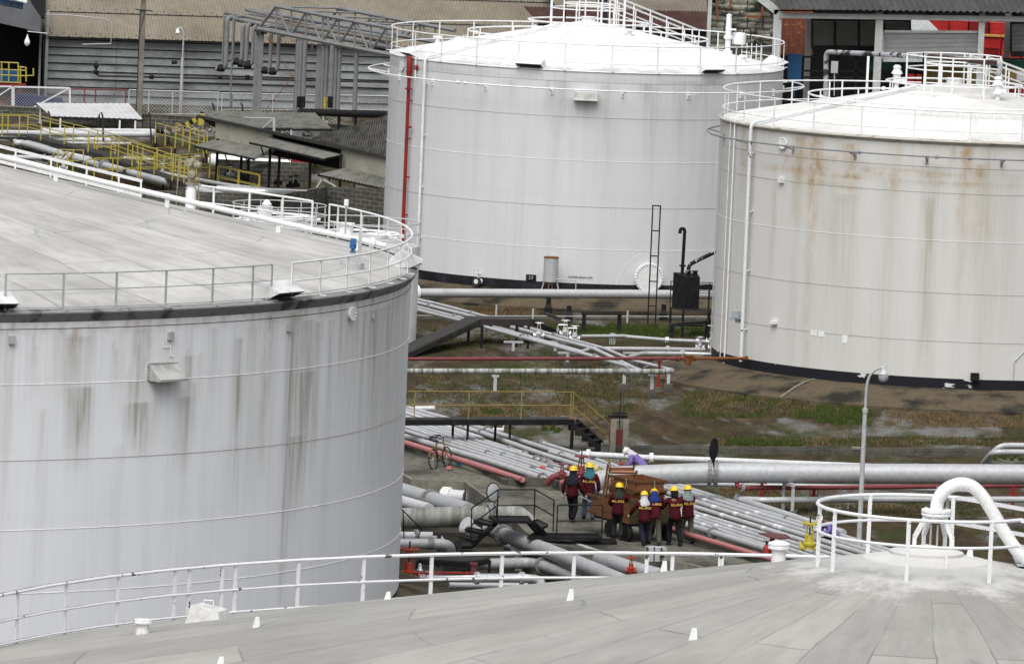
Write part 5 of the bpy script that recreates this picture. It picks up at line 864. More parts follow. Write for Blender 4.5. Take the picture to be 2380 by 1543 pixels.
# red valves behind the workers
pipe('maroon bent pipe with couplings beside the left worker', [(21, 1200, 1040, .2), (21, 1300, 900, .45), (21, 1420, 870, .5), (21, 1600, 880, .5)], .1, 'maroon', [(2, .1), (2, .6)], .3, fm='maroon', fr=1.4)
P = G(*q(21, 1500, 880), .5); valve(P, .5, 'maroon', label='maroon lever valve with a long handle beside the left worker', stem=False); b = MB(); b.bar(P+V((0, 0, .35)), P+V((-.75, .6, .45)), .03, .02); tag(b.build('valve_lever', M['maroon']), 'long maroon lever pointing left from the valve beside the left worker', 'lever')
P = G(*q(21, 1885, 900), .5); valve(P, .85, 'maroon', label='large maroon gate valve between the two leftmost workers')
pipe('faded pink pipe rising behind the leftmost worker', [(21, 1500, 1020, .3), (21, 1640, 960, .45), (21, 1880, 930, .5)], .09, 'pink', [(1, .2)], .2, fm='maroon')
for z_, x, y, s, m_, lab in ((11, 1080, 530, .55, 'orange', 'orange valve wheel showing behind the fattest grey pipe'), (11, 930, 500, .5, 'mustard', 'yellowish valve wheel showing behind the fattest grey pipe')):
    P = G(*q(z_, x, y), .9); P.z -= s*.8; valve(P, s, m_, label=lab)
P = G(*q(11, 670, 600), .4); b = MB(); b.cyl(P-V((.3, -.2, 0)), P+V((.3, -.2, 0)), .12, 14); tag(b.build('yellow_sleeve', paint('cream_yellow_sleeve', (.5, .42, .2), (.4, .33, .16), .5, 3.), None, True), 'cream yellow sleeve on a pipe end above the second worker', 'pipe sleeve')
P = G(*q(13, 2030, 520), .15); P = V((P.x, P.y, .1)); valve(P+V((0, 0, .25)), .95, 'yellow2', label='tall bright yellow gate valve beside the crouching worker in the lower right')
P = G(*q(13, 1690, 620)); e = empty('extinguisher_stand', P, 'dark red steel stand with a slanted round top holding fire extinguishers', 'extinguisher stand'); zt = D(*q(13, 1690, 358), P.y).z
b = MB(); b.bar(P, V((P.x, P.y, zt)), .15, .1); b.box(P+V((0, 0, .25)), (.6, .3, .06)); b.build('post', M['red'], e); b = MB(); b.slab([V((P.x+dx, P.y+dy, zt+dz)) for dx, dy, dz in ((-.42, .3, .03), (-.05, -.3, -.02), (.35, -.34, -.03), (.52, -.1, -.01), (.42, .2, .03), (.0, .34, .04))], .04); b.build('canopy', paint('weathered_red_canopy', (.12, .04, .035), (.08, .035, .03), .7, 3.), e)
for dx, lab in ((-.17, 'fire extinguisher hanging left of the red stand post'), (.2, 'fire extinguisher half hidden right of the red stand post')):
    Q_ = V((P.x+dx, P.y-.12, zt-.85)); ee = empty('fire_extinguisher', Q_, lab, 'fire extinguisher', 'fire extinguishers on the stand'); b = MB(); b.lathe([(.1, 0), (.11, .03), (.11, .5), (.06, .6), (.03, .62)], Q_, 14); b.build('cylinder', M['red'], ee, True); b = MB(); b.lathe([(.035, .6), (.035, .7), (0, .72)], Q_, 8); b.bar(Q_+V((-.1, 0, .74)), Q_+V((.1, 0, .7)), .03); b.tube(bend([Q_+V((.04, 0, .66)), Q_+V((.16, 0, .62)), Q_+V((.17, -.02, .25))], .08), .014, 5); b.build('valve_head', M['black'], ee)
P = G(*q(13, 425, 560), .3); valve(V((P.x, P.y, -.05)), .5, 'orange', label='orange valve wheel just behind the near railing, left of the equipment box')
P = G(*q(13, 640, 600)); e = empty('equipment_box', P, 'dull grey metal equipment box with handles behind the near railing', 'equipment box'); b = MB(); b.box(P+V((0, .1, .28)), (.55, .4, .42), .3); b.build('casing', M['steel'], e); b = MB(); [b.box(P+V((dx, -.12, .28)), (.03, .05, .46), .3) for dx in (-.27, -.05, .17)]; b.box(P+V((.2, -.1, .3)), (.14, .04, .2), .3); b.build('frame', M['dark'], e)
# bicycle leaning at the kerb
def bicycle(P, d):
    P = V(P); d = V(d).normalized(); s_ = V((-d.y, d.x, 0)); e = empty('bicycle', P, 'old orange framed bicycle with a front basket leaning by the pink pipe', 'bicycle'); up = V((0, 0, 1)); lean = s_*.12; r = .33
    tr = lambda a, z, o=0.: P+d*a+up*z+lean*z+s_*o
    for nm, a in (('rear_wheel', 0.), ('front_wheel', 1.05)):
        b = MB(); c = tr(a, r); Z = (up+lean).normalized(); b.tube([c+(d*math.cos(t)+Z*math.sin(t))*r for t in [i*PI/14 for i in range(28)]], .022, 6, closed=True); w = b.build(nm, M['black'], e, True)
        k = MB(); [k.tube([c, c+(d*math.cos(t)+Z*math.sin(t))*r], .004, 4) for t in [i*PI/6 for i in range(12)]]; k.lathe([(.03, -.04), (.03, .04)], c, 8, s_); k.build('spokes', M['steel'], w)
    om = paint('worn_orange_frame', (.2, .1, .025), (.1, .05, .015), .6, 8.); b = MB(); F_ = [(.42, .28), (.3, .82), (.88, .85), (.92, .72)]
    for i, j in ((0, 1), (0, 3), (1, 2)): b.tube([tr(*F_[i]), tr(*F_[j])], .02, 6)
    for o in (-.05, .05): b.tube([tr(0, r, o), tr(.42, .28, 0)], .012, 5); b.tube([tr(0, r, o), tr(.3, .8, 0)], .012, 5); b.tube([tr(1.05, r, o), tr(.9, .78, 0)], .014, 5)
    b.build('frame', om, e, True); b = MB(); b.tube([tr(.89, .78), tr(.87, 1.0), tr(.82, 1.05, .12), tr(.7, 1.07, .27)], .013, 5); b.tube([tr(.87, 1.0), tr(.82, 1.05, -.12), tr(.7, 1.07, -.27)], .013, 5); b.build('handlebar', M['black'], e, True)
    b = MB(); b.lathe([(.0, 0), (.1, .01), (.1, .05), (0, .07)], tr(.28, .88), 10); b.bar(tr(.3, .8), tr(.29, .89), .03); b.build('saddle', M['black'], e, True)
    b = MB(); A_ = math.pi/14; b.tube([tr(0, r)+(d*math.cos(t)+up*math.sin(t))*(r+.04) for t in [i*PI/12 for i in range(1, 12)]], .022, 5); b.build('mudguard', om, e, True)
    b = MB(); c = tr(1.12, .88)
    for z in (0, .12, .24): R_ = .12+.05*z/.24; b.tube([c+V((R_*math.cos(t), R_*math.sin(t), z-.1)) for t in [i*PI/6 for i in range(12)]], .008, 4, closed=True)
    for i in range(12): t = i*PI/6; b.tube([c+V((.12*math.cos(t), .12*math.sin(t), -.1)), c+V((.17*math.cos(t), .17*math.sin(t), .14))], .006, 4)
    b.build('basket', M['steel'], e)
    b = MB(); b.lathe([(.04, -.02), (.04, .02)], tr(.42, .28), 10, s_); b.bar(tr(.42, .28, .06), tr(.42, .12, .08), .02); b.bar(tr(.42, .28, -.06), tr(.42, .44, -.08), .02); b.build('cranks', M['dark'], e)
pb_ = G(*q(20, 680, 1400)); bicycle(pb_, V((.42, .9, 0)))
for (x, y), m_, lab, nm in (((1180, 1290), 'blue', 'crumpled blue and white wrapper on the kerb beside the pink pipe', 'litter'), ((990, 1360), 'orange', 'orange scrap of litter on the concrete near the bicycle', 'litter')):
    P = G(*q(20, x, y), .1); b = MB(); b.hexa([P+V(c) for c in ((-.12, -.06, -.03), (.1, -.1, -.04), (.14, .08, -.03), (-.08, .1, -.05), (-.06, -.03, .04), (.07, -.04, .06), (.1, .05, .02), (-.05, .06, .05))]); tag(b.build(nm, M[m_]), lab, 'litter')
# ================================================================ the loaded trailer
W1, W2 = G(1416, 1248), G(1465, 1261); U_ = (W2-W1).normalized(); W_ = V((-U_.y, U_.x, 0)); F0 = W1-U_*.95
TL = lambda u, w, z: F0+U_*u+W_*w+V((0, 0, z))
e = empty('trailer', F0, 'four wheeled wooden cargo trailer loaded with crates and pushed by workers', 'trailer')
b = MB(); b.hexa([TL(u, w, z) for z in (.5, .6) for u, w in ((-.05, -.02), (2.3, -.02), (2.3, 1.45), (-.05, 1.45))]); b.bar(TL(0, .7, .45), TL(2.2, .7, .45), .12, .12); b.build('chassis', M['black'], e)
wd_ = paint('trailer_plywood', (.16, .07, .036), (.085, .04, .022), .7, 2.2, .7, stretch=(1, 1, 5)); ol = paint('dark_olive_board', (.07, .06, .03), (.03, .028, .015), .7, 2., .7)
def panel(name, a, b_, z0, z1, mat, par, t=.025, planks=3, bat=.0):
    a, b_ = V(a), V(b_); m = MB(); n_ = (b_-a).cross(V((0, 0, 1))).normalized()*t
    for i in range(planks): h0 = z0+(z1-z0)*i/planks; h1 = z0+(z1-z0)*(i+1)/planks-.012; k = n_*(1+.2*(i % 2)); m.hexa([V((p.x, p.y, z))+o for z in (h0, h1) for p, o in ((a, V((0, 0, 0))), (b_, V((0, 0, 0))), (b_, k), (a, k))])
    return m.build(name, mat, par)
panel('side_board', TL(-.15, -.05, 0), TL(2.27, -.05, 0), .58, 1.2, wd_, e); panel('side_board', TL(0, 1.45, 0), TL(2.27, 1.45, 0), .58, 1.2, wd_, e); panel('end_board', TL(2.29, -.05, 0), TL(2.29, 1.45, 0), .58, 1.3, ol, e); panel('end_board', TL(-.02, 0, 0), TL(-.02, 1.4, 0), .58, 1.1, wd_, e)
for z in (.66, 1.17): b = MB(); b.bar(TL(-.45, -.08, z), TL(.2, -.08, z), .05, .09); b.build('board_batten', M['woodd'], e)
for u, w in ((.95, .02), (2.05, .02), (.95, 1.4), (2.05, 1.4)):
    c = TL(u, w, .27); b = MB(); b.lathe([(.16, -.07), (.25, -.07), (.27, -.04), (.27, .04), (.25, .07), (.16, .07), (.16, -.07)], c, 22, W_); w_o = b.build('wheel', M['black'], e, True); b = MB(); b.lathe([(0, -.05), (.1, -.06), (.16, -.05), (.16, .05), (.1, .06), (0, .05)], c, 16, W_); b.build('rim', M['dark'], w_o, True)
b = MB(); b.tube([TL(-.1, .55, .55), TL(-.9, .35, .75)], .02, 5); b.tube([TL(-.1, -.05, .95), TL(-1.0, -.05, 1.05)], .012, 5); b.build('draw_bar', M['steel'], e)
def crate(label, o, lu, lw, z0, z1, openc=True, over=.12, tie=True):
    e = empty('wooden_crate', o+V((0, 0, z0)), label, 'crate', 'wooden crates on the trailer'); c = lambda u, w: V((o.x, o.y, 0))+U_*u+W_*w
    panel('side_board', c(0, 0), c(lu, 0), z0, z1, M['wood'], e, .022, 2); panel('side_board', c(0, lw), c(lu, lw), z0, z1, M['wood'], e, .022, 2); panel('end_board', c(lu, 0), c(lu, lw), z0, z1, M['wood'], e, .022, 2); panel('end_board', c(0, 0), c(0, lw), z0, z1, M['wood'], e, .022, 2)
    b = MB(); b.slab([V((p.x, p.y, z0+.01)) for p in (c(0, 0), c(lu, 0), c(lu, lw), c(0, lw))], .02) if openc else b.slab([V((p.x, p.y, z1)) for p in (c(0, 0), c(lu, 0), c(lu, lw), c(0, lw))], .02); b.build('base_board', M['woodd'], e)
    for z in ((z1-.03, z0+.03)):
        for p, r_ in ((c(-over, -.04), c(lu+over, -.04)), (c(lu+.04, -over), c(lu+.04, lw+over)), (c(-over, lw+.04), c(lu+over, lw+.04)), (c(-.04, -over), c(-.04, lw+over))): b = MB(); b.bar(V((p.x, p.y, z)), V((r_.x, r_.y, z)), .045, .07); b.build('batten', M['woodd'], e)
    if tie: b = MB(); p = c(lu*.6, -.07); b.tube([V((p.x, p.y, z1+.02)), V((p.x+.03, p.y-.02, (z0+z1)/2)), V((p.x-.02, p.y-.01, z0+.04))], .012, 4); p = c(lu+.08, lw*.6); b.tube([V((p.x, p.y, z1+.02)), V((p.x+.04, p.y, z0+.1))], .012, 4); b.build('tie_string', M['string'], e)
    return e
M['string'] = paint('green_twine', (.25, .38, .26), (.2, .3, .2), .4, 9.)
C1 = D(*q(11, 1295, 770), (F0+U_*2.2).y); o1 = V((C1.x, C1.y, 0))-U_*1.45; crate('open topped wooden crate, uppermost on the trailer', o1+W_*.02, 1.45, .95, C1.z-.36, C1.z)
crate('closed wooden crate under the open topped one on the trailer', o1-U_*.25-W_*.0, 1.6, 1.05, C1.z-.68, C1.z-.38, False, .06, False)
C2 = D(*q(11, 1270, 930), (F0+U_*1.9).y); crate('low wooden crate sitting in the trailer bed at its middle', o1-U_*.35+W_*.0, 1.5, 1.1, .62, C1.z-.7, False, .1, False)
fy = (F0+U_*.7+W_*.5).y; e = empty('pallet_rack', D(*q(11, 1050, 900), fy), 'upright wooden rack of posts and boards leaning among the crates', 'rack')
Fr = lambda x, y, dy=0.: D(*q(11, x, y), fy+dy)
for p1, p2 in (((912, 555), (850, 955)), ((940, 600), (885, 965)), ((1270, 550), (1255, 610)), ((1300, 630), (1290, 800))): b = MB(); b.bar(Fr(*p1), Fr(*p2), .07, .09); b.build('frame_post', M['woodd'], e)
b = MB(); b.bar(Fr(925, 603), Fr(1260, 605), .05, .07); b.bar(Fr(945, 660), Fr(1290, 668), .05, .06); b.build('cross_rail', M['wood'], e)
b = MB(); b.slab([Fr(945, 655, -.03), Fr(1275, 660, -.03), Fr(1268, 618, .02), Fr(950, 618, .02)], .02); b.slab([Fr(945, 960), Fr(985, 960), Fr(990, 690), Fr(945, 690)], .02); b.build('frame_board', paint('orange_plywood', (.3, .12, .05), (.2, .08, .035), .6, 3.), e)
b = MB(); b.tube([Fr(905, 640, -.05), Fr(940, 690, -.1), Fr(1000, 770, -.1), Fr(1050, 820, -.2)], .013, 4); b.tube([Fr(950, 655, -.05), Fr(1000, 780, -.1)], .012, 4); b.build('tie_string', M['string'], e)

# ================================================================ people
def skin(name, V_, E_, R_, mat, parent, sub=1):
    me = bpy.data.meshes.new(name); me.from_pydata([tuple(v) for v in V_], E_, []); o = bpy.data.objects.new(name, me); COL.objects.link(o)
    m = o.modifiers.new('s', 'SKIN'); m.use_smooth_shade = True; sv = me.skin_vertices[0].data
    for i, r in enumerate(R_): sv[i].radius = r if isinstance(r, tuple) else (r, r); sv[i].use_root = (i == 0)
    if sub: m2 = o.modifiers.new('u', 'SUBSURF'); m2.levels = sub; m2.render_levels = sub
    m.branch_smoothing = .3
    dg = bpy.context.evaluated_depsgraph_get(); n = bpy.data.meshes.new_from_object(o.evaluated_get(dg)); bpy.data.objects.remove(o); n.materials.clear(); n.materials.append(mat)
    n.name = name; o = bpy.data.objects.new(name, n); COL.objects.link(o)
    mw = parent.matrix_world; o.parent = parent; o.matrix_world = mw.copy(); return o
SKIN = paint('tanned_skin', (.2, .1, .06), (.14, .07, .045), .4, 9.); MSH = paint('maroon_shirt_cloth', (.06, .006, .01), (.03, .004, .007), .7, 6., .85); TXT = paint('yellow_print', (.5, .38, .06), (.4, .3, .05), .3, 9.); HEL = paint('yellow_hard_hat', (.75, .5, .015), (.6, .4, .02), .3, 5., .35); HELW = paint('white_hard_hat', (.7, .68, .6), (.5, .48, .42), .4, 5., .35)
CL = lambda n, c, d=None: paint(n, c, d or tuple(x*.5 for x in c), .6, 7., .85)
def person(feet, label, yaw=0., lean=.05, hl=(-.25, .1, .85), hr=(.25, .1, .85), fl=(-.1, .1), fr=(.1, -.1), shirt=None, trouser=None, shoe=None, scarf=None, helmet=None, glove=None, head=0., text=True, hgt=1., pel=.86, hair=False, long=True, sidew=0., twist=0., group='workers in maroon shirts', hlmt_drop=0., big=False):
    P = V((feet.x, feet.y, feet.z)); e = empty('person', P, label, 'person', group); e.rotation_euler = (0, 0, yaw); e.scale = (hgt,)*3; e.matrix_world = Matrix.Translation(P)@Matrix.Rotation(yaw, 4, 'Z')@Matrix.Scale(hgt, 4)
    sl, cl = math.sin(lean), math.cos(lean); up = V((sidew, sl, cl)).normalized(); fw_ = V((0, cl, -sl)); rt_ = V((1, 0, 0)); pv = V((0, 0, pel)); T = lambda x, y, z: pv+rt_*x+fw_*y+up*z
    hd = V((0, math.sin(lean+head), math.cos(lean+head))).normalized(); hf = V((0, math.cos(lean+head), -math.sin(lean+head))); neck = T(0, 0, .56); hc = neck+hd*.15
    Vs = [pv, T(0, 0, .22), T(0, .0, .42), neck, neck+hd*.06, hc, hc+hd*.08, hc+hf*.1-hd*.02]; Es = [(0, 1), (1, 2), (2, 3), (3, 4), (4, 5), (5, 6), (5, 7)]; Rs = [(.13, .1), (.125, .09), (.14, .1), .06, .055, (.078, .092), (.06, .075), .016]
    for s_ in (-1, 1): Vs.append(hc+rt_*.085*s_); Es.append((5, len(Vs)-1)); Rs.append(.016)
    arms = []; legs = []
    for s_, h in ((-1, hl), (1, hr)):
        sh = T(.19*s_, 0, .5); H_ = V(h); dd = H_-sh; L = min(dd.length, .53); H_ = sh+dd.normalized()*L; mid = (sh+H_)/2; k = math.sqrt(max(0, .075-(L/2)**2)); el = mid+(V((s_*.5, -.55, -.45)).normalized())*k
        i0 = len(Vs); Vs += [sh, el, H_]; Es += [(2, i0), (i0, i0+1), (i0+1, i0+2)]; Rs += [.052, .042, .03]
        d_ = (H_-el).normalized(); sd = d_.cross(V((0, 0, 1))); sd = sd.normalized() if sd.length > .1 else V((1, 0, 0)); cu_ = d_.cross(sd)
        pm = H_+d_*.07; ip = len(Vs); Vs.append(pm); Es.append((i0+2, ip)); Rs.append((.036, .02))
        for f in range(4): a_ = pm+sd*(.026*(f-1.5))*1.0+d_*.03; b_ = a_+d_*(.035-.004*abs(f-1.3))+cu_*.012; c_ = b_+d_*.02+cu_*.025; j = len(Vs); Vs += [a_, b_, c_]; Es += [(ip, j), (j, j+1), (j+1, j+2)]; Rs += [.009, .008, .007]
        t1 = pm-sd*.035*s_-d_*.02; t2 = t1-sd*.018*s_+d_*.035+cu_*.01; j = len(Vs); Vs += [t1, t2]; Es += [(ip, j), (j, j+1)]; Rs += [.011, .009]
        arms.append((sh, el, H_, pm, d_, sd))
    for s_, ft in ((-1, fl), (1, fr)):
        hp = pv+V((.085*s_, 0, -.05)); ank = V((ft[0], ft[1], ft[2] if len(ft) > 2 else .08)); dd = ank-hp; L = min(dd.length, .78); mid = (hp+ank)/2; k = math.sqrt(max(0, .155-(L/2)**2)); kn = mid+V((s_*.12, 1, .15)).normalized()*k
        i0 = len(Vs); Vs += [hp, kn, ank, ank+V((0, .13, -.045))]; Es += [(0, i0), (i0, i0+1), (i0+1, i0+2), (i0+2, i0+3)]; Rs += [.085, .055, .04, .03]; legs.append((hp, kn, ank))
    skin('body', Vs, Es, Rs, SKIN, e)
    sv = [pv+V((0, 0, -.13)), pv+V((0, 0, .0)), T(0, 0, .2), T(0, 0, .42), T(0, 0, .53)]; se = [(0, 1), (1, 2), (2, 3), (3, 4)]; sr = [(.215, .185), (.215, .185), (.19, .15), (.2, .145), (.085, .08)]
    for sh, el, H_, pm, d_, sd in arms: i0 = len(sv); sv += [sh, el, H_]; se += [(3, i0), (i0, i0+1), (i0+1, i0+2)]; sr += [.085, .07, .055]
    so_ = skin('shirt', sv, se, sr, shirt or MSH, e)
    tv = [pv]; te = []; tr_ = [(.12, .09)]
    for hp, kn, ank in legs: i0 = len(tv); tv += [hp, kn, ank-V((0, 0, .015))]; te += [(0, i0), (i0, i0+1), (i0+1, i0+2)]; tr_ += [.11, .09, .08]
    skin('trousers', tv, te, tr_, trouser, e)
    for hp, kn, ank in legs: skin('shoe', [ank+V((0, -.02, .02)), ank+V((0, .02, -.035)), ank+V((0, .16, -.045))], [(0, 1), (1, 2)], [.066, (.068, .06), (.06, .05)], shoe or M['black'], e)
    if glove:
        for sh, el, H_, pm, d_, sd in arms: skin('glove', [H_, pm, pm+d_*.07+V((0, 0, -.02)), pm-sd*.05+d_*.03], [(0, 1), (1, 2), (1, 3)], [.04, (.045, .03), (.036, .022), .017], glove, e)
    lb = lambda m, nm, mt, par=e, sm=True: local(m, nm, mt, par, sm)
    def local(m, nm, mt, par, sm):
        me = bpy.data.meshes.new(nm); me.from_pydata(m.v, [], m.f); me.materials.append(mt); me.polygons.foreach_set('use_smooth', [sm]*len(m.f)); o = bpy.data.objects.new(nm, me); COL.objects.link(o); o.parent = par; o.matrix_world = e.matrix_world.copy(); return o
    Rh = Matrix((rt_, hf, hd)).transposed(); c0 = hc+hd*.035-hf*hlmt_drop; b = MB(); n = 20; prof = [(.148, -.012, 1), (.145, .0, 1), (.128, .012, 0), (.125, .05, 0), (.105, .095, 0), (.06, .125, 0), (.0, .133, 0)]
    vs = [c0+Rh@V((r*.92*math.cos(2*PI*j/n), r*1.08*math.sin(2*PI*j/n)*(1.12 if (br and math.sin(2*PI*j/n) > 0) else 1.)-.0, z)) for r, z, br in prof for j in range(n)]
    b.add(vs, [(i*n+j, i*n+(j+1) % n, (i+1)*n+(j+1) % n, (i+1)*n+j) for i in range(len(prof)-1) for j in range(n)]+[tuple(range(n))[::-1]]); b.bar(c0+Rh@V((0, -.1, .095)), c0+Rh@V((0, .1, .095)), .02, .07); lb(b, 'hard_hat', helmet or HEL)
    for s_ in (-1, 1): b = MB(); b.lathe([(0, -.01), (.011, 0), (0, .01)], hc+hf*.092+rt_*.033*s_+hd*.0, 8, hf); lb(b, 'eye', M['black'])
    if hair: b = MB(); b.lathe([(.07, -.2), (.1, -.15), (.112, 0), (.1, .05)], hc-hf*.025, 14, hd); lb(b, 'hair', M['black'])
    if scarf:
        rs = random.Random(len(label)); b = MB(); n = 22; pr_ = [(.104, .06), (.112, .0), (.106, -.06), (.116, -.11), (.16, -.15), (.19, -.19), (.175, -.215)] if not big else [(.104, .06), (.112, .0), (.108, -.08), (.125, -.14), (.2, -.2), (.235, -.27), (.225, -.31)]; vs = []
        ph = [rs.uniform(.85, 1.15) for _ in range(n)]
        for i, (r, z) in enumerate(pr_):
            for j in range(n):
                a = 2*PI*j/n; k = 1+(ph[j]-1)*(i/6.); wx = 1.0 if i < 4 else 1.06; wy = 1.05 if i < 4 else .74; zz = z-(.05*(1-math.sin(a))*(i-3)/3. if i > 3 else 0)-(rs.uniform(-.02, .03) if i == 6 else 0)
                fr_ = 0 if i > 2 else (-.018 if math.sin(a) > .3 else 0); blend = min(1, i/4.); dirz = hd*(1-blend)+up*blend; dirf = hf*(1-blend)+fw_*blend; vs.append(hc*(1-blend)+(neck+up*.15)*blend+rt_*r*k*wx*math.cos(a)+dirf*(r*k*wy*math.sin(a)+fr_)+dirz*zz)
        b.add(vs, [(i*n+j, i*n+(j+1) % n, (i+1)*n+(j+1) % n, (i+1)*n+j) for i in range(6) for j in range(n)]); lb(b, 'head_scarf', scarf)
    if text:
        tp_ = e.matrix_world@(T(0, -.178, .31)); nn_ = (e.matrix_world.to_3x3()@(-fw_)).normalized(); textobj('M.L-ENG', tp_, nn_, .1, TXT, so_, 'back_print', .006, up=(e.matrix_world.to_3x3()@up).normalized())
    return e
navy = CL('navy_scarf', (.018, .02, .03)); teal = CL('teal_scarf', (.05, .17, .2)); grn = CL('dark_green_scarf', (.035, .045, .035)); wht = CL('white_scarf', (.5, .5, .52), (.36, .36, .38)); blu = CL('royal_blue_scarf', (.015, .03, .16)); gry = CL('grey_scarf', (.22, .26, .25)); blk = CL('black_trousers', (.01, .01, .012)); jean = CL('faded_jeans', (.07, .1, .16)); char = CL('charcoal_trousers', (.025, .025, .025)); nvy = CL('navy_trousers', (.018, .018, .035)); olv = CL('grey_olive_cargo_trousers', (.085, .08, .065)); prp = CL('purple_shirt', (.17, .12, .36), (.12, .08, .27)); bgl = CL('black_glove', (.012, .012, .012))
g0_ = lambda x, y: G(x, y)
person(g0_(1327, 1213), 'worker walking with dark navy scarf draped over the shoulders and black trousers, leftmost', yaw=-.5, lean=.03, hl=(-.34, .02, .78), hr=(.42, .1, .84), fl=(-.1, .16), fr=(.1, -.12), trouser=blk, scarf=navy, glove=M['glove'], text=False, hgt=1.03, big=True)
person(g0_(1366, 1209), 'worker with a teal head scarf and blue jeans pulling the front of the trailer', yaw=-.05, lean=.04, hl=(-.25, .25, .95), hr=(.28, .1, .85), fl=(-.13, .2), fr=(.14, -.12), trouser=jean, scarf=teal, hgt=1.06)
person(g0_(1434, 1256), 'worker with a dark green scarf and a black gloved hand raised to the crates', yaw=-.1, lean=.1, hl=(-.2, .35, 1.0), hr=(.42, .2, 1.2), fl=(-.11, .12), fr=(.1, -.1, .12), trouser=char, scarf=grn, glove=bgl, hgt=1.04)
person(g0_(1495, 1269), 'worker with a white head scarf and navy trousers leaning on the trailer side', yaw=.15, lean=.28, hl=(-.38, .42, .92), hr=(.1, .55, 1.0), fl=(-.02, -.25, .12), fr=(.08, .2), trouser=nvy, scarf=wht, glove=M['glove'], pel=.84)
person(g0_(1519, 1268), 'worker bending low with a royal blue scarf and grey olive cargo trousers', yaw=.1, lean=.42, hl=(-.15, .6, 1.0), hr=(.2, .6, 1.0), fl=(-.12, .25), fr=(.14, -.2), trouser=olv, scarf=blu, head=.5, hgt=1.06)
person(g0_(1566, 1269), 'worker without scarf, black hair under the helmet, pushing the trailer end', yaw=.35, lean=.22, hl=(-.2, .5, 1.05), hr=(.15, .5, 1.05), fl=(-.1, .12), fr=(.12, -.25, .12), trouser=blk, hair=True, hgt=1.07)
person(g0_(1596, 1263), 'worker with a pale grey scarf over the neck, rightmost of those pushing', yaw=.35, lean=.15, hl=(-.35, .4, 1.0), hr=(.1, .5, 1.0), fl=(-.12, .15), fr=(.12, -.2, .1), trouser=olv, scarf=gry, hgt=1.05)
P = G(*q(11, 1400, 640), .35); P.z = 0
person(P+V((0, .3, 0)), 'worker in purple shirt and white helmet stooping behind the fattest grey pipe', yaw=1.25, lean=.95, hl=(-.15, .6, .5), hr=(.15, .6, .5), fl=(-.15, .1), fr=(.15, -.1), shirt=prp, trouser=blk, scarf=wht, helmet=HELW, text=False, head=.15, pel=.52, group='workers in purple shirts')
P = G(*q(23, 1520, 1060), 0.)
person(P, 'worker in purple shirt and white helmet squatting on the pipes by the yellow valve', yaw=1.9, lean=.65, hl=(-.15, .55, .55), hr=(.2, .6, .5), fl=(-.18, .3, .1), fr=(.18, .25, .1), shirt=prp, trouser=blk, helmet=HELW, text=False, head=.7, pel=.42, group='workers in purple shirts')
# ================================================================ BACKGROUND, left
ZN.update({30: (0, 258.1, .24439), 31: (271.7, 271.7, .24439), 32: (760.7, 441.5, .1833), 33: (0, 0, .32089)})
psi = math.radians(11); WD = V((math.cos(psi), math.sin(psi), 0)); WB = V((-WD.y, WD.x, 0)); K0 = D(*q(1, 430, 332), 424); EZ = K0.z; BW = lambda u, v, z: V((K0.x, K0.y, 0))+WD*u+WB*v+V((0, 0, z))
def mcorr(name, m1, m2=None, dots=None): return None
def roofcol(name, col, dirt, line): return roofmat(name, col, dirt, .55, (1, 1, 1), None)
TAN = paint('tan_corrugated_roof', (.21, .187, .147), (.145, .125, .095), .8, .25, .9, lo=.4, hi=.7, fine=.1)
e = empty('warehouse', BW(0, 0, 0), 'long warehouse with a tan corrugated roof and grey lapped sheet wall, top left', 'warehouse')
rise, run, UR = 1.28, 2.5, 32.; b = MB()
for i in range(5):
    v0, v1 = -.55+run*i, -.55+run*(i+1)+.12; z0, z1 = EZ+.0+rise*i, EZ+rise*(i+1)+.06; o_ = .05*i
    b.corr(BW(-.2, v0, z0+.05), BW(UR, v0, z0+.05), BW(UR, v1, z1), BW(-.2, v1, z1), .19, .02)
b.build('roof', TAN, e)
b = MB()
for i in range(1, 6):
    for k in range(46):
        for du, dv in ((.0, .12), (.12, -.16)): u = k*.69+(i % 2)*.2+du*2; v = -.55+run*(i-1)+.14+dv+(.0); z = EZ+rise*(v+.55)/run+.1; b.box(BW(u, v, z), (.05, .05, .05))
[b.bar(BW(-.2, -.6+run*i+(.04 if i else 0), EZ+.03+rise*i+.0), BW(UR, -.6+run*i+(.04 if i else 0), EZ+.03+rise*i), .05, .05) for i in range(1, 5)]; b.build('roof_bolts_lap_shade', M['dark'], e)  # bolts, plus dark bars that draw the shading line at each sheet lap
b = MB(); b.bar(BW(-.25, -.6, EZ), BW(-.25, 12, EZ+12.6*rise/run), .12, .3); b.build('verge', M['black'], e)
b = MB(); rows = 9; hh_ = (EZ+.3)/rows
for i in range(rows):
    z0, z1 = i*hh_+.03, (i+1)*hh_-.03  # gaps left between rows stand for the shadow lines under the laps
    for k in range(8):
        u0, u1 = k*UR/8, (k+1)*UR/8-.02; j = random.uniform(-.012, .012); b.hexa([BW(u0, .2-.16+j, z0), BW(u1, .2-.16+j, z0), BW(u1, .24, z0), BW(u0, .24, z0), BW(u0, .17+j, z1), BW(u1, .17+j, z1), BW(u1, .24, z1), BW(u0, .24, z1)])
b.build('wall', paint('grey_lapped_sheeting', (.25, .265, .275), (.08, .08, .078), .75, .45, .7, lo=.42, hi=.72, stretch=(1, 1, 2.5), fine=.15), e)
b = MB(); b.quad(BW(0, .3, 0), BW(UR, .3, 0), BW(UR, .3, EZ+.2), BW(0, .3, EZ+.2)); b.quad(BW(UR, .3, 0), BW(UR, 12, 0), BW(UR, 12, EZ+6), BW(UR, .3, EZ+.2)); b.build('inner_wall', M['dark'], e)  # dark backing, its tone gives the shade seen through the row gaps
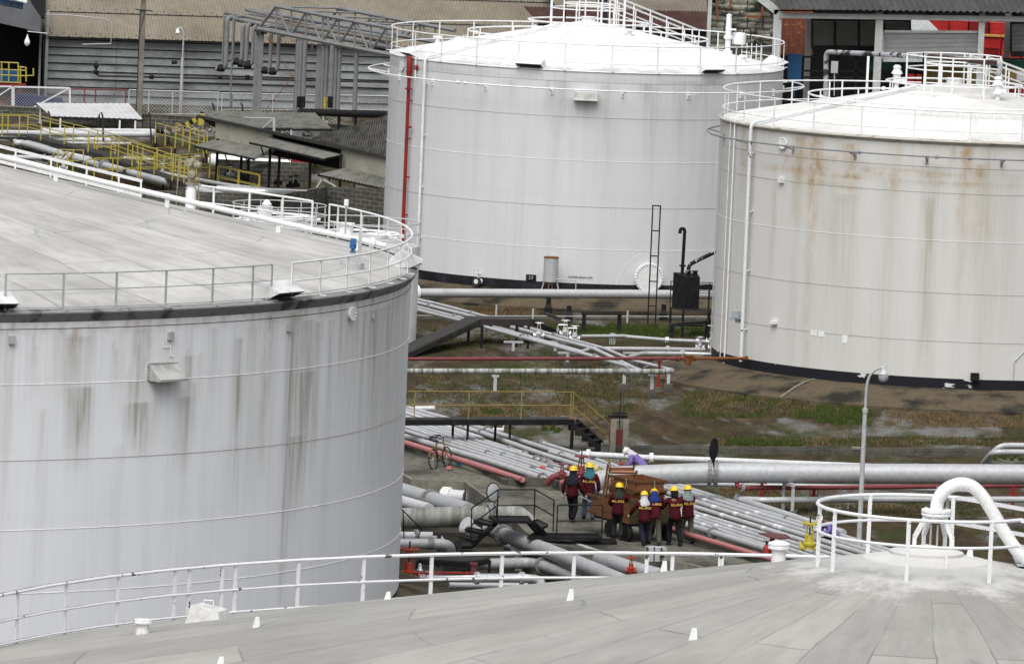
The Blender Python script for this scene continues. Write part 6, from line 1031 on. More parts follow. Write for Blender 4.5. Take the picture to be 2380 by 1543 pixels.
for u, w in ((-.05, .16), (-.42, .12)): b = MB(); b.bar(BW(u, -.3, 0), BW(u, -.3, EZ+1.5), w, w); b.build('corner_post', M['steel'], e)
b = MB(); b.tube([BW(-12, -.9, EZ+1.42), BW(1.2, -.9, EZ+1.28), BW(3.1, -.9, EZ+1.15), BW(3.5, -.9, EZ+.95), BW(3.5, -.9, EZ-.25), BW(1.9, -.7, EZ-.35)], .035, 6); b.build('conduit', M['steel'], e)
# things on the warehouse wall
wp = lambda z_, x, y, off=.35: D(*q(z_, x, y), K0.y-off+WD.y*((q(z_, x, y)[0]-110)/41.))
b = MB(); b.tube(bend([wp(1, 872, 560), wp(1, 870, 670), wp(1, 900, 690), wp(1, 2380, 722), wp(2, 1800, 745)], .15), .06, 8); o = tag(b.build('wall_pipe', M['dark'], None, True), 'dark pipe running along the grey lapped warehouse wall', 'pipe')
for z_, x, y in ((1, 870, 600), (1, 868, 655), (1, 1372, 700), (2, 270, 700), (2, 520, 700)): b = MB(); b.lathe([(.1, -.12), (.14, -.06), (.14, .06), (.1, .12)], wp(z_, x, y, .4), 8); b.build('pipe_valve', M['black'], o)
# dark shed with the open front at the far left
e = empty('open_shed', D(40, 250, 412), 'dark open fronted shed with grey cladding above, far left', 'shed')
b = MB(); Y_ = 421.; pp_ = [D(*q(1, x, y), Y_) for x, y in ((-300, -200), (200, -120), (300, 60), (372, 165), (362, 292), (0, 212), (-300, 150))]; b.slab(pp_, .1); b.build('gable_cladding', paint('grey_cladding', (.13, .135, .145), (.07, .07, .075), .6, 1.), e)
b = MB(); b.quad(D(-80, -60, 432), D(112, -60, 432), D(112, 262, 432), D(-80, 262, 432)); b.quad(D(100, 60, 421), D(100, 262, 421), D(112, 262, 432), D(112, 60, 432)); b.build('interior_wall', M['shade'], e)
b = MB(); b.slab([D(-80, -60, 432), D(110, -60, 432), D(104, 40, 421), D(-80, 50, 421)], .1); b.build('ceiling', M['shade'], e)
b = MB(); P = D(*q(1, 246, 385), 420.5); b.lathe([(.02, .45), (.04, .34), (.14, .1), (.17, 0), (.15, -.1), (.08, -.2), (0, -.22)], P, 14); b.bar(P+V((0, 0, .62)), P+V((1.1, 0, .55)), .04, .04); tag(b.build('hanging_lamp', M['white'], None, True), 'white bell shaped lamp hanging in the dark shed opening', 'lamp')
e = empty('cabin', D(20, 30, 405), 'corner of a white roofed cabin with blue framed windows, top left corner', 'cabin'); b = MB(); b.slab([D(-60, -25, 405), D(62, 8, 405), D(60, 2, 409), D(-60, -32, 409)], .1); b.build('roof', M['white'], e)
b = MB(); b.slab([D(*q(1, x, y), 405.4) for x, y in ((-200, -40), (210, 30), (205, 88), (-200, 10))], .1); w_ = b.build('window_frame', M['blue'], e)
for x0, x1 in ((0, 45), (52, 95), (108, 155), (162, 200)): b = MB(); b.slab([D(*q(1, x, y+(x-100)*.16), 405.25) for x, y in ((x0, 30), (x1, 30), (x1, 62), (x0, 62))], .04); b.build('window_pane', M['glass'], w_)
Yy = 415.; e = empty('yellow_platform', D(40, 205, Yy), 'small yellow railed platform standing inside the dark shed', 'platform'); b = MB(); yl = lambda *a: [D(*q(1, x, y), Yy) for x, y in a]
for a in (((0, 565), (165, 572)), ((0, 630), (235, 640)), ((0, 680), (235, 690)), ((165, 605), (238, 615)), ((0, 745), (190, 752))): b.tube(yl(*a), .035, 6)
for x, y0, y1 in ((165, 572, 750), (185, 600, 760), (236, 612, 740), (80, 570, 750), (15, 570, 750), (302, 620, 690)): b.tube(yl((x, y0), (x, y1)), .045, 6)
b.tube(yl((236, 686), (302, 686)), .03, 6); b.build('railing', M['yellow'], e); b = MB(); b.slab([D(*q(1, x, y), Yy+dy) for x, y, dy in ((-60, 775, 0), (235, 778, 0), (235, 770, 1.5), (-60, 766, 1.5))], .08); b.build('deck', M['red'], e)
b = MB(); b.box(D(*q(1, 70, 690), Yy+.6), (1.1, .7, .7)); tag(b.build('storage_box', M['blue']), 'dark blue box on the yellow railed platform', 'box')
b = MB(); c_ = D(*q(1, 290, 930), 413); b.hexa([c_+V(k) for k in ((-1.0, -.6, -1), (1.9, -.6, -1), (1.9, .8, -1), (-1.0, .8, -1), (-.9, -.5, .45), (1.7, -.5, .3), (1.6, .7, .3), (-.9, .7, .45))]); [b.box(c_+V((dx, -.63, .0)), (.14, .04, .3)) for dx in (-.6, -.2, .2)]; tag(b.build('covered_skip', paint('dark_blue_tarp', (.016, .022, .1), (.01, .012, .05), .6, 3.)), 'dark blue tarpaulined skip behind the white mesh gate', 'skip')
b = MB(); yr_ = 414.; [b.bar(D(*q(1, *a), yr_), D(*q(1, *c), yr_), .05, .05) for a, c in (((-30, 880), (100, 990)), ((100, 870), (-30, 1000)), ((60, 900), (190, 810)), ((190, 810), (190, 1010)))]; tag(b.build('red_brace_rack', M['red']), 'red cross braced rack behind the white mesh gate', 'rack')
def mesh_panel(P, mat, step=.16, r=.007):                      # woven wire inside the quad P (bl, br, tr, tl)
    b = MB(); L = (P[1]-P[0]).length; Hh = (P[3]-P[0]).length; n = int((L+Hh)/step)
    def at(u, v): return P[0].lerp(P[1], u/L).lerp(P[3].lerp(P[2], u/L), v/Hh)
    for i in range(1, n):
        s_ = i*step
        for k in (0, 1):
            u0, v0 = max(0, s_-Hh), min(Hh, s_); u1, v1 = min(L, s_), max(0, s_-L)
            if k: u0, u1 = L-u0, L-u1
            b.bar(at(u0, v0), at(u1, v1), r*2, r*2)
    return b
for i, (x0, x1, ya, yb) in enumerate(((-250, 112, 785, 1030), (125, 633, 787, 1032))):
    Y4 = 409.; P = [D(*q(1, x0, yb), Y4), D(*q(1, x1, yb), Y4), D(*q(1, x1, ya+(12 if i else 0)), Y4), D(*q(1, x0, ya), Y4)]; e = empty('mesh_gate', P[0], ['white framed mesh gate leaf cut off by the left edge', 'white framed mesh gate leaf with a long diagonal brace'][i], 'gate', 'white mesh gate leaves')
    b = MB(); [b.bar(P[k], P[(k+1) % 4], .09, .09) for k in range(4)]; b.bar(P[0].lerp(P[1], .0 if not i else .12), P[2], .07, .07); b.build('gate_frame', M['white'], e); mesh_panel(P, None).build('wire_mesh', M['steel'], e)
def mfence(zz, y_top, y_bot, xs, Yd, label, mat='steel', mesh=True):
    P = [D(*q(z_, x, y_bot(x)), Yd) for z_, x in zz]+[D(*q(z_, x, y_top(x)), Yd) for z_, x in zz[::-1]]; e = empty('mesh_fence', P[0], label, 'fence'); b = MB(); b.tube([P[2], P[3]], .04, 6); b.tube([P[0]+V((0, 0, .1)), P[1]+V((0, 0, .1))], .02, 5); b.build('top_rail', M[mat], e)
    for f in xs: b = MB(); t_ = P[3].lerp(P[2], f); bo = P[0].lerp(P[1], f); b.bar((t_.x, t_.y, 0), t_+V((0, 0, .03)), .07, .07); b.build('fence_post', M[mat], e)
    if mesh: mesh_panel([P[0], P[1], P[2], P[3]], None, .2).build('wire_mesh', M['steel'], e)
    return e
mfence(((1, 640), (1, 1140)), lambda x: 805+(x-640)*.02, lambda x: 1010, (.0, .25, .45, 1.), 411, 'mesh fence with a reddish rail between the gate and the tall pole', 'maroon')
mfence(((1, 1170), (1, 1990)), lambda x: 815+(x-1170)*.03, lambda x: 1050, (0, .22, .48, .98), 411, 'mesh fence between the tall concrete pole and the pipe bridge')
mfence(((1, 2010), (2, 1830)), lambda x: (845 if x > 1900 else 872), lambda x: 1010, (0, .3, .6, 1.), 413, 'mesh fence behind the pipe bridge posts')
P = G(322.5, 297); e = empty('utility_pole', P, 'tall square concrete pole rising out of the top of the picture', 'utility pole'); b = MB(); t_ = D(327, -120, P.y); b.hexa([V((P.x+dx, P.y+dy, 0)) for dx, dy in ((-.15, -.15), (.15, -.15), (.15, .15), (-.15, .15))]+[V((P.x+dx, P.y+dy, t_.z)) for dx, dy in ((-.13, -.13), (.13, -.13), (.13, .13), (-.13, .13))]); b.build('pole', M['conc'], e)
b = MB(); zc = D(*q(1, 1275, 95), P.y).z; b.bar((P.x-.45, P.y-.16, zc+.05), (P.x+.5, P.y-.16, zc-.02), .06, .05); b.tube([V((P.x-.15, P.y-.2, zc)), V((P.x-.17, P.y-.2, 0.5))], .02, 5); b.tube([V((P.x+.12, P.y-.2, zc)), V((P.x-.2, P.y-.2, zc-1.5))], .015, 5); b.build('cross_iron', M['black'], e)
P = G(418.5, 284); e = empty('lamp_post', P, 'slender lamp post with a drooping lantern against the grey lapped wall', 'lamp post'); zt = D(424, 75, P.y).z; zm = D(421, 135, P.y).z; b = MB(); b.tube([P, V((P.x, P.y, zm))], [.1, .08], 8); b.tube(bend([V((P.x, P.y, zm)), V((P.x+.02, P.y, zt)), V((P.x-.12, P.y, zt+.22)), V((P.x-.3, P.y, zt+.2))], .2), .045, 6); b.build('pole', M['steel'], e, True)
b = MB(); b.lathe([(.03, .05), (.07, 0), (.1, -.15), (.14, -.19), (.11, -.27), (.05, -.33), (0, -.35)], V((P.x-.32, P.y, zt+.15)), 12); b.build('lantern', M['white'], e, True); b = MB(); b.lathe([(0, 0), (.09, 0), (.11, .3), (0, .32)], V((P.x-.28, P.y, zm-.25)), 8, V((-1, 0, -.1))); b.build('floodlight', M['black'], e)
BLOCK = None
m, t, bb_ = nodes('mossy_block_wall'); tc = N(t, 'ShaderNodeTexCoord'); mp = N(t, 'ShaderNodeMapping'); mp.inputs['Rotation'].default_value = (math.radians(90), 0, 0); t.links.new(tc.outputs['Object'], mp.inputs[0]); br = N(t, 'ShaderNodeTexBrick'); t.links.new(mp.outputs[0], br.inputs['Vector'])
for k, v in {'Scale': 1., 'Mortar Size': .022, 'Mortar Smooth': .6, 'Brick Width': .42, 'Row Height': .2}.items(): br.inputs[k].default_value = v
br.inputs['Color1'].default_value = (.085, .082, .07, 1); br.inputs['Color2'].default_value = (.05, .05, .042, 1); br.inputs['Mortar'].default_value = (.19, .18, .15, 1)
c = mixc(t, ramp(t, tex(t, .8, 6.), .42, .65, 0, .8), br.outputs['Color'], (.035, .035, .03)); t.links.new(c, bb_.inputs['Base Color']); bb_.inputs['Roughness'].default_value = .9; M['block'] = m
b = MB(); a_, c_ = D(-80, 266, 408), D(*q(2, 1850, 1120), 404); b.hexa([V((a_.x, a_.y, -.1)), V((c_.x, c_.y, -.1)), V((c_.x, c_.y+.2, -.1)), V((a_.x, a_.y+.2, -.1)), V((a_.x, a_.y, .72)), V((c_.x, c_.y, .72)), V((c_.x, c_.y+.2, .72)), V((a_.x, a_.y+.2, .72))]); o = tag(b.build('block_wall', M['block']), 'long low dark block wall in front of the mesh fences', 'wall'); b = MB(); b.bar(a_*1+V((0, .1, .75-a_.z)), V((c_.x, c_.y+.1, .75)), .28, .07); b.build('coping', M['conc'], o)
# light metal canopy
def canopy(name, pts, Ys, mat, label, pitch=.3, amp=.03, legs=(), cat='canopy', legm='steel', flip=False):
    P = [D(*q(*p), y) for p, y in zip(pts, Ys)]; e = empty(name, (P[0].x, P[0].y, 0), label, cat); b = MB(); b.corr(P[0], P[1], P[2], P[3], pitch, amp); b.build('roof_sheet', mat, e)
    [(lambda k: (k.bar(P[a]-V((0, 0, .1)), P[c]-V((0, 0, .1)), .06, .1), k.build('purlin', M['black'], e)))(MB()) for a, c in ((3, 2), (0, 1))]
    for f, k in legs: t_ = P[0].lerp(P[1], f) if k else P[3].lerp(P[2], f); b = MB(); b.bar((t_.x, t_.y, 0), (t_.x, t_.y, t_.z-.1), .09, .09); b.build('leg', M[legm], e)
    return e
canopy('metal_canopy', ((1, 325, 932), (1, 1165, 936), (1, 1292, 1080), (1, 465, 1052)), (406, 406, 402.5, 402.5), M['lighttin'], 'pale corrugated canopy on white legs in front of the warehouse wall', .3, .014, ((.1, 0), (.75, 0), (.92, 0), (.05, 1), (.5, 1)), legm='white')
# pipe bridge (truss) and its pipes
TY0, TY1 = 401., 392.; e = empty('pipe_bridge', D(*q(2, 620, 990), TY0), 'grey steel truss pipe bridge on tall posts in front of the warehouse', 'pipe bridge'); tr = lambda x, y, dy=0.: D(*q(2, x, y), TY0-(x-620)*.0075+dy)
def truss(tops, bots, ver, dg, dy, name):
    b = MB(); [b.tube([tr(*a, dy), tr(*c, dy)], w_, 6) for a, c, w_ in ((tops[0], tops[1], .11), (bots[0], bots[1], .13))]; tp_ = lambda x: (x, tops[0][1]+(tops[1][1]-tops[0][1])*(x-tops[0][0])/(tops[1][0]-tops[0][0])); bp_ = lambda x: (x, bots[0][1]+(bots[1][1]-bots[0][1])*(x-bots[0][0])/(bots[1][0]-bots[0][0]))
    [b.tube([tr(*tp_(x), dy), tr(*bp_(x), dy)], .06, 6) for x in ver]; [b.tube([tr(*tp_(x0), dy), tr(*bp_(x1), dy)], .065, 6) for x0, x1 in dg]; b.tube([tr(*tops[0], dy), tr(*bots[0], dy)], .08, 6); b.build(name, M['truss'], e)
truss(((780, 60), (1850, 265)), ((620, 262), (1850, 505)), (780, 918, 1050, 1200, 1345, 1490, 1635, 1780), ((780, 905), (1050, 918), (1070, 1185), (1340, 1200), (1215, 1335), (1490, 1350), (1500, 1615), (1780, 1640)), 0, 'near_truss')
truss(((1350, 78), (2400, 280)), ((1250, 200), (2400, 420)), (1350, 1495, 1635, 1780, 1925, 2080, 2220), ((1345, 1400), (1635, 1590), (1660, 1760), (1900, 1960), (2070, 1950), (2100, 2170)), 5.5, 'far_truss')
b = MB(); [b.tube([tr(*a, 0), tr(*c, 5.5)], .06, 6) for a, c in (((780, 60), (1350, 78)), ((905, 95), (1495, 120)), ((1200, 145), (1780, 175)), ((1500, 205), (2080, 235)), ((640, 250), (1250, 195)))]; b.build('cross_tie', M['truss'], e)
for x, w, y0 in ((610, .16, 290), (650, .16, 290), (985, .2, 360), (1030, .16, 360), (1170, .14, 400), (1190, .12, 400)): p = tr(x, y0, .5); b = MB(); b.bar((p.x, p.y, 0), p, w*1.5, w*1.5); b.build('column', M['truss'], e)
b = MB(); b.bar(tr(600, 290, .5), tr(680, 290, .5), .25, .25); b.build('column_cap', M['dark'], e)
for i, (x0, y0, x1, y1, r_, dy, m_) in enumerate(((350, 165, 1850, 440, .13, 1.0, 'truss'), (320, 120, 1850, 380, .1, 1.8, 'rustpipe'), (500, 130, 1850, 350, .1, 2.6, 'truss'), (510, 85, 1850, 320, .13, 3.4, 'truss'), (520, 95, 1850, 410, .07, 2.2, 'rustpipe'), (500, 150, 1850, 455, .09, 1.4, 'rustpipe'))):
    if m_ == 'rustpipe' and m_ not in M: M[m_] = paint('rust_flecked_pipe', (.2, .185, .165), (.11, .08, .055), .8, 2., .7)
    b = MB(); b.tube([tr(x0, y0, dy), tr(x1, y1, dy)], r_, 8); tag(b.build('bridge_pipe', M[m_], None, True), ['lowest pipe lying in the truss bridge, bending down at its left end', 'rust flecked pipe in the truss bridge next above the lowest', 'grey pipe in the middle of the truss bridge', 'uppermost grey pipe of the truss bridge with a capped left end', 'thin rust flecked pipe crossing the middle of the truss bridge', 'rust flecked pipe just behind the lowest one in the truss bridge'][i], 'pipe', 'pipes carried by the truss bridge')
drops = ((340, 160, 620, .13, 0), (310, 120, 640, .05, 0), (405, 150, 600, .05, .3), (480, 225, 560, .11, .5), (520, 225, 580, .12, .5), (578, 240, 590, .1, .5), (735, 300, 640, .1, .8), (805, 320, 650, .1, .8), (1105, 395, 455, .07, .5), (1215, 400, 1000, .1, .2), (1245, 410, 1000, .1, .2), (1290, 415, 1005, .14, -.2), (1325, 420, 1000, .1, .1), (1360, 430, 1010, .1, .3), (1510, 465, 1120, .12, .3), (375, 850, 970, .07, 0), (395, 160, 970, .05, .1), (985, 370, 1000, .12, -.3), (1010, 370, 1000, .12, -.3), (1045, 370, 940, .12, -.3))
dl = ['far left drop pipe', 'thin drop pipe at the far left', 'thin drop pipe beside the far left one', 'first of three drop pipes', 'second of three drop pipes', 'third of three drop pipes', 'drop pipe right of the first column pair', 'second drop pipe right of the first column pair', 'short white hooked drop pipe', 'grey drop pipe right of the third column', 'drop pipe with a yellow band', 'drop pipe with a black band', 'drop pipe just right of the black banded one', 'drop pipe two right of the black banded one', 'lone fat drop pipe nearest the clean tank', 'short low riser near the fence', 'long thin riser near the fence', 'left drop pipe hugging the second column', 'middle drop pipe hugging the second column', 'right drop pipe hugging the second column']
for i, (x, y0, y1, r_, dy) in enumerate(drops):
    b = MB(); p0, p1 = tr(x, y0, dy), tr(x, y1, dy); p1 = V((p0.x, p0.y, p1.z)); pts = [p0+V((.3, .3, 0)), p0, p1] if i in (0, 2, 3, 4, 5, 6, 7) else [p0, p1]
    if i in (0, 3, 4, 5, 6, 7): pts.append(p1+V((-.5 if i != 4 else .1, .3, -.05)))
    b.tube(bend(pts, .25), r_, 8); o = tag(b.build('drop_pipe', M['truss'], None, True), dl[i]+' of the truss pipe bridge', 'pipe', 'drop pipes of the truss bridge')
    if i in (3, 4, 5, 6, 7, 0): b = MB(); b.lathe([(.16, -.2), (.19, -.1), (.19, .1), (.16, .2)], p1+V((-.25, .1, -.02)), 8, V((1, 0, 0))); b.lathe([(.03, 0), (.03, .3), (.16, .31), (.16, .34), (0, .35)], p1+V((-.25, -.1, 0)), 8, V((0, -1, .3))); b.build('valve', M['black'], o)
    if i in (10, 11, 18, 19): b = MB(); z_ = D(*q(2, x, 925 if i != 10 else 935), p0.y).z; b.cyl((p0.x, p0.y, z_-.3), (p0.x, p0.y, z_+.3), r_*1.05, 10); b.build('paint_band', M['yellow' if i == 10 else 'black'], o)
b = MB(); p = tr(1000, 1015, -.5); b.tube([p, tr(1850, 1040, -.5)], .2, 10); [b.cyl(tr(x, 1030, -.5), V((tr(x, 1030, -.5).x, tr(x, 1030, -.5).y, 0)), .09, 6) for x in (1350, 1500)]; tag(b.build('black_main', M['black'], None, True), 'long black main pipe low behind the grey sheds', 'pipe')
b = MB(); [b.tube([D(*q(2, *a), 389.), D(*q(2, *c), 389.)], .02, 5) for a, c in (((700, 340), (960, 750)), ((680, 1000), (940, 680)))]; tag(b.build('brace_rod', M['rust']), 'thin rusty brace rods crossed under the truss bridge', 'brace')
# mounds of rubble behind the sheds
b = MB(); rs = random.Random(3)
for i in range(1500):
    x = rs.uniform(1560, 2380) if i % 2 else rs.uniform(620, 1350)+0; z_ = 1 if i % 2 else 2; y = rs.uniform(1115, 1215) if i % 2 else rs.uniform(1130, 1240); P = G(*q(z_, x, y), .0); s_ = rs.uniform(.04, .14); b.box(P+V((0, 0, rs.uniform(.0, .3))), (s_, s_, s_*.7), rs.uniform(0, 3), Matrix.Rotation(rs.uniform(0, 3), 3, (rs.random(), rs.random(), rs.random()+.1)))
tag(b.build('rubble', paint('grey_rubble', (.3, .28, .25), (.12, .11, .1), .8, 3., .9)), 'grey broken stone rubble heaped behind the yellow stairs', 'rubble', kind='stuff')
b = MB(); P = D(*q(1, 1760, 1100), 392); b.bar(P+V((-.6, 0, -.3)), P+V((.5, 0, .35)), .12, .25); b.box(P+V((.35, -.1, .0)), (.3, .2, .35)); o = tag(b.build('barrier_bar', M['yellow']), 'yellow and black striped barrier lying on the rubble', 'barrier'); b = MB(); [b.bar(P+V((-.6+.36*k, -.08, -.3+.21*k)), P+V((-.45+.36*k, -.08, -.2+.21*k)), .13, .27) for k in range(3)]; b.build('black_stripes', M['black'], o)
# ---------------- left pipe yard with the yellow walkways
def pl(zz, Y): return [D(*q(*p[:3]), Y+(p[3] if len(p) > 3 else 0)) for p in zz]
M['ypipe'] = M['pipe']
def gpipe(label, zz, h, r, mat='pipe', bd=.5, fl=(), n=14): return pipe(label, [g(*p[:3], p[3] if len(p) > 3 else h) for p in zz], r, mat, fl, bd, n=n)
gpipe('farther of two long white pipes bending down, with a black banded end', ((1, 380, 1182), (1, 1470, 1192), (1, 1520, 1215, .55), (1, 1522, 1290, .0)), .85, .14, 'pipew', .5)
P0_, P1_ = g(1, 1385, 1191, .85), g(1, 1475, 1192, .85); b = MB(); b.cyl(P0_, P0_.lerp(P1_, .6), .15, 14); b.cyl(P0_.lerp(P1_, .68), P0_.lerp(P1_, .8), .15, 14); b.cyl(P0_.lerp(P1_, .88), P1_, .15, 14); tag(b.build('black_band', M['black'], None, True), 'black bands painted on the bend of the farther long white pipe', 'band')
gpipe('nearer of two long white pipes bending down before the black banded one', ((1, -400, 1200), (1, 1350, 1218), (1, 1402, 1240, .5), (1, 1404, 1300, .0)), .8, .15, 'pipew', .5)
gpipe('short white pipe below the two long white ones', ((1, 450, 1258), (1, 1040, 1272)), .5, .13, 'pipew', .1, [(0, .97)])
gpipe('thin bright pipe right of the short white one', ((1, 600, 1295), (1, 1180, 1302)), .4, .08, 'silver', .1)
gpipe('white pipe curving down at the left edge beside the yellow walkway', ((1, -200, 1240), (1, 60, 1245), (1, 160, 1290), (1, 820, 1440)), .5, .11, 'pipew', .8)
gpipe('farther diagonal white grey pipe under the yellow walkway', ((1, -200, 1225), (1, 180, 1245), (30, 420, 300), (30, 1000, 450), (30, 1360, 520)), .55, .1, 'pipe', .8)
gpipe('fat diagonal pipe starting with a bend at the left edge', ((30, 150, 330, .3), (30, 160, 305, .6), (30, 215, 305), (30, 860, 490), (30, 940, 515)), .6, .16, 'pipe', .6)
gpipe('fat diagonal pipe running on right of the dark valve', ((30, 985, 515), (31, 240, 560), (31, 640, 660), (31, 1100, 780)), .6, .17, 'pipe', .4, [(0, .03)])
gpipe('second diagonal pipe right of the fattest one in the left yard', ((30, 260, 300), (30, 860, 440), (30, 1130, 520), (31, 450, 575), (31, 900, 690)), .5, .12, 'pipe', .4)
gpipe('horizontal grey pipe behind the roof pipe of the huge left tank', ((3, -300, 620), (3, 480, 640), (3, 800, 640)), .5, .12, 'pipe', .3, [(0, .9)])
gpipe('another low pipe deeper in the left pipe yard', ((3, -200, 470), (3, 40, 470), (3, 130, 480), (3, 500, 560)), .3, .1, 'pipew', .4)
gpipe('pale pipe under the yellow platform near the green head gauge', ((3, 1380, 760), (3, 2100, 890), (3, 2500, 930)), .4, .1, 'pipe', .3)
gpipe('white pipe crossing behind the gauge of the huge left tank', ((3, 1120, 640), (3, 1400, 650)), .5, .1, 'pipew', .2)
gpipe('wide white pipe under the first shed awning', ((4, 330, 525), (4, 700, 560), (4, 1100, 585)), .5, .33, 'white', .2)
gpipe('bright silver pipe low in front of the block wall', ((4, 380, 790), (4, 800, 815), (4, 1160, 815)), .4, .2, 'silver', .2)
for i, (pts, h) in enumerate((((31, 0, 470), (31, 300, 560)), .3), ) if False else []: pass
rs = random.Random(5)
for i in range(11):
    x = rs.uniform(100, 2300); y = 560+.1*x+rs.uniform(-60, 120)
    if x > 1900: y = rs.uniform(720, 870)
    P = g(3, x, y, .5); valve(P, rs.uniform(.45, .65), 'dark' if i % 3 else 'pipe', label='small yard valve among the yellow railed pipes, number unclear, %s' % ['leftmost of all', 'beside the fat diagonal pipe', 'below the awning', 'near the gauge head', 'under the walkway end', 'at the foot of the canopy', 'behind the roof pipe', 'against the block wall', 'beside the short white pipe', 'by the yellow ladder frames', 'close to the black box'][i] if False else 'dark valve among the pipes of the yard with yellow railings', group='valves in the yard with yellow railings', stem=False)
def yrail(zz, h, r, name, par, mat='yellow', rails=(1., .5), posts=None, hp=1.05):
    r *= .62; P = [g(*p, h+hp) for p in zz]; b = MB(); [b.tube([p-V((0, 0, hp*(1-f))) for p in P], r, 6) for f in rails]; L = [0]
    o = b.build(name, M[mat], par, True); n = posts or len(P)
    for k in range(n):
        f = k/(n-1)*(len(P)-1); i = min(int(f), len(P)-2); p = P[i].lerp(P[i+1], f-i); pb = MB(); pb.bar(p-V((0, 0, hp)), p, r*2.6, r*2.6); pb.build('post', M[mat], o)
    return o
def ywalk(label, near, far, h, posts, deck='dark', hp=1.05, r=.035):
    e = empty('yellow_walkway', g(*near[0]), label, 'walkway'); 
    Pn = [g(*p, h+hp) for p in near]; Pf = [g(*p, h+hp) for p in far]
    b = MB(); D1 = [p-V((0, 0, hp)) for p in Pn]; D2 = [p-V((0, 0, hp)) for p in Pf]
    for i in range(min(len(D1), len(D2))-1 if deck else 0): b.slab([D1[i], D1[i+1], D2[i+1], D2[i]], .06); b.bar(D1[i]-V((0, 0, .1)), D1[i+1]-V((0, 0, .1)), .06, .16)
    b.v and deck and b.build('deck', M[deck], e)
    for p in D1+D2: b = MB(); b.bar((p.x, p.y, 0), p-V((0, 0, .05)), .09, .09); b.build('leg', M['black'], e)
    yrail(near, h, r, 'near_railing', e, posts=posts, hp=hp); yrail(far, h, r, 'far_railing', e, posts=posts, hp=hp); return e
ywalk('long yellow railed walkway stepping down from the upper left', [(30, -300, 40), (30, 228, 48), (30, 960, 225), (31, 520, 400), (31, 700, 440)], [(30, -300, 28), (30, 315, 36), (30, 1045, 210), (31, 520, 360), (31, 760, 420)], .75, 14)
ywalk('yellow railed cross walkway in front of the diagonal pipes', [(30, 825, 465), (31, 450, 385), (31, 885, 380)], [(30, 900, 450), (31, 450, 372), (31, 890, 345)], .55, 7, None)
ywalk('yellow railed stile of stairs behind the pipe bends', [(31, 370, 60), (31, 560, 105), (31, 830, 190)], [(31, 565, 62), (31, 700, 110), (31, 860, 150)], .6, 5, None)
ywalk('small yellow railed landing in the left yard', [(30, 550, 365), (30, 700, 375)], [(30, 645, 370), (30, 795, 375)], .3, 2, None)
ywalk('yellow railed ramp below the first shed awning', [(4, 385, 580), (4, 760, 665)], [(4, 400, 570), (4, 765, 655)], .1, 3, None)
e = empty('valve_stile', g(30, 1000, 350), 'open yellow pipe frame standing over the valves of the left yard', 'frame'); yrail([(30, 900, 250), (30, 1100, 250)], 0.2, .035, 'railing', e, posts=2, hp=1.); 
e = empty('valve_stile', g(30, 1300, 440), 'second open yellow pipe frame nearer the green head gauge', 'frame'); yrail([(30, 1220, 290), (31, 320, 300), (31, 520, 290)], 0.2, .035, 'railing', e, posts=4, hp=1.2); yrail([(31, 450, 355), (31, 560, 355)], .2, .03, 'railing', e, posts=2, hp=.9)
b = MB(); [b.bar(g(30, x0, 395, .9), g(30, x0-150, 600, -.3), .07, .07) for x0 in (535, 630, 700)]; tag(b.build('yellow_ladder', M['yellow']), 'slanting yellow ladder stringers below the small landing', 'ladder')
b = MB(); P = g(1, 892, 1195, .2); b.lathe([(.17, 0), (.15, .5), (.06, .75), (.03, .95), (0, 1.)], P, 10); tag(b.build('black_vent', M['black'], None, True), 'black bottle shaped vent stack behind the white pipes', 'vent')
for i, (x, y0, y1) in enumerate(((460, 1035, 1240), (940, 1045, 1380), (1370, 1045, 1300), (1945, 960, 1080), (2205, 960, 1130))): P = D(*q(1, x, y1), 389-i); t_ = D(*q(1, x-12, y0), P.y); b = MB(); b.tube([P, t_, t_+V((-.08, 0, .15))], .05, 6); tag(b.build('guard_pole', M['dark']), ['leftmost', 'second', 'third', 'fourth', 'rightmost'][i]+' thin dark pole with a bent tip in the left yard', 'pole', 'thin dark poles')
# ---------------- grey sheds with awnings
SH = lambda z_, x, y, Y: D(*q(z_, x, y), Y)
CEM = paint('mossy_cement_roofing', (.14, .137, .12), (.045, .045, .04), .95, 1., .9, lo=.4, hi=.66, stretch=(3, .7, 1), fine=.2)
e = empty('cement_roof_shed', g(4, 1000, 560), 'long low shed with mossy cement roof and cream boarded side', 'shed')
b = MB(); A1, A2 = SH(4, 205, 118, 368), SH(4, 1930, 495, 351); R1, R2 = SH(4, 1240, 330, 371), SH(4, 1930, 118, 371)
bk = V((.5, 5, -.85)); b.corr(A1, A2, A2+bk, A1+bk, .2, .045); b.corr(SH(4, 1235, 331, 357.8), A2, SH(4, 1990, 95, 366), SH(4, 1262, 318, 361), .24, .06); b.build('roof', CEM, e)
b = MB(); b.bar(A1-V((0, .05, .06)), A2-V((0, .05, .06)), .08, .14); b.build('eave_board', M['dark'], e)
b = MB(); sb = lambda z_, x, y, o=.35: SH(z_, x, y, 368-(x-205)*.00985+o); b.slab([sb(4, 375, 335), sb(4, 895, 445), sb(4, 880, 262), sb(4, 375, 155)], .08); b.build('side_boarding', M['cream'], e); b = MB(); b.slab([sb(4, 1515, 600), sb(4, 1930, 695), sb(4, 1930, 495), sb(4, 1515, 410)], .08); b.build('side_boarding', M['cream'], e)
b = MB(); b.slab([sb(4, 880, 480, 3), sb(4, 1520, 610, 3), sb(4, 1520, 400, 3), sb(4, 880, 262, 3)], .08); b.build('back_wall', M['shade'], e)
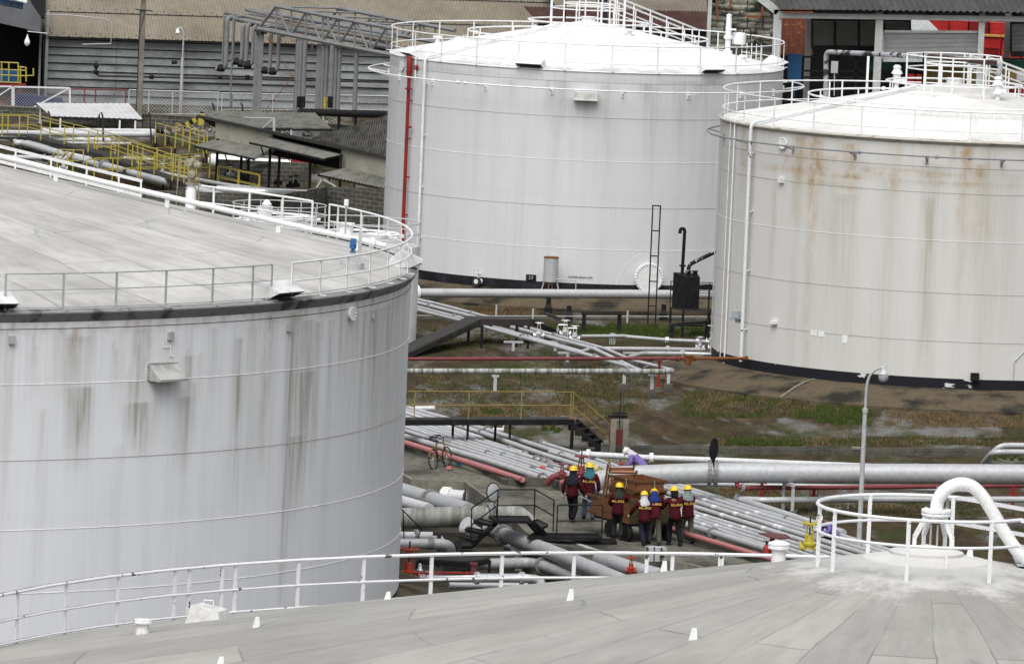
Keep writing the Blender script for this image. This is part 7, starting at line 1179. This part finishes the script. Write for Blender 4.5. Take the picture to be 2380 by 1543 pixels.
for x, y0, y1 in ((385, 330, 560), (665, 480, 640), (945, 430, 700), (1225, 480, 790), (1500, 480, 620), (860, 400, 740), (600, 450, 620)): p = sb(4, x, y0, -.3 if y1 < 700 else -1.); b = MB(); b.bar((p.x, p.y, 0), p, .13, .13); b.build('post', M['black'], e)
for i, (pts, dy, lab) in enumerate(((((375, 332), (900, 445), (720, 512), (175, 395)), 0, 'leftmost grey awning of the cream boarded shed'), (((850, 318), (1520, 478), (1350, 515), (672, 362)), 0, 'middle grey awning of the cream boarded shed'), (((1545, 598), (1940, 695), (1940, 790), (1290, 652)), 0, 'rightmost grey awning of the shed, partly behind the clean tank'))):
    y0 = 368-(pts[0][0]-205)*.00985+.2; P = [SH(4, *pts[0], y0), SH(4, *pts[1], 368-(pts[1][0]-205)*.00985+.2), SH(4, *pts[2], 368-(pts[2][0]-205)*.00985-2.2), SH(4, *pts[3], y0-2.2)]; b = MB(); b.corr(P[0], P[1], P[2], P[3], .22, .045); o = tag(b.build('awning', paint('grey_awning_sheet_%d' % i, (.2, .2, .18), (.09, .09, .08), .8, 1.2, .9, stretch=(2, 1, 1))), lab, 'awning', 'awnings of the grey shed')
    b = MB(); b.bar(P[3]-V((0, 0, .05)), P[2]-V((0, 0, .05)), .05, .08); [b.bar(P[3].lerp(P[2], f)-V((0, 0, .05)), V((P[3].lerp(P[2], f).x+.1, P[3].lerp(P[2], f).y+1.6, P[3].lerp(P[2], f).z-.6)), .05, .05) for f in (.15, .5, .85)]; b.build('strut', M['black'], o)
canopy('corrugated_canopy', ((4, 228, 75), (4, 1270, 96), (4, 1420, 238), (4, 500, 225)), (385, 383, 376, 378), paint('dark_cement_sheet', (.16, .16, .145), (.06, .06, .052), .9, .9, .9, stretch=(2, 1, 1), fine=.2), 'dark corrugated canopy behind the cream boarded shed', .19, .03, ((.98, 1), (.6, 0)))
b = MB(); p0, p1 = SH(4, 620, 140, 374), SH(4, 890, 145, 374); b.tube([p0, p1], .03, 6); b.tube([SH(4, 790, 235, 374), SH(4, 885, 150, 374)], .03, 6); b.bar(SH(4, 893, 260, 374), SH(4, 893, 140, 374), .12, .12); tag(b.build('roof_bracket', M['steel']), 'pale tube bracket standing above the shed roof edge', 'bracket')
b = MB(); P = g(4, 1120, 660); P2 = SH(4, 1115, 560, P.y-4); b.hexa([P2+V(k) for k in ((-.45, -.4, -.9), (.5, -.4, -.9), (.5, .5, -.9), (-.45, .5, -.9), (-.35, -.35, .75), (.5, -.35, .65), (.5, .5, .8), (-.3, .5, .9))]); tag(b.build('fire_box', M['red']), 'red pointed cabinet in the shade under the middle awning', 'cabinet')
b = MB(); [b.tube([g(4, 640+i*22, 640, .2), g(4, 690+i*22, 590, 1.0), g(4, 780+i*22, 560, 1.2)], .04, 6) for i in range(6)]; tag(b.build('pipe_rack_bends', M['pipe'], None, True), 'fan of curved silver conduits under the sheds', 'conduits')
b = MB(); a_, c_ = g(4, 380, 700), g(4, 1230, 735); b.hexa([a_, c_, c_+V((0, .15, 0)), a_+V((0, .15, 0))]+[p+V((0, 0, 1.)) for p in (a_, c_, c_+V((0, .15, 0)), a_+V((0, .15, 0)))]); tag(b.build('low_wall', M['block']), 'low dark wall beneath the awnings', 'wall')
for x, y in ((1040, 760), (1090, 750), (620, 700), (480, 650), (930, 730)): valve(g(4, x, y, .4), .6, 'dark', label='dark valve in the shade below the awnings', group='valves below the awnings', stem=False)
b = MB(); [b.bar(SH(4, *a, 345), SH(4, *c, 345), .07, .07) for a, c in (((1275, 775), (1325, 700)), ((1340, 700), (1455, 765)))]; tag(b.build('angle_iron', M['steel']), 'bent pale angle iron leaning over the block wall corner', 'angle iron')
# block walls around the pipe yard
KW = SH(4, 1372, 765, 338); zt = KW.z; wl_ = [g(4, -900, 1010), None]; L0 = G(*q(4, 200, 1000), 0); 
for i, (a_, c_, lab) in enumerate(((SH(4, -1200, 770, 331), SH(4, 960, 838, 326), 'long mossy block wall behind the roof of the huge left tank'), (SH(4, 955, 838, 326), KW, 'short block wall running back to the inner corner'), (KW, SH(4, 2050, 795, 334), 'block wall between the inner corner and the clean tank'))):
    n_ = (c_-a_).cross(V((0, 0, 1))).normalized()*.2; b = MB(); b.hexa([V((p.x, p.y, z))+o for z in (0, 1) for p, o in ((a_, V((0, 0, 0))), (c_, V((0, 0, 0))), (c_, -n_), (a_, -n_))])
    vs = list(b.v); vs = [(x, y, (0 if z == 0 else (a_.z if k in (4, 7) else c_.z))) for k, (x, y, z) in enumerate(vs)]; b.v = vs; tag(b.build('block_wall', M['block']), lab, 'wall', 'tall block walls of the pipe yard')
b = MB(); a_, c_ = g(4, 1100, 1100, .02), g(4, 1375, 1010, .02); b.bar(a_+V((.1, -.2, .1)), KW*1+V((.1, -.3, .1-KW.z)), .5, .25); b.bar(KW+V((0, -.4, .1-KW.z)), SH(4, 2050, 795, 334)+V((0, -.4, .1-SH(4, 2050, 795, 334).z)), .5, .25); tag(b.build('wall_plinth', M['conc']), 'pale concrete plinth strip at the foot of the block walls', 'plinth')
b = MB(); P = [SH(4, 250, 770, 322), SH(4, 1190, 805, 322), SH(4, 1190, 805, 326), SH(4, 250, 770, 326)]; b.slab(P, .05); tag(b.build('white_screen_roof', M['lighttin']), 'pale flat sheet roof strip in front of the mossy block wall', 'roof sheet')
# two small white tanks between the big ones
for i, (cx, cy, rr_, yy, lab) in enumerate(((838, 566, 2.3, 291, 'small white railed tank squeezed between the two big white tanks'), (648, 526, 1.9, 303, 'small white railed tank top showing behind the huge left tank roof'))):
    c3 = D(cx, cy, yy); t2 = Tank('small_tank', (c3.x, c3.y), rr_, c3.z, c3.z+.95, c3.z+.45, lab, zb=0, zblack=.1); b = MB(); b.cyl((c3.x, c3.y, 0), (c3.x, c3.y, c3.z), rr_, 48); b.build('shell', M['white'], t2.e, True); t2.roof(M['lighttin'], n=48, rows=4)
    b = MB(); [b.tube(circ(t2.c, rr_, c3.z+h, n=40), .022, 5, closed=True) for h in (.9, .5)]; o = b.build('railing', M['lighttin'], t2.e, True)
    for k in range(14): pb = MB(); p = t2.P(k*PI/7, c3.z); pb.bar(p, p+V((0, 0, .9)), .035, .035); pb.build('post', M['lighttin'], o)
    b = MB(); [b.tube([t2.P(-2+k*.5, c3.z+.25, 0, 1.8), t2.P(2.2-k*.4, c3.z+.35, 0, 1.7)], .05, 6) for k in range(4)]; b.tube(circ(t2.c, 1.5, c3.z+.4, n=32), .05, 5, closed=True); b.lathe([(.3, 0), (.3, .5), (.35, .5), (.35, .58), (0, .6)], (c3.x-.6, c3.y, c3.z+.2), 14); b.build('roof_pipes', M['white'], t2.e, True)
b = MB(); b.lathe([(.15, 0), (.2, .3), (.1, .45), (0, .5)], D(*q(4, 825, 990), 302), 12); tag(b.build('white_siren', M['white'], None, True), 'white bell shaped horn above the small railed tank', 'horn')

# ================================================================ BACKGROUND, right
e = empty('tan_roof_hall', D(1480, 80, 425), 'hall with a tan roof strip above dark brown roofing, behind the clean tank', 'building')
b = MB(); b.corr(D(*q(6, -250, 75), 424), D(*q(6, 1150, 108), 428), D(*q(6, 1020, -250), 452), D(*q(6, -500, -280), 448), .21, .03); b.build('roof', TAN, e)
b = MB(); BRN = paint('dark_brown_roofing', (.055, .022, .018), (.1, .06, .035), .6, 1.2, .7, stretch=(1, .3, 1), fine=.3); b.corr(D(*q(6, -420, 215), 415), D(*q(6, 1200, 290), 419), D(*q(6, 1120, 112), 427), D(*q(6, -560, 60), 423), .24, .03); b.build('lower_roof', BRN, e)
b = MB(); b.slab([D(*q(6, -420, 900), 416), D(*q(6, 1500, 900), 420), D(*q(6, 1500, 280), 420), D(*q(6, -420, 215), 416)], .1); b.build('wall', M['dark'], e)
b = MB(); p = D(*q(6, 175, 300), 414); b.bar((p.x, p.y, 0), p+V((0, 0, 5)), .25, .25); [b.box(D(*q(6, 150, 8), 413.5), (.5, .3, .5))]; tag(b.build('grey_post', M['dark']), 'dark post with a small box at the top edge behind the clean tank platform', 'post')
Yg = 384.; e = empty('tile_gable_hall', D(1730, 330, Yg), 'open hall whose gable end is filled with rows of rounded cement sheets', 'hall'); gz = lambda x, y, dy=0.: D(*q(6, x, y), Yg+dy)
b = MB(); 
for i in range(19):
    y = -40+i*52
    for k in range(9):
        x0 = 1125+k*70; x1 = x0+68
        if x0 > 1740: continue
        if y < 60 and (x0 < 1150+ (60-y)*.3 or x1 > 1640+y*1.): continue
        j = random.uniform(-6, 6); a_, c_ = gz(x0, y+j+k*3, random.uniform(0, .15)), gz(min(x1, 1742), y+j+k*3+2, random.uniform(0, .15)); b.tube([a_, a_.lerp(c_, .5)+V((0, 0, .01)), c_], random.uniform(.19, .23), 10)
b.build('rounded_sheets', paint('stained_rounded_sheet', (.26, .255, .21), (.035, .033, .028), .95, .8, .85, lo=.42, hi=.6, stretch=(1, 1, 2.2), fine=.2), e, True)
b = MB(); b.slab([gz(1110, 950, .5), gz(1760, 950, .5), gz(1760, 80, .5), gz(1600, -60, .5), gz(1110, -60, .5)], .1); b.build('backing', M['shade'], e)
fm_ = paint('pale_steel_frame', (.46, .49, .49), (.3, .27, .22), .7, 1.5, .6)
for a, c, w in (((1142, -100), (1118, 900), .2), ((1752, 90), (1735, 950), .42)): p = gz(*a, -.35); p2 = gz(*c, -.35); b = MB(); b.bar((p.x, p.y, 0), p, w, .3); b.build('frame_column', fm_, e)
b = MB(); b.bar(gz(1752, 110, -.35), gz(1560, -40, -.35), .3, .4); b.build('rafter', fm_, e)
b = MB(); [b.bar(gz(*a, -.4), gz(*c, -.4), .1, .1) for a, c in (((1200, 0), (1200, 190)), ((1330, 0), (1310, 85)), ((1465, 150), (1620, 155)), ((1610, 60), (1610, 170)))]; b.build('old_brackets', M['rust'], e)
gy_ = lambda x, y, dy=0.: D(*q(7, x, y), Yg+dy)
b = MB(); b.corr(gy_(60, -10, -1.5), gy_(60, -10, -1.5)+V((26, .0, -.45)), gy_(60, -10, -1.5)+V((26, 12, 3.4)), gy_(60, -10, -1.5)+V((-3, 12, 3.9)), .3, .045)
b.v = []; b.f = []; b.m = []; b.corr(gy_(170, 82, -1.2), gy_(2700, 122, -1.2), gy_(2700, 122, -1.2)+V((-1.5, 6, 2.4)), gy_(170, 82, -1.2)+V((-1.5, 6, 2.4)), .34, .05); b.build('dark_roof', paint('dark_grey_roofing', (.06, .06, .062), (.12, .12, .12), .5, 1., .8, stretch=(1, .2, 1)), e)
b = MB(); b.bar(gy_(170, 97, -1), gy_(2700, 118, -1), .08, .08); b.build('gutter', M['black'], e)
b = MB(); b.bar(gy_(170, 142, -.5), gy_(2700, 180, -.5), .3, .26); b.build('eave_beam', fm_, e)
for x, w in ((1075, .38), (2003, .3)): p = gy_(x, 110, -.4); b = MB(); b.bar((p.x, p.y, 0), p, w, .3); b.build('column', fm_, e)
for x in (440, 2240): p = gy_(x, 130, 6); b = MB(); b.bar((p.x, p.y, 0), p, .3, .3); b.build('rear_column', M['steel'], e)
for x in (1150, 1560, 1990, 2330): b = MB(); b.bar(gy_(x-60, 100, -.3), gy_(x, 150, -.3), .12, .2); b.build('haunch', M['dark'], e)
def louvre(x0, x1, y0, y1, dy, n, mat, label, mull=()):
    e = empty('louvre_panel', gy_(x0, y1, dy), label, 'louvre panel'); b = MB()
    for i in range(n): z0 = y0+(y1-y0)*i/n; z1 = y0+(y1-y0)*(i+.8)/n; b.slab([gy_(x0, z1, dy-.08), gy_(x1, z1+4, dy-.08), gy_(x1, z0+4, dy+.06), gy_(x0, z0, dy+.06)], .02)
    b.build('slats', mat, e); b = MB(); [b.bar(gy_(x, y0-12, dy-.1), gy_(x, y1+12, dy-.1), .1, .1) for x in (x0, x1)+tuple(mull)]; b.bar(gy_(x0, y0-5, dy-.1), gy_(x1, y0, dy-.1), .1, .12); b.bar(gy_(x0, y1+10, dy-.1), gy_(x1, y1+14, dy-.1), .12, .3); b.build('frame', M['dark'] if mat != M['lighttin2'] else fm_, e); b = MB(); b.slab([gy_(x0, y1, dy+.15), gy_(x1, y1, dy+.15), gy_(x1, y0, dy+.15), gy_(x0, y0, dy+.15)], .02); b.build('backing', M['shade'] if mat != M['lighttin2'] else M['steel'], e)
M['lighttin2'] = paint('pale_louvre', (.52, .53, .53), (.4, .4, .4), .6, 1.); gl = paint('grey_louvre', (.5, .5, .5), (.35, .35, .35), .6, 1.)
louvre(462, 1048, 185, 430, 5, 24, gl, 'dark grey louvred wall panel with three bays behind the white columns', (668, 885)); louvre(1115, 1350, 190, 420, 5, 22, gl, 'dark grey louvred panel right of the white column'); louvre(2262, 2700, 215, 480, 5, 22, gl, 'dark grey louvred panel at the right edge'); louvre(1102, 1990, 292, 525, 0, 20, M['lighttin2'], 'bright pale louvred panel hung between two white columns')
b = MB(); b.corr(gy_(150, 500, 8), gy_(470, 505, 8), gy_(470, 60, 11), gy_(150, 60, 11), .25, .03); tag(b.build('rusty_sheet_wall', paint('rusty_brown_sheeting', (.09, .03, .018), (.3, .12, .04), .8, 2.5, .7, lo=.55, hi=.7, stretch=(1, 1, 3))), 'rusty brown corrugated sheeting left of the dark louvres', 'sheet wall')
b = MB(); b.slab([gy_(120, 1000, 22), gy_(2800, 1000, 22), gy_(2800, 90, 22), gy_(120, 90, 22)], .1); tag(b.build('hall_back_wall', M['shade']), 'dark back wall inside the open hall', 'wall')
b = MB(); b.corr(gy_(1370, 290, 9), gy_(1620, 290, 9), gy_(1480, 150, 13), gy_(1300, 150, 13), .25, .03); tag(b.build('lean_roof', M['steel']), 'small grey lean to roof before the red crates', 'roof')
rs = random.Random(11); REDC = [paint('red_plastic_crate_%d' % i, c, tuple(x*.5 for x in c), .6, 2., .5) for i, c in enumerate(((.42, .014, .012), (.2, .008, .008), (.5, .03, .018)))]; ORC = paint('orange_crate_top', (.5, .24, .06), (.4, .15, .04), .5, 3.)
proto = {}
def rcrate(P, w, h, d, mi, name='plastic_crate'):
    k = (round(w, 2), round(h, 2), mi)
    if k not in proto:
        b = MB(); b.box(P+V((0, 0, h*.5)), (w, d, h*.94)); b.box(P+V((0, 0, h*.96)), (w*1.03, d*1.03, h*.06)); b.box(P+V((0, 0, h*.5)), (w*1.02, d*1.02, h*.05)); o = b.build(name, REDC[mi], None, loc=P); proto[k] = o
    else: o = proto[k].copy(); COL.objects.link(o); o.location = P
    return tag(o, 'red plastic crate in the tall stacks inside the open hall', 'crate', 'red plastic crates stacked in the hall')
cw, chh = 1.05, .62; x0w = gy_(1420, 300, 14).x
for k in range(12):
    x = x0w+k*cw*1.02; top = gy_(1500, 85 if k != 7 else 240, 14).z+rs.uniform(-.3, .1); n = int(top/chh); jy = rs.uniform(0, .6)
    for j in range(n):
        z = j*chh
        if z < 1.2: continue
        rcrate(V((x+rs.uniform(-.02, .02), Yg+14+jy, z)), cw*.93, chh, 1.0, rs.choice((0, 0, 1, 2)))
for k in range(6):
    x = gy_(2080, 300, 11).x+k*cw*1.04; n = int(gy_(2100, 350+rs.uniform(-100, 40), 11).z/chh)
    for j in range(n): rcrate(V((x, Yg+11.5+rs.uniform(0, .1), j*chh)), cw*.93, chh, 1.0, rs.choice((0, 0, 1, 2)))
    b = MB(); b.box(V((x, Yg+11.5, n*chh+.04)), (cw, 1.1, .08)); tag(b.build('crate_lid', ORC), 'orange board lying on top of a red crate stack', 'board', 'orange boards on the crate stacks')
for k in range(9): x = gy_(480+k*70, 560, 12).x; rcrate(V((x+rs.uniform(-.1, .1), Yg+12+rs.uniform(0, 2), rs.choice((1.2, 1.9, 2.6)))), .7, .5, 1.0, rs.choice((0, 1)))
b = MB(); [b.bar(gy_(150, y, 3), gy_(2700, y+25, 3), .1, .1) for y in (515, 640, 700)]; [b.bar(gy_(x, 500, 3), gy_(x-5, 900, 3), .1, .1) for x in (250, 700, 860, 1240, 1400, 1600, 1900)]; tag(b.build('hall_rack', M['dark']), 'dark steel racking in the shade of the open hall', 'rack')
for i, (x, y, w_, h_, m_, lab) in enumerate(((305, 620, .7, 1.5, 'blue', 'blue and white notice banner in the dark hall'), (665, 610, .35, .6, 'steel', 'small grey electrical box on a post in the hall'), (2350, 690, .4, .5, 'steel', 'small grey electrical box near the right edge'))): b = MB(); b.box(gy_(x, y, -2 if i else 2), (w_, .15, h_)); b.bar(gy_(x, y, -2 if i else 2.05), gy_(x-3, y+260, -2 if i else 2.05), .05, .05); tag(b.build('wall_box', M[m_]), lab, 'box')
b = MB(); b.box(gy_(1700, 600, 4), (8.5, 1.5, .9)); tag(b.build('green_containers', paint('dark_green_bins', (.02, .1, .08), (.01, .05, .04), .5, 1.5)), 'row of dark green bins under the pale louvres', 'bins')
b = MB(); b.box(gy_(2250, 700, 2), (9, .6, .8)); tag(b.build('yellow_bund', M['mustard']), 'low yellow painted bund at the right edge of the hall', 'bund')
# lagged pipe over the rusty tank and its vent fittings
lag = paint('torn_pipe_lagging', (.36, .37, .4), (.03, .03, .03), 1., 2.2, .7, lo=.5, hi=.56, stretch=(1, 1, 1)); YB = B.c[1]+3.0
Lp = [D(*q(7, 585, 900), YB+9), D(*q(7, 590, 472), YB+9), D(*q(7, 1215, 500), YB+5), D(*q(7, 1520, 515), YB+2.5)]; b = MB(); b.tube(bend(Lp, .25), .1, 12); o = tag(b.build('lagged_pipe', lag, None, True), 'pipe in torn black and white lagging passing over the rusty tank', 'pipe')
b = MB(); vY = roofP(B, *q(7, 2140, 905)); e3 = D(*q(7, 2135, 575), vY.y); b.tube([Lp[3], e3], .1, 12); b.build('brown_section', paint('brown_painted_pipe', (.06, .03, .025), (.03, .02, .018), .6, 2.), o, True); b = MB(); b.tube(bend([e3, e3+V((.12, 0, 0)), e3+V((.14, 0, -.15)), D(*q(7, 2143, 690), vY.y)], .15), .1, 12); b.build('end_bend', lag, o, True)
for P, lab, s_ in ((vY, 'white vent device on the roof of the rusty tank, fed by the lagged pipe', 1.), (D(*q(7, 1225, 800), B.c[1]+7.5), 'white vent device standing behind the roof of the rusty tank', 1.)):
    z_ = P.z; zt = D(*q(7, 2140 if 'fed' in lab else 1225, 690 if 'fed' in lab else 590), P.y).z-z_; b = MB(); b.lathe([(.09, -.1), (.09, .2), (.2, .22), (.2, .27), (.14, .3), (.15, zt*.6), (.22, zt*.62), (.22, zt*.66), (.12, zt*.85), (.16, zt*.86), (.16, zt*.92), (.1, zt)], P, 14); b.box(P+V((.12, -.1, .35)), (.4, .12, .14)); tag(b.build('vent_device', M['white'], None, True), lab, 'vent', None)
p = D(*q(7, 955, 840), B.c[1]+8.3); b = MB(); b.bar(p-V((0, 0, .5)), D(*q(7, 972, 512), B.c[1]+8.3), .09, .09); tag(b.build('pipe_prop', M['white']), 'white post propping the lagged pipe behind the rusty tank railing', 'post')
# gauge column, cabinet and gate on the clean tank
P = roofP(A, *q(6, 1295, 470)); zt = D(*q(6, 1308, 125), P.y).z-P.z; b = MB(); b.lathe([(.2, -.1), (.2, .1), (.12, .12), (.12, zt*.35), (.19, zt*.36), (.19, zt*.42), (.13, zt*.45), (.11, zt*.95), (.14, zt*.96), (0, zt)], P, 12); b.box(P+V((.2, 0, zt*.6)), (.25, .1, .08)); b.build('gauge_column', M['white'], A.e, True)
P = roofP(A, *q(6, 1410, 480)); b = MB(); fY = P.y; F_ = lambda x, y: D(*q(6, x, y), fY)
for a, c in (((1325, 490), (1325, 305)), ((1325, 305), (1372, 265)), ((1372, 265), (1505, 265)), ((1505, 265), (1500, 500)), ((1440, 265), (1440, 315))): b.bar(F_(*a), F_(*c), .05, .05)
b.bar(F_(1325, 440), F_(1500, 450), .05, .05); b.build('black_frame', M['black'], A.e); b = MB(); c0 = F_(1395, 405); b.lathe([(.26, 0), (.3, .03), (.3, D(*q(6, 1395, 310), fY).z-c0.z), (.24, D(*q(6, 1395, 298), fY).z-c0.z), (0, D(*q(6, 1395, 295), fY).z-c0.z)], c0, 16); b.build('white_drum', M['white'], A.e, True); b = MB(); b.box(F_(1345, 470), (.28, .2, .3)); b.box(F_(1400, 465), (.2, .2, .25)); b.build('instrument', M['dark'], A.e)
for z_, x, y in ((6, 405, 325), (6, 1440, 560), (5, 520, 375)): P = roofP(A, *q(z_, x, y)); b = MB(); b.lathe([(.1, -.05), (.1, .2), (.2, .2), (.2, .28), (0, .29)], P, 14); b.build('roof_nozzle', M['white'], A.e, True)
for i in range(5): a = A.th_at(*q(6, 1440+i*45, 520), A.zr); b = MB(); p = A.P(a, A.zr, -.1); b.bar(p, p+V((0, 0, .75)), .035, .035); b.build('baluster', M['white'], A.e)
# ---------------- grass and weeds
b = MB(); rs = random.Random(21); zones = [((8, 180, 560), (1300, 620), 1700, 'd', .3), ((8, 1400, 700), (2380, 790), 1600, 'g', .22), ((9, 0, 700), (1150, 800), 900, 'g', .2), ((8, 150, 720), (1300, 900), 1100, 'm', .1), ((8, 800, 1040), (2300, 1180), 900, 'm', .12), ((8, 100, 1150), (2300, 1500), 2200, 'm', .12), ((9, 900, 1300), (2380, 1534), 2600, 'm', .16), ((9, 2100, 1420), (2600, 1600), 900, 'g', .2), ((10, 1080, 200), (1330, 260), 420, 'g', .18), ((10, 1850, 410), (2100, 480), 260, 'g', .15), ((24, 60, 40), (2380, 100), 1900, 'm', .16), ((24, 100, 60), (700, 105), 700, 'g', .2), ((24, 60, 430), (700, 480), 900, 'd', .22), ((24, 150, 540), (2300, 640), 1300, 'm', .14), ((24, 2150, 170), (2380, 215), 250, 'g', .2), ((8, 600, 1420), (1900, 1534), 900, 'd', .16), ((16, 1000, 1440), (1696, 1560), 1500, 'd', .18), ((3, 1250, 230), (1700, 330), 300, 'm', .2)]
for (z_, xa, ya), (xb, yb), n, kind, hgt in zones:
    cl = [(rs.uniform(xa, xb), rs.uniform(ya, yb), rs.choice('gdm') if kind == 'm' else kind) for _ in range(max(12, n//14))]
    for i in range(int(n*5)):
        cx, cy, kk = cl[rs.randrange(len(cl))]; x = min(max(rs.gauss(cx, (xb-xa)*.03), xa), xb); y = min(max(rs.gauss(cy, (yb-ya)*.05), ya), yb); P = G(*q(z_, x, y)); h = hgt*rs.uniform(.15, .8); w = rs.uniform(.01, .026); a = rs.uniform(0, PI); l = V((rs.uniform(-.5, .5), rs.uniform(-.5, .5), 1))*h; s_ = V((math.cos(a), math.sin(a), 0))*w
        b.cur = {'g': 0, 'd': 1, 'm': 2}[kk]; b.add([P-s_, P+s_, P+l], [(0, 1, 2)])
gm_ = [paint('green_grass', (.06, .085, .018), (.035, .05, .012), .7, 3., .9), paint('dry_grass', (.17, .12, .065), (.09, .065, .035), .7, 3., .9), paint('dull_weeds', (.08, .075, .035), (.06, .055, .03), .7, 3., .9)]
tag(b.build('grass', gm_), 'tufts of green and dry grass scattered over the gravel yard', 'grass', kind='stuff')
#==REST==
